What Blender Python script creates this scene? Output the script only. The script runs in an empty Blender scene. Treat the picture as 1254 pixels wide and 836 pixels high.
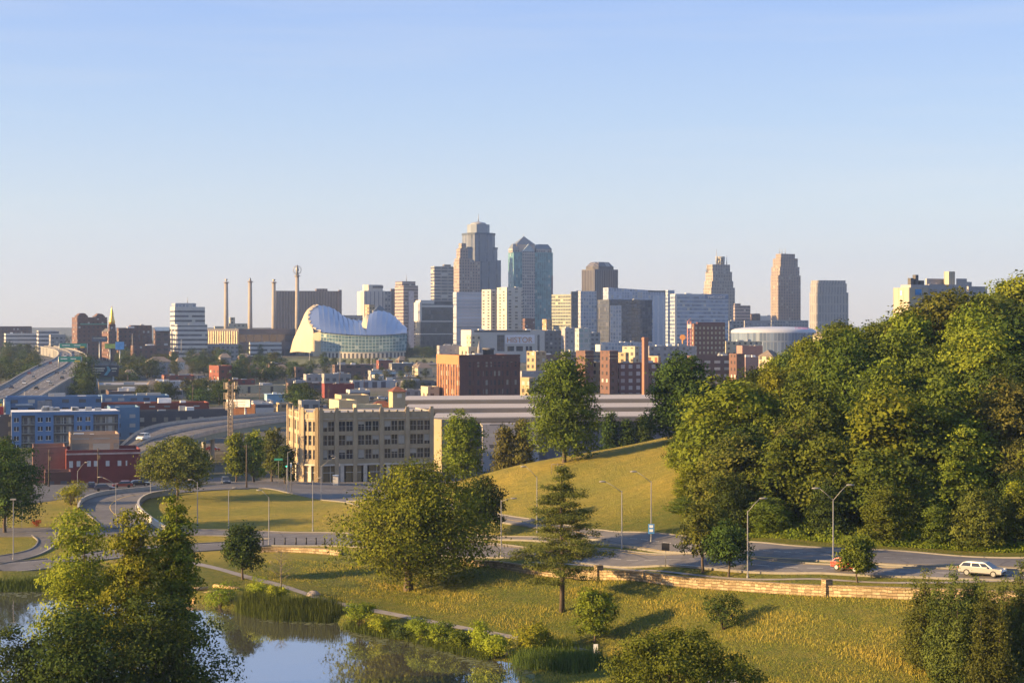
import bpy, math, random
import numpy as np
from mathutils import Vector
R = math.radians
scene = bpy.context.scene
COL = scene.collection
# ------------------------------------------------------------------ camera, sky, sun, exposure
F, HZ, CX, CAMZ = 2100.0, 400.0, 627.0, 38.0
cam_d = bpy.data.cameras.new('camera')
cam_d.sensor_width = 36.0
cam_d.lens = 36.0 * F / 1254.0
cam_d.shift_y = -(418.0 - HZ) / 1254.0
cam_d.clip_start, cam_d.clip_end = 1.0, 90000.0
cam = bpy.data.objects.new('camera', cam_d); COL.objects.link(cam)
cam.location = (0, 0, CAMZ); cam.rotation_euler = (R(90), 0, 0)
scene.camera = cam
EXPO, HAZE = 1.75, 0.00008
SUN_B, SUN_EL = R(15), R(16)          # a little behind the camera plane, from the left
to_sun = Vector((-math.cos(SUN_B) * math.cos(SUN_EL), -math.sin(SUN_B) * math.cos(SUN_EL), math.sin(SUN_EL)))
w = bpy.data.worlds.new('World'); scene.world = w; w.use_nodes = True
wn = w.node_tree; wn.nodes.clear()
sky = wn.nodes.new('ShaderNodeTexSky'); sky.sky_type = 'NISHITA'; sky.sun_disc = False
sky.sun_elevation = SUN_EL; sky.sun_rotation = R(270) - SUN_B
sky.altitude = 300; sky.air_density = 1.0; sky.dust_density = 0.6; sky.ozone_density = 2.2
bg = wn.nodes.new('ShaderNodeBackground'); bg.inputs['Strength'].default_value = 0.15
wo = wn.nodes.new('ShaderNodeOutputWorld')
# the low band of the sky is tinted lavender by the evening air; higher up, out of view, the ramp is brightened as added fill light
geo = wn.nodes.new('ShaderNodeTexCoord'); sepz = wn.nodes.new('ShaderNodeSeparateXYZ'); wn.links.new(geo.outputs['Generated'], sepz.inputs[0])
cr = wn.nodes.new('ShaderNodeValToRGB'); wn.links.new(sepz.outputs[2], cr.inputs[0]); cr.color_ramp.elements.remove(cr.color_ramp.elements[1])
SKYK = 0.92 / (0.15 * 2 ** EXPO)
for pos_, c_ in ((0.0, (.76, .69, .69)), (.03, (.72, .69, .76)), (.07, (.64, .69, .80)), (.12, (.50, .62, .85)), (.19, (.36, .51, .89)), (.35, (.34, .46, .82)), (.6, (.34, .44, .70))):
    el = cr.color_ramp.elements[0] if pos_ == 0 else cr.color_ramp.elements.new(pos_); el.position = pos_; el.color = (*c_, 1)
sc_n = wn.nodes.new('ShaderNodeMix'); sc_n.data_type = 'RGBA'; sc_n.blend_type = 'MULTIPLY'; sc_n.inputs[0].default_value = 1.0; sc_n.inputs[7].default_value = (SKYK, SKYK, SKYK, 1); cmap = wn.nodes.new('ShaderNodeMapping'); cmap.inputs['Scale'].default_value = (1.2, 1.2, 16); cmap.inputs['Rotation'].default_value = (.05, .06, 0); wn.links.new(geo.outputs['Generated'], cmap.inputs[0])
cno = wn.nodes.new('ShaderNodeTexNoise'); cno.inputs['Scale'].default_value = 2.2; cno.inputs['Detail'].default_value = 6; cno.inputs['Roughness'].default_value = .55; wn.links.new(cmap.outputs[0], cno.inputs[0])
cmr = wn.nodes.new('ShaderNodeMapRange'); cmr.inputs[1].default_value = .46; cmr.inputs[2].default_value = .82; cmr.inputs[4].default_value = .42; wn.links.new(cno.outputs[0], cmr.inputs[0])
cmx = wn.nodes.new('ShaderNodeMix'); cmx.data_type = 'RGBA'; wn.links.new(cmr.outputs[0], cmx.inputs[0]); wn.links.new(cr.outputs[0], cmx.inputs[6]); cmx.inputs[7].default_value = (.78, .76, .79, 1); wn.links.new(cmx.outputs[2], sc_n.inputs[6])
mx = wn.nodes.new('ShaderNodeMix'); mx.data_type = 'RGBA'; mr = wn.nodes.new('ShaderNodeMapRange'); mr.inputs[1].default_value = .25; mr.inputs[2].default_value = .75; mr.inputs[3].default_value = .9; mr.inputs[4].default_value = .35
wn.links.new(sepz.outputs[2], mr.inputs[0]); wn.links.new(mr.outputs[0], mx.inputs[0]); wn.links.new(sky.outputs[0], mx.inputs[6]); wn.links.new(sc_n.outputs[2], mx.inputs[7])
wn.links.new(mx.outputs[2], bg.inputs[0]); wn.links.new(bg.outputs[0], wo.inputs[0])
sl = bpy.data.lights.new('sun', 'SUN'); sl.energy = 4.7; sl.angle = R(0.5); sl.color = (1.0, 0.66, 0.29)
so = bpy.data.objects.new('sun', sl); COL.objects.link(so)
so.rotation_euler = to_sun.to_track_quat('Z', 'Y').to_euler(); so.location = (-300, -100, 300)
vs = scene.view_settings
vs.view_transform = 'Standard'; vs.look = 'None'; vs.exposure = EXPO; vs.gamma = 1.0; vs.use_curve_mapping = False
scene.cycles.use_denoising = True
scene.cycles.max_bounces = 6; scene.cycles.transparent_max_bounces = 4
scene.cycles.volume_bounces = 0
# ------------------------------------------------------------------ helpers
rng = random.Random(11)
def P(u, v, d): return Vector(((u - CX) / F * d, d, CAMZ - (v - HZ) / F * d))
def XU(u, d): return (u - CX) / F * d
def tag(o, label=None, cat=None, group=None, kind=None):
    if label: o['label'] = label
    if cat: o['category'] = cat
    if group: o['group'] = group
    if kind: o['kind'] = kind
    return o
def thing(name, loc, label, cat, group=None):
    o = bpy.data.objects.new(name, None); o.empty_display_size = 1.0
    o.location = loc; COL.objects.link(o)
    return tag(o, label, cat, group)
class MB:
    def __init__(s): s.v = []; s.f = []; s.m = []; s.uv = []; s.sm = []
    def face(s, pts, m=0, uv=None, smooth=False):
        i = len(s.v); s.v.extend([tuple(p) for p in pts]); s.f.append(list(range(i, i + len(pts)))); s.m.append(m); s.sm.append(smooth)
        if uv is None: uv = [(p[0] + p[1], p[2]) for p in pts]
        s.uv.append(uv)
    def prism(s, poly, z0, z1, m=0, mcap=None, cap=True, bottom=False, uv0=0.0):
        n = len(poly); a = uv0
        if isinstance(z1, (int, float)): z1 = [z1] * n
        for i in range(n):
            p, q = poly[i], poly[(i + 1) % n]; L = math.hypot(q[0] - p[0], q[1] - p[1])
            zt, zu = z1[i], z1[(i + 1) % n]
            s.face([(p[0], p[1], z0), (q[0], q[1], z0), (q[0], q[1], zu), (p[0], p[1], zt)], m, [(a, 0), (a + L, 0), (a + L, zu - z0), (a, zt - z0)])
            a += L
        if cap: s.face([(p[0], p[1], z1[i]) for i, p in enumerate(poly)], m if mcap is None else mcap, [(p[0], p[1]) for p in poly])
        if bottom: s.face([(p[0], p[1], z0) for p in reversed(poly)], m if mcap is None else mcap, [(p[0], p[1]) for p in reversed(poly)])
    def box(s, c, size, ang=0.0, m=0, bottom=True):
        ca, sa = math.cos(ang), math.sin(ang); hx, hy = size[0] / 2, size[1] / 2
        poly = [(c[0] + x * ca - y * sa, c[1] + x * sa + y * ca) for x, y in ((-hx, -hy), (hx, -hy), (hx, hy), (-hx, hy))]
        s.prism(poly, c[2], c[2] + size[2], m, bottom=bottom)
    def tube(s, pts, rad, n=7, m=0, cap=True):
        pts = [Vector(p) for p in pts]
        if isinstance(rad, (int, float)): rad = [rad] * len(pts)
        base = len(s.v); up = Vector((0, 0, 1))
        for i, p in enumerate(pts):
            t = (pts[min(i + 1, len(pts) - 1)] - pts[max(i - 1, 0)]).normalized()
            a = t.cross(up if abs(t.z) < .95 else Vector((1, 0, 0))).normalized(); b = t.cross(a)
            for k in range(n):
                th = 2 * math.pi * k / n
                s.v.append(tuple(p + rad[i] * (math.cos(th) * a + math.sin(th) * b)))
        for i in range(len(pts) - 1):
            for k in range(n):
                f = [base + i * n + k, base + i * n + (k + 1) % n, base + (i + 1) * n + (k + 1) % n, base + (i + 1) * n + k]
                s.f.append(f); s.m.append(m); s.sm.append(True); s.uv.append([(k / n, i), ((k + 1) / n, i), ((k + 1) / n, i + 1), (k / n, i + 1)])
        if cap:
            for st, rev in ((base, False), (base + (len(pts) - 1) * n, True)):
                f = list(range(st, st + n)); f = f[::-1] if not rev else f
                s.f.append(f); s.m.append(m); s.sm.append(False); s.uv.append([(0, 0)] * n)
    def grid(s, rows, m=0, smooth=True, uvs=None, flip=False):
        base = len(s.v); nr, nc = len(rows), len(rows[0])
        for r in rows: s.v.extend([tuple(p) for p in r])
        for i in range(nr - 1):
            for j in range(nc - 1):
                f = [base + i * nc + j, base + i * nc + j + 1, base + (i + 1) * nc + j + 1, base + (i + 1) * nc + j]
                if uvs is None: uv = [(j, i), (j + 1, i), (j + 1, i + 1), (j, i + 1)]
                else: uv = [uvs[i][j], uvs[i][j + 1], uvs[i + 1][j + 1], uvs[i + 1][j]]
                if flip: f = f[::-1]; uv = uv[::-1]
                s.f.append(f); s.m.append(m); s.sm.append(smooth); s.uv.append(uv)
    def build(s, name, mats, parent=None):
        me = bpy.data.meshes.new(name); v = s.v
        if parent is not None:
            o = parent.location; v = [(a - o.x, b - o.y, c - o.z) for a, b, c in v]
        me.from_pydata(v, [], s.f)
        if not isinstance(mats, (list, tuple)): mats = [mats]
        for m in mats: me.materials.append(m)
        me.polygons.foreach_set('material_index', s.m); me.polygons.foreach_set('use_smooth', s.sm)
        uvl = me.uv_layers.new(name='uv'); flat = [c for f in s.uv for p in f for c in p]
        uvl.data.foreach_set('uv', flat); me.update()
        ob = bpy.data.objects.new(name, me); COL.objects.link(ob)
        if parent is not None: ob.parent = parent
        return ob
def dup(root, loc, rz=0.0, sc=(1, 1, 1), label=None, group=None, crown_mat=None):
    r = root.copy(); COL.objects.link(r); r.location = loc; r.rotation_euler = (0, 0, rz); r.scale = sc
    if label: r['label'] = label
    if group: r['group'] = group
    for ch in list(root.children):
        c = ch.copy(); COL.objects.link(c); c.parent = r
        if crown_mat is not None and ch.name.startswith('crown'):
            c.material_slots[0].link = 'OBJECT'; c.material_slots[0].material = crown_mat
        for g in ch.children:
            d = g.copy(); COL.objects.link(d); d.parent = c
    return r
# ------------------------------------------------------------------ materials
MATS = {}
def principled(name, col, rough=.8, metal=0., spec=.3):
    m = bpy.data.materials.new(name); m.use_nodes = True; nt = m.node_tree
    b = nt.nodes['Principled BSDF']; b.inputs['Base Color'].default_value = (*col, 1); b.inputs['Roughness'].default_value = rough
    b.inputs['Metallic'].default_value = metal; b.inputs['Specular IOR Level'].default_value = spec
    return m, nt, b
def nd(nt, t, **kw):
    n = nt.nodes.new(t)
    for k, v in kw.items(): setattr(n, k, v)
    return n
def mathn(nt, op, a, b=None, c=None):
    n = nd(nt, 'ShaderNodeMath', operation=op)
    for i, x in enumerate((a, b, c)):
        if x is None: continue
        if isinstance(x, (int, float)): n.inputs[i].default_value = x
        else: nt.links.new(x, n.inputs[i])
    return n.outputs[0]
def mixc(nt, fac, a, b):
    n = nd(nt, 'ShaderNodeMix', data_type='RGBA')
    if isinstance(fac, (int, float)): n.inputs[0].default_value = fac
    else: nt.links.new(fac, n.inputs[0])
    for x, i in ((a, 6), (b, 7)):
        if isinstance(x, (tuple, list)): n.inputs[i].default_value = (*x[:3], 1)
        else: nt.links.new(x, n.inputs[i])
    return n.outputs[2]
def noise(nt, scale, detail=4, rough=.6, coord='Object', lac=2.0):
    tc = nd(nt, 'ShaderNodeTexCoord'); n = nd(nt, 'ShaderNodeTexNoise')
    n.inputs['Scale'].default_value = scale; n.inputs['Detail'].default_value = detail; n.inputs['Roughness'].default_value = rough
    nt.links.new(tc.outputs[coord], n.inputs['Vector']); return n.outputs[0]
def ramp(nt, x, lo, hi):
    n = nd(nt, 'ShaderNodeMapRange'); n.inputs[1].default_value = lo; n.inputs[2].default_value = hi
    nt.links.new(x, n.inputs[0]); return n.outputs[0]
def plain(name, col, rough=.85, var=.25, scale=.6, metal=0., spec=.3):
    """a plain surface with weathering blotches"""
    if name in MATS: return MATS[name]
    m, nt, b = principled(name, col, rough, metal, spec)
    n = ramp(nt, noise(nt, scale, 6, .65), .3, .7)
    nt.links.new(mixc(nt, n, tuple(c * (1 - var) for c in col), tuple(min(1, c * (1 + var)) for c in col)), b.inputs['Base Color'])
    MATS[name] = m; return m
def facade(name, wall, glass, px, pz, fx, fz, rough=.8, grough=.15, ox=0., oz=0., blind=.25, blindc=(.45, .43, .4), var=.12, gspec=.6, seam=0.0):
    """walls with a grid of windows, laid out in metres along the wall"""
    if name in MATS: return MATS[name]
    wall = tuple(x * .82 for x in wall); blindc = tuple(x * .85 for x in blindc)
    m, nt, b = principled(name, wall, rough)
    uv = nd(nt, 'ShaderNodeUVMap'); sp = nd(nt, 'ShaderNodeSeparateXYZ'); nt.links.new(uv.outputs[0], sp.inputs[0])
    gx = mathn(nt, 'DIVIDE', mathn(nt, 'ADD', sp.outputs[0], ox), px); gz = mathn(nt, 'DIVIDE', mathn(nt, 'ADD', sp.outputs[1], oz), pz)
    def band(g, f):
        if f >= 1: return None
        return mathn(nt, 'LESS_THAN', mathn(nt, 'ABSOLUTE', mathn(nt, 'SUBTRACT', mathn(nt, 'FRACT', g), .5)), f / 2)
    bx, bz = band(gx, fx), band(gz, fz)
    mask = bx if bz is None else bz if bx is None else mathn(nt, 'MULTIPLY', bx, bz)
    cb = nd(nt, 'ShaderNodeCombineXYZ'); nt.links.new(mathn(nt, 'FLOOR', gx), cb.inputs[0]); nt.links.new(mathn(nt, 'FLOOR', gz), cb.inputs[1])
    wnz = nd(nt, 'ShaderNodeTexWhiteNoise'); nt.links.new(cb.outputs[0], wnz.inputs[0])
    g1 = mixc(nt, wnz.outputs[0], tuple(c * .65 for c in glass), tuple(min(1, c * 1.35) for c in glass))
    isb = mathn(nt, 'LESS_THAN', wnz.outputs[0], blind)
    g2 = mixc(nt, isb, g1, blindc)
    nz = ramp(nt, noise(nt, .12, 6, .7), .3, .7)
    wc = mixc(nt, nz, tuple(c * (1 - var) for c in wall), tuple(min(1, c * (1 + var)) for c in wall))
    if seam:
        sm = mathn(nt, 'LESS_THAN', mathn(nt, 'FRACT', mathn(nt, 'ADD', gz, .0)), .12)
        wc = mixc(nt, mathn(nt, 'MULTIPLY', sm, seam), wc, tuple(c * .55 for c in wall))
    nt.links.new(mixc(nt, mask, wc, g2), b.inputs['Base Color'])
    gr = mathn(nt, 'ADD', mathn(nt, 'MULTIPLY', mathn(nt, 'SUBTRACT', 1.0, isb), grough - rough), rough)
    rr = nd(nt, 'ShaderNodeMix', data_type='FLOAT'); nt.links.new(mask, rr.inputs[0]); rr.inputs[2].default_value = rough; nt.links.new(gr, rr.inputs[3])
    nt.links.new(rr.outputs[0], b.inputs['Roughness'])
    rs = nd(nt, 'ShaderNodeMix', data_type='FLOAT'); nt.links.new(mask, rs.inputs[0]); rs.inputs[2].default_value = .25; rs.inputs[3].default_value = gspec
    nt.links.new(rs.outputs[0], b.inputs['Specular IOR Level'])
    bp = nd(nt, 'ShaderNodeBump'); bp.inputs['Strength'].default_value = 1.0; bp.inputs['Distance'].default_value = .25
    nt.links.new(mathn(nt, 'SUBTRACT', 1.0, mask), bp.inputs['Height']); nt.links.new(bp.outputs[0], b.inputs['Normal'])
    MATS[name] = m; return m
def brick(name, col, mortar, scale=.35, rough=.9):
    if name in MATS: return MATS[name]
    m, nt, b = principled(name, col, rough)
    uv = nd(nt, 'ShaderNodeUVMap'); t = nd(nt, 'ShaderNodeTexBrick')
    nt.links.new(uv.outputs[0], t.inputs['Vector']); t.inputs['Scale'].default_value = 1.0
    t.inputs['Brick Width'].default_value = scale * 2; t.inputs['Row Height'].default_value = scale; t.inputs['Mortar Size'].default_value = scale * .06
    t.inputs['Color1'].default_value = (*[c * .8 for c in col], 1); t.inputs['Color2'].default_value = (*[min(1, c * 1.25) for c in col], 1); t.inputs['Mortar'].default_value = (*mortar, 1)
    nz = ramp(nt, noise(nt, .25, 6, .7), .3, .75)
    nt.links.new(mixc(nt, mathn(nt, 'MULTIPLY', nz, .45), t.outputs[0], tuple(c * .6 for c in col)), b.inputs['Base Color'])
    MATS[name] = m; return m
glass_m, _nt, _b = principled('window_glass', (.025, .03, .04), .08, 0, .6)
dark_glass = glass_m
def tarmac(name, col):
    m, nt, b = principled(name, col, .9, 0, .25)
    n1 = ramp(nt, noise(nt, .25, 6, .7), .3, .7); n2 = ramp(nt, noise(nt, 2.5, 5, .7), .3, .7); c = mixc(nt, n1, tuple(x * .78 for x in col), tuple(x * 1.25 for x in col)); c = mixc(nt, mathn(nt, 'MULTIPLY', n2, .35), c, tuple(x * .7 for x in col))
    tc = nd(nt, 'ShaderNodeTexCoord'); v = nd(nt, 'ShaderNodeTexVoronoi', feature='DISTANCE_TO_EDGE'); v.inputs['Scale'].default_value = .13; nt.links.new(tc.outputs['Object'], v.inputs['Vector'])
    crk = mathn(nt, 'LESS_THAN', v.outputs[0], .014); c = mixc(nt, mathn(nt, 'MULTIPLY', crk, .7), c, tuple(x * .45 for x in col))
    v2 = nd(nt, 'ShaderNodeTexVoronoi', feature='F1', distance='CHEBYCHEV'); v2.inputs['Scale'].default_value = .10; nt.links.new(tc.outputs['Object'], v2.inputs['Vector']); s2 = nd(nt, 'ShaderNodeSeparateColor'); nt.links.new(v2.outputs['Color'], s2.inputs[0])
    c = mixc(nt, mathn(nt, 'MULTIPLY', mathn(nt, 'GREATER_THAN', s2.outputs[0], .72), .4), c, tuple(x * .6 for x in col))
    nt.links.new(c, b.inputs['Base Color']); return m
asphalt = tarmac('asphalt', (.115, .11, .112))
asphalt_dark = plain('asphalt_dark', (.065, .065, .07), .9, .25, .3)
concrete = plain('concrete', (.36, .34, .31), .9, .18, .5)
concrete_pale = plain('concrete_pale', (.48, .46, .43), .9, .12, .5)
steel = plain('galvanised_steel', (.30, .31, .32), .5, .1, 1., .5, .5)
roof_white = plain('roof_white', (.62, .61, .6), .8, .12, .15)
roof_grey = plain('roof_grey', (.26, .25, .25), .9, .25, .15)
roof_dark = plain('roof_dark', (.10, .095, .095), .9, .3, .15)
bark = plain('bark', (.085, .065, .05), .95, .35, 3.)
bark_pale = plain('bark_pale', (.16, .14, .11), .95, .35, 3.)
black_metal = plain('black_metal', (.02, .02, .022), .5, .2, 2.)
white_paint = plain('white_paint', (.75, .74, .70), .7, .08, 1.)
# ------------------------------------------------------------------ terrain
CP = []          # u, d, z control points
def cp(u, v, d): CP.append((u, d, CAMZ - (v - HZ) / F * d))
def cz(u, d, z): CP.append((u, d, z))
for a in [(1254,712,183),(1121,707,190),(1000,702,199),(810,693,217),(700,688,235),(613,683,250),(500,676,268),(420,667,288),(330,668,292),
          (262,673,287),(150,682,280),(45,698,266),(-60,703,262),(1254,684,205),(1000,671,220),(930,664,226),(830,656,238),
          (-60,652,312),(60,652,312),(140,652,312),(262,652,312),(330,651,314),(420,653,306),(500,659,288),(613,667,268),(700,672,254),(810,679,233),
          (98,622,355),(172,618,360),(130,606,380),(190,602,385),(280,596,400),(350,603,385),(320,590,425),(400,613,368),(400,588,450),(530,590,440),
          (270,590,420),(60,600,400),(60,590,450),(-60,600,400),(320,620,350),(250,640,325),(740,655,250),(650,640,272),(600,632,290),(540,617,325),(470,607,360),
          (600,575,335),(690,565,325),(815,540,335),(760,600,290),(820,640,258),(640,600,310),
          (1254,672,222),(1254,560,250),(1254,480,290),(1254,430,340),(1040,663,227),(1040,560,265),(1040,480,310),(900,655,236),(900,580,268),(900,530,320),
          (300,706,250),(410,738,228),(480,752,220),(540,764,213),(630,781,204),(720,792,198),(498,722,238),(600,695,240),(738,709,221),(817,715,210),(1000,729,192),(1120,733,184),(1254,738,178),
          (640,730,221),(900,770,190),(1000,836,167),(1254,836,163),(750,800,195),(850,836,170),(310,690,265),(240,688,268),(360,685,268),(420,700,254),(260,722,240)]: cp(*a)
for a in [(20,252,.5),(600,400,0),(700,420,2),(815,430,5),(1254,450,32),(1040,420,24),(900,420,14),(720,178,1),(-100,150,1),(200,150,.5),(450,150,-.5),(650,150,.3),(850,150,2.2),(1100,150,3),(1300,150,3.8),
          (-100,115,3.5),(200,115,3.),(450,115,2.6),(650,115,2.8),(850,115,3.5),(1100,115,4),(1300,115,4.5),(0,200,-1),(200,200,-1),(400,200,-1),(0,470,-3.5),(200,470,-3.5),(400,470,-3.5),(600,470,-3),(1374,205,11),(1374,300,29),(1374,450,32)]: cz(*a)
CP = np.array(CP)
def _ab(u, d): return np.stack([np.clip(u, -140, 1390) / 100.0, np.log(d) * 20.0], -1)
_A = _ab(CP[:, 0], CP[:, 1]); _n = len(_A)
def _phi(r): return r * r * np.log(np.maximum(r, 1e-9))
_K = _phi(np.linalg.norm(_A[:, None] - _A[None], axis=-1)) + np.eye(_n) * .6
_M = np.block([[_K, np.c_[np.ones(_n), _A]], [np.c_[np.ones(_n), _A].T, np.zeros((3, 3))]])
_W = np.linalg.solve(_M, np.r_[CP[:, 2], np.zeros(3)])
def _tps(u, d):
    q = _ab(u, d); sh = q.shape[:-1]; q = q.reshape(-1, 2); out = np.empty(len(q))
    for i in range(0, len(q), 20000):
        c = q[i:i + 20000]; out[i:i + 20000] = _phi(np.linalg.norm(c[:, None] - _A[None], axis=-1)) @ _W[:_n] + _W[_n] + c @ _W[_n + 1:]
    return out.reshape(sh)
POND_PX = [(-160,722),(-60,722),(45,722),(150,725),(235,735),(300,749),(345,757),(410,760),(425,768),(455,776),(500,782),(545,795),(605,808),(646,813),(655,826),(655,856),(600,872),(450,876),(200,868),(-160,872)]
POND = np.array([((u - CX) / F * (CAMZ * F / (v - HZ)), CAMZ * F / (v - HZ)) for u, v in POND_PX])
def pond_sd(x, y):
    p = np.stack([x, y], -1).reshape(-1, 2); best = np.full(len(p), 1e9); ins = np.zeros(len(p), bool)
    for i in range(len(POND)):
        a, b = POND[i], POND[(i + 1) % len(POND)]; ab = b - a
        t = np.clip(((p - a) @ ab) / (ab @ ab), 0, 1); best = np.minimum(best, np.linalg.norm(p - a - t[:, None] * ab, axis=1))
        c = (a[1] > p[:, 1]) != (b[1] > p[:, 1])
        with np.errstate(divide='ignore', invalid='ignore'): xi = (b[0] - a[0]) * (p[:, 1] - a[1]) / (b[1] - a[1]) + a[0]
        ins ^= c & (p[:, 0] < xi)
    return np.where(ins, best, -best).reshape(np.shape(x))
def sstep(x, a, b):
    t = np.clip((x - a) / (b - a), 0, 1); return t * t * (3 - 2 * t)
def zcity(d): return np.interp(np.log(np.maximum(d, 1)), np.log([470, 700, 1000, 1600, 2400, 60000]), [-3.5, 1, 4, 10, 12, 10])
def TZ(x, y):
    x = np.asarray(x, float); y = np.asarray(y, float); d = np.maximum(y, 8.0)
    u = CX + F * x / d
    dn = np.clip(d, 112, 470)
    z = _tps(u, dn)
    hill = 26 * sstep(u, 880, 1080) * (1 - sstep(d, 900, 1500))
    far = zcity(d) + hill * sstep(d, 430, 560)
    z = z + (far - z) * sstep(d, 425, 475) * (1 - sstep(u, 850, 1000)) + (far - z) * sstep(d, 450, 620) * sstep(u, 850, 1000)
    z = np.maximum(z, -4.5)
    near = 34.5 - 31.0 * sstep(d, -20, 118)
    z = np.where(d < 112, np.maximum(near, z), z)
    m = (d > 120) & (d < 330) & (u < 800)
    sd = np.full(np.shape(z), -99.0)
    if np.any(m): sd = np.where(m, pond_sd(x, y), -99.0)
    z = np.where(sd > 0, -np.minimum(1.4, .35 * sd), np.where(sd > -14, np.maximum(z, .1 + .07 * np.minimum(-sd, 12)), z))
    return z
def tz(x, y): return float(TZ(np.array([x]), np.array([y]))[0])
_ds = np.exp(np.linspace(math.log(125), math.log(6000), 900))
def G(u, v, lift=0.0):
    """the point of the ground seen at a place in the photograph"""
    x = (u - CX) / F * _ds; zr = CAMZ - (v - HZ) / F * _ds
    t = TZ(x, _ds); below = np.where(zr <= t)[0]
    if len(below) == 0: return Vector((x[-1], _ds[-1], t[-1]))
    i = below[0]
    if i == 0: d = _ds[0]
    else:
        g0, g1 = zr[i - 1] - t[i - 1], zr[i] - t[i]; d = _ds[i - 1] + (_ds[i] - _ds[i - 1]) * g0 / (g0 - g1)
    X = (u - CX) / F * d
    return Vector((X, d, tz(X, d) + lift))
def S(u, d, lift=0.0):
    X = (u - CX) / F * d; return Vector((X, d, tz(X, d) + lift))
th = np.concatenate([np.linspace(R(-70), R(-21), 60)[:-1], np.linspace(R(-21), R(21), 330), np.linspace(R(21), R(70), 60)[1:]])
yy = np.concatenate([np.linspace(10, 110, 22)[:-1], np.exp(np.linspace(math.log(110), math.log(480), 300))[:-1], np.exp(np.linspace(math.log(480), math.log(60000), 110))])
X = np.tan(th)[None, :] * yy[:, None]; Y = np.repeat(yy[:, None], len(th), 1)
Z = TZ(X, Y); nr, nc = X.shape
U = CX + F * X / Y
_rs = np.random.RandomState(3)
me = bpy.data.meshes.new('ground'); me.vertices.add(nr * nc)
me.vertices.foreach_set('co', np.stack([X, Y, Z], -1).astype(np.float32).ravel())
ii, jj = np.meshgrid(np.arange(nr - 1), np.arange(nc - 1), indexing='ij'); b0 = (ii * nc + jj).ravel()
quads = np.stack([b0, b0 + 1, b0 + nc + 1, b0 + nc], -1).astype(np.int32)
me.loops.add(quads.size); me.polygons.add(len(quads))
me.loops.foreach_set('vertex_index', quads.ravel()); me.polygons.foreach_set('loop_start', np.arange(0, quads.size, 4, dtype=np.int32)); me.polygons.foreach_set('loop_total', np.full(len(quads), 4, np.int32))
me.polygons.foreach_set('use_smooth', np.ones(len(quads), bool)); me.update()
urban = sstep(Y, 405, 445) * (1 - sstep(U, 820, 900) * (1 - sstep(Y, 900, 1400)))
urban = np.maximum(urban, ((Y > 392) & (U < 560)) * 1.0 * sstep(Y, 392, 400))
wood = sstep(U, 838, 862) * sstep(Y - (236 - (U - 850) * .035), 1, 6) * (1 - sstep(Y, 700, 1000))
wild = (1 - sstep(Y, 262, 275)) * (1 - urban) * (U > 0)
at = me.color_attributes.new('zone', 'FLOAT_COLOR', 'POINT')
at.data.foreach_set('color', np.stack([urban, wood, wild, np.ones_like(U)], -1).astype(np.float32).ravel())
gm, nt, b = principled('grass_ground', (.1, .1, .03), .95, 0, .1)
za = nd(nt, 'ShaderNodeVertexColor', layer_name='zone'); sp = nd(nt, 'ShaderNodeSeparateColor'); nt.links.new(za.outputs[0], sp.inputs[0])
n1 = ramp(nt, noise(nt, .045, 6, .6), .35, .65); n2 = ramp(nt, noise(nt, .6, 6, .7), .3, .7); n3 = ramp(nt, noise(nt, 3.0, 4, .7), .3, .7); n4 = ramp(nt, noise(nt, .012, 5, .6), .4, .6)
lawn = mixc(nt, n1, (.42, .315, .06), (.23, .225, .045)); lawn = mixc(nt, mathn(nt, 'MULTIPLY', n2, .65), lawn, (.13, .13, .03))
wildc = mixc(nt, n2, (.30, .24, .052), (.11, .145, .025)); wildc = mixc(nt, mathn(nt, 'MULTIPLY', n3, .6), wildc, (.075, .082, .022)); wildc = mixc(nt, mathn(nt, 'MULTIPLY', n1, .65), wildc, (.07, .105, .02))
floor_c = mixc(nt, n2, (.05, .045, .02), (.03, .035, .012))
cityc = mixc(nt, n4, (.13, .125, .12), (.07, .085, .04)); cityc = mixc(nt, mathn(nt, 'MULTIPLY', n1, .5), cityc, (.16, .15, .145))
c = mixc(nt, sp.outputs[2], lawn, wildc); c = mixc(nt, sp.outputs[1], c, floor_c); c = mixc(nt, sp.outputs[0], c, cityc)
nt.links.new(c, b.inputs['Base Color'])
bp = nd(nt, 'ShaderNodeBump'); bp.inputs['Strength'].default_value = .9; bp.inputs['Distance'].default_value = .5
nt.links.new(mathn(nt, 'ADD', n3, n2), bp.inputs['Height']); nt.links.new(bp.outputs[0], b.inputs['Normal'])
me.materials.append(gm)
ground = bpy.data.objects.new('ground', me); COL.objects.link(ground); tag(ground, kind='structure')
# ------------------------------------------------------------------ pond
wm, nt, b = principled('pond_water', (.07, .066, .05), .03, 0, .5)
b.inputs['IOR'].default_value = 3.4; b.inputs['Specular IOR Level'].default_value = 1.0
tc = nd(nt, 'ShaderNodeTexCoord'); mp = nd(nt, 'ShaderNodeMapping'); mp.inputs['Scale'].default_value = (.9, .25, 1)
nt.links.new(tc.outputs['Object'], mp.inputs[0]); nz = nd(nt, 'ShaderNodeTexNoise'); nz.inputs['Scale'].default_value = .8; nz.inputs['Detail'].default_value = 3
nt.links.new(mp.outputs[0], nz.inputs['Vector']); bp = nd(nt, 'ShaderNodeBump'); bp.inputs['Strength'].default_value = .10; bp.inputs['Distance'].default_value = .12
nt.links.new(nz.outputs[0], bp.inputs['Height']); nt.links.new(bp.outputs[0], b.inputs['Normal'])
mb = MB(); mb.face([(-130, 140, 0), (25, 140, 0), (25, 262, 0), (-130, 262, 0)]); tag(mb.build('pond_water', wm), kind='structure')
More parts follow.
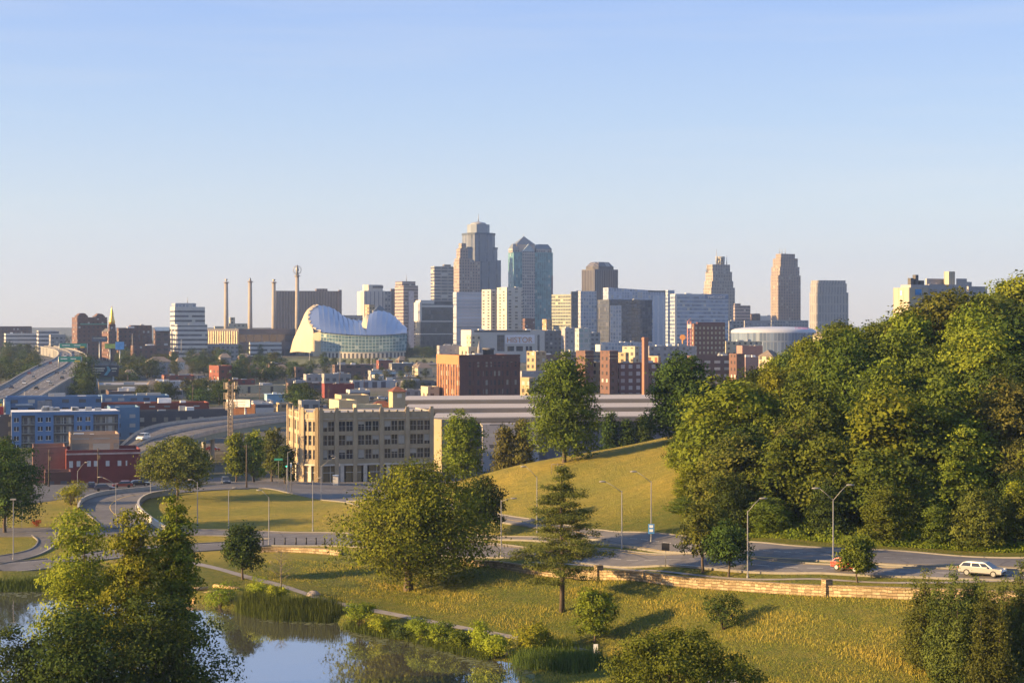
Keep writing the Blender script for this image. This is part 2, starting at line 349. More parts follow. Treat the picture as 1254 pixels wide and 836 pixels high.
# ------------------------------------------------------------------ roads
def smooth_line(pts, n):
    pts = [Vector(p) for p in pts]; ext = [2 * pts[0] - pts[1]] + pts + [2 * pts[-1] - pts[-2]]; out = []
    seg = len(pts) - 1
    for k in range(n):
        t = k / (n - 1) * seg; i = min(int(t), seg - 1); f = t - i
        p0, p1, p2, p3 = ext[i], ext[i + 1], ext[i + 2], ext[i + 3]
        out.append(.5 * ((2 * p1) + (p2 - p0) * f + (2 * p0 - 5 * p1 + 4 * p2 - p3) * f * f + (3 * p1 - p0 - 3 * p2 + p3) * f ** 3))
    return out
def drape(L, Rr, n, m, off):
    L = smooth_line(L, n); Rr = smooth_line(Rr, n); rows = []
    pts = np.array([[(l.x + (r.x - l.x) * k / (m - 1), l.y + (r.y - l.y) * k / (m - 1)) for k in range(m)] for l, r in zip(L, Rr)])
    z = TZ(pts[..., 0], pts[..., 1]) + off
    return [[(pts[i, j, 0], pts[i, j, 1], z[i, j]) for j in range(m)] for i in range(n)]
paint_w = plain('road_paint_white', (.42, .41, .40), .8, .2, 2.)
paint_y = plain('road_paint_yellow', (.55, .36, .06), .8, .2, 2.)
kerb_m = plain('kerb_concrete', (.17, .16, .145), .9, .15, 1.)
def kerb(edge, w, h, off=0.0, side=1):
    rows = []
    for i, p in enumerate(edge):
        q = edge[min(i + 1, len(edge) - 1)]; o = edge[max(i - 1, 0)]; t = Vector((q[0] - o[0], q[1] - o[1], 0)).normalized(); nrm = Vector((-t.y, t.x, 0)) * side
        z = p[2]; a = Vector((p[0], p[1], 0)); bq = a + nrm * w
        rows.append([(a.x, a.y, z - .15), (a.x, a.y, z + h), (bq.x, bq.y, z + h), (bq.x, bq.y, z - .45)])
    return rows
def road(name, near, far, mat=None, n=70, m=9, off=.07, kn=True, kf=True, marks=(), h=.14, w=.22, edges=True):
    L = [G(*p) for p in near]; Rr = [G(*p) for p in far]
    rows = drape(L, Rr, n, m, off)
    mb = MB(); mb.grid(rows, uvs=[[(j, i) for j in range(m)] for i in range(n)])
    o = mb.build(name, mat or asphalt); tag(o, kind='structure')
    if me_up(o): o.data.flip_normals()
    kb = MB()
    if kn: kb.grid(kerb([r[0] for r in rows], w, h, side=1), smooth=False)
    if kf: kb.grid(kerb([r[-1] for r in rows], w, h, side=-1), smooth=False)
    if kb.f: tag(kb.build('kerb', kerb_m), kind='structure')
    for frac, wd, mt, dash in marks:
        pb = MB(); fine = drape(L, Rr, n * 2, 41, off + .012)
        for i in range(len(fine) - 1):
            if dash and (i // 2) % 3 == 0: continue
            def at(r, f):
                k = f * 40; a = min(int(k), 39); t = k - a; return tuple(r[a][c] + (r[a + 1][c] - r[a][c]) * t for c in range(3))
            wid = (Vector(fine[i][0]) - Vector(fine[i][-1])).length; hw = wd / 2 / max(wid, .1)
            pb.face([at(fine[i], frac - hw), at(fine[i], frac + hw), at(fine[i + 1], frac + hw), at(fine[i + 1], frac - hw)])
        tag(pb.build('road_marking', mt), kind='structure')
    return rows
def me_up(o):
    return sum(p.normal.z * p.area for p in o.data.polygons) < 0
R1n = [(1330,715),(1254,712),(1121,707),(1000,702),(810,693),(700,688),(613,683),(500,676),(420,669),(330,668)]
R1f = [(1330,702),(1254,699),(1121,696),(1000,691),(810,679),(700,672),(613,667),(500,659),(420,653),(330,651)]
road('road', R1n, R1f, n=150, m=11, marks=((.06, .14, paint_w, False), (.5, .14, paint_w, True), (.93, .16, paint_y, False)))
R2n = [(1330,700),(1254,697),(1121,693.5),(1000,687),(900,681),(810,676),(740,668)]
R2f = [(1330,689),(1254,684),(1121,677),(1000,671),(930,665),(830,656),(740,650)]
road('road', R2n, R2f, n=110, m=9, off=.075, marks=((.07, .16, paint_y, False), (.5, .14, paint_w, True)))
road('road', [(742,661),(700,655),(650,645),(600,637),(540,622),(470,612),(425,614)], [(742,650),(700,645),(650,636),(600,628),(540,612),(470,602),(420,600)], n=70, off=.07, marks=((.5, .16, paint_y, False),))
road('road', [(745,668.5),(680,665),(613,661),(560,659),(500,658)], [(745,664),(680,660.5),(613,657),(560,655),(500,655)], n=40, m=5, off=.075)
road('road', [(332,660),(262,656),(140,657),(60,657),(-80,658)], [(332,651),(262,649),(140,648),(60,647),(-80,648)], n=60, off=.065, marks=((.5, .14, paint_w, True),))
road('road', [(332,668),(262,674),(150,683),(45,698),(-80,706)], [(332,661),(262,665),(150,672),(45,686),(-80,694)], n=60, off=.068, marks=((.1, .14, paint_w, False), (.9, .14, paint_w, False)))
road('road', [(70,654),(70,662),(62,672),(40,682),(0,691)], [(40,656),(47,663),(40,672),(20,678),(-20,684)], n=40, off=.085, marks=((.08, .2, paint_w, False),))
LP = [(125,646),(112,634),(98,622),(105,613),(130,606),(180,601),(230,597),(285,592)]; RP = [(202,647),(182,636),(172,624),(176,615),(192,608),(225,603.5),(270,600),(305,599)]
road('road', RP, LP, n=70, m=9, off=.08, marks=((.5, .16, paint_y, False), (.08, .14, paint_w, False)))
road('road', [(270,600),(320,598),(350,603),(400,613),(440,620)], [(262,590),(320,588),(350,587),(400,586.5),(470,590)], n=40, m=9, off=.06, kf=False)
road('road', [(20,619),(95,609),(190,598),(275,591)], [(20,594),(100,591),(190,587),(275,584)], mat=asphalt_dark, n=40, off=.05, kf=False, kn=False)
# walls along the loop road
def lowwall(px, h, th, mat, label, name='retaining_wall', n=60, taper=1.0, capm=None):
    line = smooth_line([G(*p) for p in px], n); t = thing(name, line[0], label, 'wall'); mb = MB(); cb = MB()
    rows = []; cr = []
    for i, p in enumerate(line):
        q = line[min(i + 1, n - 1)]; o = line[max(i - 1, 0)]; d = Vector((q.x - o.x, q.y - o.y, 0)).normalized(); nr_ = Vector((-d.y, d.x, 0)) * th / 2
        z = tz(p.x, p.y); zz = z + h * (taper if isinstance(taper, float) else taper(i / (n - 1)))
        a, bq = p - nr_, p + nr_
        rows.append([(a.x, a.y, z - .6), (a.x, a.y, zz), (bq.x, bq.y, zz), (bq.x, bq.y, z - .6)])
        a, bq = p - nr_ * 1.25, p + nr_ * 1.25
        cr.append([(a.x, a.y, zz), (a.x, a.y, zz + .12), (bq.x, bq.y, zz + .12), (bq.x, bq.y, zz), (a.x, a.y, zz)])
    L = 0; us = []
    for i, p in enumerate(line):
        if i: L += (p - line[i - 1]).length
        us.append([(L, 0), (L, h), (L, h + th), (L, 2 * h + th)])
    mb.grid(rows, uvs=us, smooth=False); mb.build('wall_face', mat, t); cb.grid(cr, smooth=False); cb.build('coping', capm or mat, t)
    return t, line
lowwall([(96,627),(97,621),(105,613),(130,606),(180,601),(245,595)], .9, .3, concrete, 'long curved concrete barrier round the outside of the loop road', 'concrete_barrier')
lowwall([(203,652),(183,639),(170,626),(172,616.5),(186,609.5),(215,605)], 1.1, .35, concrete, 'short curved concrete barrier round the inside of the loop road', 'concrete_barrier')
stone, nt, b = principled('stone_wall', (.42, .33, .2), .95, 0, .15)
uv = nd(nt, 'ShaderNodeUVMap'); nz_ = nd(nt, 'ShaderNodeTexNoise'); nz_.inputs['Scale'].default_value = 1.3; nz_.inputs['Detail'].default_value = 3; nt.links.new(uv.outputs[0], nz_.inputs[0])
va = nd(nt, 'ShaderNodeVectorMath', operation='MULTIPLY_ADD'); nt.links.new(nz_.outputs['Color'], va.inputs[0]); va.inputs[1].default_value = (.35, .16, 0); nt.links.new(uv.outputs[0], va.inputs[2])
br_ = nd(nt, 'ShaderNodeTexBrick'); nt.links.new(va.outputs[0], br_.inputs['Vector']); br_.inputs['Scale'].default_value = 1.0; br_.inputs['Brick Width'].default_value = .62; br_.inputs['Row Height'].default_value = .21; br_.inputs['Mortar Size'].default_value = .018; br_.inputs['Mortar Smooth'].default_value = .3; br_.offset_frequency = 2; br_.squash = 1.6; br_.squash_frequency = 3
br_.inputs['Color1'].default_value = (.20, .145, .085, 1); br_.inputs['Color2'].default_value = (.42, .33, .21, 1); br_.inputs['Mortar'].default_value = (.06, .047, .03, 1)
st_ = ramp(nt, noise(nt, .35, 5, .7), .4, .7); sc_ = mixc(nt, mathn(nt, 'MULTIPLY', st_, .5), br_.outputs[0], (.13, .10, .06))
nt.links.new(sc_, b.inputs['Base Color']); bp = nd(nt, 'ShaderNodeBump'); bp.inputs['Distance'].default_value = .10; nt.links.new(mathn(nt, 'SUBTRACT', 1.0, br_.outputs['Fac']), bp.inputs['Height']); nt.links.new(bp.outputs[0], b.inputs['Normal'])
wall_t, wall_line = lowwall([(566,690),(600,694),(650,702),(738,709),(817,715),(900,722),(1000,728.5),(1120,733),(1254,739),(1320,742)], 1.05, .55, stone, 'long tan stone retaining wall along the near side of the main road', 'stone_wall', n=160, taper=lambda f: .55 + .45 * min(1, f * 4))
for k in (52, 108):
    p = wall_line[k]; mb = MB(); mb.box((p.x, p.y - .05, tz(p.x, p.y) - .4), (.9, .9, 2.25), .4); mb.build('pillar', stone, wall_t)
lowwall([(318,676),(345,675.5),(380,677),(418,680)], .75, .5, stone, 'short low stone wall under the row of black bollards', 'stone_wall', n=40)
# paths and logs
path_m = plain('path_concrete', (.18, .165, .155), .9, .2, .5)
road('path', [(228,690),(262,697),(300,708),(350,721),(410,740),(480,754),(540,766),(600,777),(632,783),(690,793),(735,801)], [(228,686.5),(262,693),(300,703.5),(350,716.5),(410,735.5),(480,749.5),(540,761.5),(600,772.5),(632,778.5),(690,789),(735,797.5)], mat=path_m, n=120, m=5, off=.06, kn=False, kf=False)
road('path', [(1320,719),(1121,714.5),(1000,710),(817,701),(738,695),(650,689)], [(1320,717),(1121,712.5),(1000,708),(817,699),(738,693.5),(650,688)], mat=path_m, n=100, m=3, off=.05, kn=False, kf=False)
road('path', [(840,842),(870,838),(905,836)], [(835,838),(868,834),(900,832)], mat=path_m, n=12, m=3, off=.06, kn=False, kf=False)
# ------------------------------------------------------------------ vegetation
def leaf_mat(name, a, b2, trans=.22):
    m = bpy.data.materials.new(name); m.use_nodes = True; nt = m.node_tree; nt.nodes.clear()
    out = nd(nt, 'ShaderNodeOutputMaterial'); mix = nd(nt, 'ShaderNodeMixShader'); df = nd(nt, 'ShaderNodeBsdfDiffuse'); tr = nd(nt, 'ShaderNodeBsdfTranslucent')
    vcn = nd(nt, 'ShaderNodeVertexColor', layer_name='tone'); oi = nd(nt, 'ShaderNodeObjectInfo')
    s = nd(nt, 'ShaderNodeSeparateColor'); nt.links.new(vcn.outputs[0], s.inputs[0])
    a, b2 = tuple(x * 1.25 for x in a), tuple(x * 1.2 for x in b2)
    c = mixc(nt, s.outputs[0], a, b2)
    hs = nd(nt, 'ShaderNodeHueSaturation'); nt.links.new(c, hs.inputs['Color'])
    nt.links.new(mathn(nt, 'ADD', mathn(nt, 'MULTIPLY', oi.outputs['Random'], .035), .489), hs.inputs['Hue'])
    nt.links.new(mathn(nt, 'ADD', mathn(nt, 'MULTIPLY', s.outputs[1], .5), mathn(nt, 'ADD', mathn(nt, 'MULTIPLY', oi.outputs['Random'], .35), .6)), hs.inputs['Value'])
    nt.links.new(hs.outputs[0], df.inputs[0]); nt.links.new(hs.outputs[0], tr.inputs[0])
    mix.inputs[0].default_value = trans; nt.links.new(df.outputs[0], mix.inputs[1]); nt.links.new(tr.outputs[0], mix.inputs[2]); nt.links.new(mix.outputs[0], out.inputs[0])
    return m
LM = {
 'yellow': leaf_mat('leaves_yellow_green', (.175, .175, .02), (.105, .13, .017)),
 'bright': leaf_mat('leaves_bright_green', (.14, .155, .018), (.075, .10, .014)),
 'mid': leaf_mat('leaves_mid_green', (.095, .11, .017), (.05, .068, .013)),
 'olive': leaf_mat('leaves_olive', (.12, .122, .024), (.065, .08, .018)),
 'dark': leaf_mat('leaves_dark_green', (.05, .07, .017), (.03, .045, .012), .2),
 'pine': leaf_mat('needles_pine', (.105, .115, .028), (.06, .072, .018), .15),
 'juniper': leaf_mat('needles_juniper', (.095, .105, .024), (.042, .054, .015), .15),
 'brown': leaf_mat('leaves_brownish', (.12, .112, .03), (.075, .078, .02)),
 'lime': leaf_mat('leaves_lime', (.22, .22, .02), (.15, .17, .02)),
 'reed': leaf_mat('reed_blades', (.07, .09, .02), (.045, .06, .015)),
 'reedy': leaf_mat('reed_blades_yellow', (.20, .19, .025), (.12, .13, .02)),
 'mid_dim': leaf_mat('leaves_city_green', (.055, .07, .017), (.032, .044, .012)),
 'olive_dim': leaf_mat('leaves_city_olive', (.07, .07, .02), (.042, .045, .014)),
 'red': leaf_mat('leaves_red', (.30, .045, .02), (.20, .035, .015)),
}
def cards(name, pos, nrm, size, tone, mat, parent, aspect=.62):
    """many small leaf quads as one mesh"""
    n = len(pos); rs = np.random.RandomState(n % 9973 + 7)
    nrm = nrm / np.maximum(np.linalg.norm(nrm, axis=1, keepdims=True), 1e-6)
    t = rs.normal(size=(n, 3)); t -= (t * nrm).sum(1, keepdims=True) * nrm; t /= np.maximum(np.linalg.norm(t, axis=1, keepdims=True), 1e-6)
    bt = np.cross(nrm, t); a = t * (size * .5)[:, None]; b = bt * (size * .5 * aspect)[:, None]
    V = np.stack([pos - a, pos - b * .95 + a * .1, pos + a, pos + b * 1.05 - a * .1], 1).reshape(-1, 3)
    me = bpy.data.meshes.new(name); me.vertices.add(4 * n); me.vertices.foreach_set('co', V.astype(np.float32).ravel())
    me.loops.add(4 * n); me.polygons.add(n); me.loops.foreach_set('vertex_index', np.arange(4 * n, dtype=np.int32))
    me.polygons.foreach_set('loop_start', np.arange(0, 4 * n, 4, dtype=np.int32)); me.polygons.foreach_set('loop_total', np.full(n, 4, np.int32))
    ca = me.color_attributes.new('tone', 'FLOAT_COLOR', 'POINT')
    tc_ = np.zeros((n, 4)); tc_[:, 0] = tone[:, 0]; tc_[:, 1] = tone[:, 1]; tc_[:, 3] = 1
    ca.data.foreach_set('color', np.repeat(tc_, 4, 0).astype(np.float32).ravel())
    me.update(); me.materials.append(mat)
    o = bpy.data.objects.new(name, me); COL.objects.link(o)
    if parent is not None: o.parent = parent
    return o
def blob_leaves(blobs, n, leaf, seed, clump=.18, per=26, hollow=.55, flat=.0):
    """leaf clusters spread over and inside a set of lobes; every cluster has its own tone"""
    rs = np.random.RandomState(seed); B = np.array(blobs, float)
    wgt = (B[:, 3] * B[:, 4] + B[:, 3] * B[:, 5] + B[:, 4] * B[:, 5]); wgt /= wgt.sum()
    nc_ = max(4, n // per); k = rs.choice(len(B), nc_, p=wgt)
    d = rs.normal(size=(nc_, 3)); d[:, 2] += .25; d /= np.linalg.norm(d, axis=1, keepdims=True)
    rr = hollow + (1.06 - hollow) * rs.rand(nc_) ** .6
    cc = B[k, :3] + d * B[k, 3:6] * rr[:, None]
    bt = rs.rand(len(B)); ct = np.clip(.55 * rs.rand(nc_) + .45 * bt[k], 0, 1); cv = rs.rand(nc_)
    idx = np.repeat(np.arange(nc_), per); m = len(idx)
    rad = clump * (B[k, 3] + B[k, 4]) / 2; rad = np.clip(rad, leaf * 1.2, leaf * 4.5)
    off = rs.normal(size=(m, 3)) * rad[idx][:, None] * np.array([1, 1, .6 - flat * .3])
    pos = cc[idx] + off
    nrm = d[idx] * 1.25 + rs.normal(size=(m, 3)) * .6 + np.array([0, 0, .35 + flat])
    size = leaf * (.6 + .8 * rs.rand(m)); tone = np.stack([ct[idx], np.clip(cv[idx] * .7 + .3 * rs.rand(m), 0, 1)], -1)
    return pos, nrm, size, tone
def lobes(h, w, clear, seed, n=14, top=1.0, flat=1.0, lean=0.0, low=1.0, depth=None):
    """crown lobes for a tree of height h, crown width w, clear trunk height"""
    r = random.Random(seed); out = []; ch = h - clear; dp = depth or w
    for i in range(n):
        f = (i + .5) / n; prof = math.sin(math.pi * min(1, max(0, (.14 + .76 * f) ** .8))) ** .55 * (1 - (1 - top) * f) * (low + (1 - low) * min(1, f * 2))
        br = (.185 + .10 * r.random()) * min(w, ch * 1.3) * (.6 + .5 * prof); a = i * 2.399963 + r.uniform(-.5, .5)
        rx = max(0, w * .5 * prof - br * .75) * r.uniform(.55, 1.12); ry = max(0, dp * .5 * prof - br * .75) * r.uniform(.55, 1.12)
        zc = clear + br * .4 * flat + (ch - br * (.55 + .4 * flat)) * f
        out.append((math.cos(a) * rx + lean * f, math.sin(a) * ry, zc, br * r.uniform(.85, 1.25), br * r.uniform(.85, 1.25), br * .8 * flat))
    out.append((lean * .5, 0, clear + ch * .5, w * .26, dp * .26, ch * .34)); return out
def trunk_mb(h, clear, blobs, r0, seed, nl=7, lean=0.0):
    r = random.Random(seed); mb = MB(); top = clear + (h - clear) * .55
    pts = [(0, 0, -.8), (0, 0, .0), (r.uniform(-.15, .15), r.uniform(-.1, .1), clear * .6), (lean * .2 + r.uniform(-.3, .3), r.uniform(-.3, .3), clear + (h - clear) * .25), (lean * .45, 0, top)]
    mb.tube(pts, [r0 * 1.5, r0 * 1.25, r0, r0 * .75, r0 * .25], 8)
    for b in r.sample(blobs, min(nl, len(blobs))):
        s = Vector(pts[2]).lerp(Vector(pts[3]), r.random()); e = Vector(b[:3]); mid = s.lerp(e, .5) + Vector((0, 0, -.06 * (e - s).length))
        mb.tube([s, mid, e], [r0 * .5, r0 * .33, r0 * .10], 6)
        for q in range(2):
            f = mid.lerp(e, r.uniform(.2, .8)); g = f + Vector((r.uniform(-1, 1), r.uniform(-1, 1), r.uniform(.2, 1))).normalized() * b[3] * .8
            mb.tube([f, g], [r0 * .2, r0 * .06], 5)
    return mb
NK, LK = 1.9, 1.12
def tree(name, loc, h, w, clear, seed, mat, label, cat='tree', group=None, n=6000, leaf=.3, nb=14, r0=None, clump=.18, per=26, bk=None, hollow=.55, **kw):
    t = thing(name, loc, label, cat, group); bl = lobes(h, w, clear, seed, nb, **kw)
    bl = [(x, y, z, a, b, c) for x, y, z, a, b, c in bl]
    tm = trunk_mb(h, clear, bl, r0 or h * .018, seed + 1, lean=kw.get('lean', 0))
    o = tm.build('trunk', bk or bark); o.parent = t
    pos, nrm, size, tone = blob_leaves(bl, int(n * NK), leaf * LK, seed + 2, clump, per, hollow)
    cards('crown', pos, nrm, size, tone, LM[mat], t)
    return t
def bush(name, loc, h, w, seed, mat, label, cat='bush', group=None, n=1500, leaf=.22, nb=7, depth=None):
    t = thing(name, loc, label, cat, group); r = random.Random(seed); dp = depth or w; bl = []
    for i in range(nb):
        a = i * 2.4; q = r.uniform(.1, .6); br = r.uniform(.22, .34)
        bl.append((math.cos(a) * q * w / 2, math.sin(a) * q * dp / 2, h * r.uniform(.28, .66), br * w * .9, br * dp * .9, h * r.uniform(.24, .34)))
    mb = MB()
    for b in bl: mb.tube([(0, 0, -.3), (b[0] * .4, b[1] * .4, b[2] * .5), b[:3]], [h * .02, h * .014, h * .006], 5)
    mb.build('stem', bark).parent = t
    pos, nrm, size, tone = blob_leaves(bl, n, leaf, seed, .2, 18, .5); k = pos[:, 2] > -.05
    cards('foliage', pos[k], nrm[k], size[k], tone[k], LM[mat], t); return t
def conifer_columns(name, loc, h, w, seed, mat, label, group=None, n=30000, leaf=.23, spires=6):
    """a juniper: several ragged upright spires from one base"""
    t = thing(name, loc, label, 'juniper', group); r = random.Random(seed); bl = []; mb = MB()
    for s in range(spires):
        a = s * 2.4 + r.random(); q = 0 if s == 0 else r.uniform(.25, .55); hh = h * (1 if s == 0 else r.uniform(.62, .95)); bx, by = math.cos(a) * q * w / 2, math.sin(a) * q * w / 2
        m = 8
        for i in range(m):
            f = i / (m - 1); rr = w * .31 * (1 - f * .84) * (.55 + .45 * min(1, f * 4)) * r.uniform(.8, 1.2)
            bl.append((bx * (1 + .15 * f) + r.uniform(-.2, .2), by * (1 + .15 * f) + r.uniform(-.2, .2), .5 + f * (hh - .9), rr, rr, hh / m * .85))
        mb.tube([(bx * .2, by * .2, -.5), (bx * .8, by * .8, hh * .4), (bx, by, hh * .9)], [h * .016, h * .01, .02], 6)
    mb.build('trunk', bark).parent = t
    pos, nrm, size, tone = blob_leaves(bl, n, leaf, seed, .35, 16, .45); nrm[:, 2] -= .2
    cards('crown', pos, nrm, size, tone, LM[mat], t, .45); return t
# --- street and park trees, each where it stands
def hpx(v0, v1, d): return (v1 - v0) / F * d
def stand(name, u, v, vtop, wpx, mat, label, d=None, clear=.2, n=6000, leaf=.3, seed=1, **kw):
    p = G(u, v) if d is None else S(u, d); d = p.y
    h = (CAMZ - (vtop - HZ) / F * d) - p.z
    return tree(name, p, h, wpx / F * d, h * clear, seed, mat, label, n=n, leaf=leaf, **kw)
stand('broadleaf_tree', 98, 0, 624, 112, 'yellow', 'tall yellow green tree on the pond bank, left one of three behind the dark crowns', d=174, clear=.12, n=12000, leaf=.26, seed=21, nb=15)
stand('broadleaf_tree', 163, 0, 622, 84, 'yellow', 'tall yellow green tree on the pond bank, middle one of three behind the dark crowns', d=171, clear=.15, n=11000, leaf=.26, seed=33, nb=15)
stand('broadleaf_tree', 216, 0, 603, 78, 'bright', 'tallest yellow green tree on the pond bank, right one of three with a thin top', d=176, clear=.12, n=11000, leaf=.26, seed=47, nb=16, top=.62)
stand('broadleaf_tree', 26, 0, 764, 112, 'dark', 'low thin green tree at the very bottom left corner before open water', d=152, clear=.1, n=5200, leaf=.24, seed=57, nb=10, hollow=.3)
stand('broadleaf_tree', 100, 0, 742, 150, 'dark', 'wide shade-darkened green tree in front of the pond near the bottom left corner', d=150, clear=.1, n=9000, leaf=.25, seed=51, nb=18, hollow=.4)  # dark leaf colour stands in for shade from the hill on the left
stand('broadleaf_tree', 200, 0, 726, 165, 'dark', 'shade-darkened green tree in front of the pond beside open water, right of the wide one', d=153, clear=.1, n=11000, leaf=.25, seed=63, nb=18, hollow=.4)  # hill shade put into the leaf colour here too
stand('broadleaf_tree', 6, 652, 541, 104, 'dark', 'dense dark round tree on the lawn at the left edge of the picture', clear=.16, n=9000, leaf=.4, seed=71, nb=16)
stand('broadleaf_tree', 217, 612, 534, 106, 'olive', 'wide olive tree inside the loop road by the grass triangle', clear=.22, n=9000, leaf=.42, seed=83, nb=16)
stand('broadleaf_tree', 297, 709, 640, 48, 'dark', 'small compact dark green tree beside the pond path', clear=.18, n=4500, leaf=.3, seed=95, nb=11)
big = stand('broadleaf_tree', 500, 723, 566, 176, 'bright', 'very broad leaning green tree on the slope beside the pond path', clear=.12, n=24000, leaf=.34, seed=105, nb=26, lean=1.5, r0=.55, flat=.9)
_b = [(-2.5, -4.5, 6.5, 3.3, 2.6, 3.4), (-.5, -5.4, 8.5, 2.8, 2., 2.6), (-4.2, -3.5, 9, 2.6, 2.2, 2.2), (-1.2, -4.6, 4.6, 2., 1.8, 1.8)]
cards('dead_leaves', *blob_leaves(_b, 6500, .27, 9, .2, 24, .5), LM['brown'], big)
stand('broadleaf_tree', 592, 660, 585, 62, 'dark', 'dark roundish tree on the median right behind the broad leaning tree', clear=.2, n=5200, leaf=.34, seed=117, nb=12)
stand('broadleaf_tree', 566, 574, 502, 60, 'bright', 'bushy green tree at the right end of the four storey tan building', d=342, clear=.05, n=6000, leaf=.4, seed=129, nb=13)
stand('broadleaf_tree', 691, 566, 431, 98, 'mid', 'tall dark leafy tree standing alone on the grassy hill', clear=.06, n=12000, leaf=.42, seed=141, nb=20, top=.75)
stand('broadleaf_tree', 838, 0, 433, 92, 'dark', 'tall dark oak at the edge of the wooded hill above the lawn', d=330, clear=.05, n=13000, leaf=.44, seed=153, nb=18, top=.85)
stand('broadleaf_tree', 861, 701, 612, 58, 'olive', 'thin olive brown young tree on the roadside verge, left of a pair', clear=.24, n=4200, leaf=.26, seed=165, nb=11)
stand('broadleaf_tree', 892, 706, 638, 54, 'dark', 'dark small round tree on the roadside verge, right of a pair by the lamp', clear=.26, n=4600, leaf=.25, seed=177, nb=10)
stand('broadleaf_tree', 1050, 713, 655, 46, 'mid', 'small young tree on the verge hiding most of the red car', clear=.24, n=3600, leaf=.24, seed=189, nb=10)
stand('broadleaf_tree', 728, 786, 720, 56, 'bright', 'short bushy tree on the wild grass slope right of the pine', clear=.14, n=4200, leaf=.24, seed=201, nb=10)
tall_f = tree('broadleaf_tree', S(825, 150, 0), 0, 0, 0, 1, 'mid', '', n=10) if False else None
p = S(822, 150); h = CAMZ - (768 - HZ) / F * 150 - p.z
tree('broadleaf_tree', p, h, 15.5, h * .38, 213, 'mid', 'flat spreading tree with a feathery canopy at the bottom centre', n=13000, leaf=.22, nb=22, flat=.62, top=.95, hollow=.35)
stand('broadleaf_tree', 1242, 668, 588, 26, 'lime', 'slender pale yellow tree at the foot of the wood by the right edge', clear=.1, n=2500, leaf=.26, seed=219, nb=9)
for i, (u, v, vt, wp, mt, lb) in enumerate([(289, 590, 531, 24, 'bright', 'slim pale green tree behind the utility pole, leftmost of the street clump'), (311, 590, 527, 28, 'yellow', 'yellow green tree of the street clump right of the utility pole'), (333, 590, 523, 30, 'olive', 'tallest olive tree of the street clump left of the tan building'), (349, 592, 545, 22, 'dark', 'low dark tree squeezed against the corner of the tan building')]):
    stand('broadleaf_tree', u, v, vt, wp, mt, lb, clear=.12, n=3600, leaf=.45, seed=301 + i, nb=11)
bush('bush', G(87, 618), 5.6, 7.2, 5, 'lime', 'round yellow bush beside the outer concrete barrier', n=2400, leaf=.34)
bush('bush', G(44, 645), 1.5, 1.9, 6, 'red', 'small red shrub alone on the lit lawn', n=420, leaf=.2)
for i, (u, d, vt, wp, lb) in enumerate([(618, 372, 520, 34, 'rusty dark shrub behind the hill crest, nearest the tan station wing'), (640, 372, 512, 34, 'tall rusty dark shrub behind the hill crest beside the lone tall tree'), (747, 392, 505, 26, 'pointed dark evergreen behind the crest, left of three'), (768, 392, 514, 24, 'short dark evergreen behind the crest, middle of three'), (789, 392, 508, 24, 'dark evergreen behind the crest touching the dark oak')]):
    stand('evergreen_tree', u, 0, vt, wp, 'dark' if i > 1 else 'brown', lb, d=d, clear=.03, n=3200, leaf=.45, seed=331 + i, nb=11, top=.5)
# shrubs and shore plants
bush('bush', G(886, 770), 4.2, 5.2, 401, 'dark', 'dark shrub on the slope just behind the feathery canopy', n=2600, leaf=.22)
bush('bush', S(592, 160), 4.3, 5.0, 403, 'yellow', 'bright leafed bush at the bottom edge on the near pond bank', n=3000, leaf=.2)
bush('bush', S(352, 163), 1.0, 2.6, 404, 'brown', 'thin brownish bush tip at the bottom edge before the water', n=400, leaf=.18)
for i, (u, v, h, wd, mt, lb) in enumerate([(316, 738, 3.4, 3.2, 'lime', 'bright lime shrub at the far pond shore, left of two'), (338, 742, 2.7, 3.0, 'lime', 'bright lime shrub at the far pond shore, next to the reeds'), (270, 744, 3.3, 5., 'mid', 'dark shore shrub in front of the timber steps'),
    (440, 770, 3.0, 3.4, 'mid', 'green shore bush at the bend right of the tall reeds'), (466, 776, 2.0, 3.0, 'bright', 'low bright bush between two darker shore bushes'), (494, 781, 1.9, 3.0, 'reed', 'low dull bush under the broad tree reflection'),
    (516, 785, 3.0, 3.2, 'mid', 'round green shore bush in the middle of the shore row'), (541, 791, 2.8, 3.0, 'mid', 'green shore bush with a reddish tip before the path bend'), (563, 796, 2.2, 2.6, 'dark', 'dark low shore bush left of the bright pair'),
    (587, 801, 3.6, 2.6, 'bright', 'upright bright shore bush, taller of a pair left of the small dock'), (606, 806, 2.6, 2.4, 'yellow', 'short yellow shore bush just left of the small dock'), (643, 806, 3.6, 3.0, 'yellow', 'upright yellow bush just right of the small dock'), (662, 798, 3.0, 3.2, 'mid', 'green bush behind the yellow one right of the dock')]):
    bush('bush', G(u, v), h * 1.15, wd * 1.3, 420 + i, {'mid': 'bright', 'dark': 'mid', 'bright': 'lime', 'yellow': 'lime'}.get(mt, mt), lb, n=2600, leaf=.22, group='bushes along the pond shore')
# bare young tree
t = thing('bare_tree', G(344, 722), 'leafless thin young tree between the path and the reeds', 'tree'); mb = MB(); r = random.Random(5)
mb.tube([(0, 0, -.3), (.05, 0, 2.2), (0, .05, 5.6)], [.12, .09, .025], 6)
for i in range(26):
    z = 1.5 + i * .15; a = i * 2.4; L = 2.4 * (1 - (z - 1.4) / 5.5) + .3; e = Vector((math.cos(a) * L, math.sin(a) * L, z + L * .5)); mb.tube([(0, 0, z), e], [.035, .012], 4)
    for k in range(3):
        f = Vector((0, 0, z)).lerp(e, .4 + .2 * k); mb.tube([f, f + Vector((r.uniform(-.5, .5), r.uniform(-.5, .5), r.uniform(.1, .6)))], [.015, .006], 3)
mb.build('trunk', bark_pale).parent = t
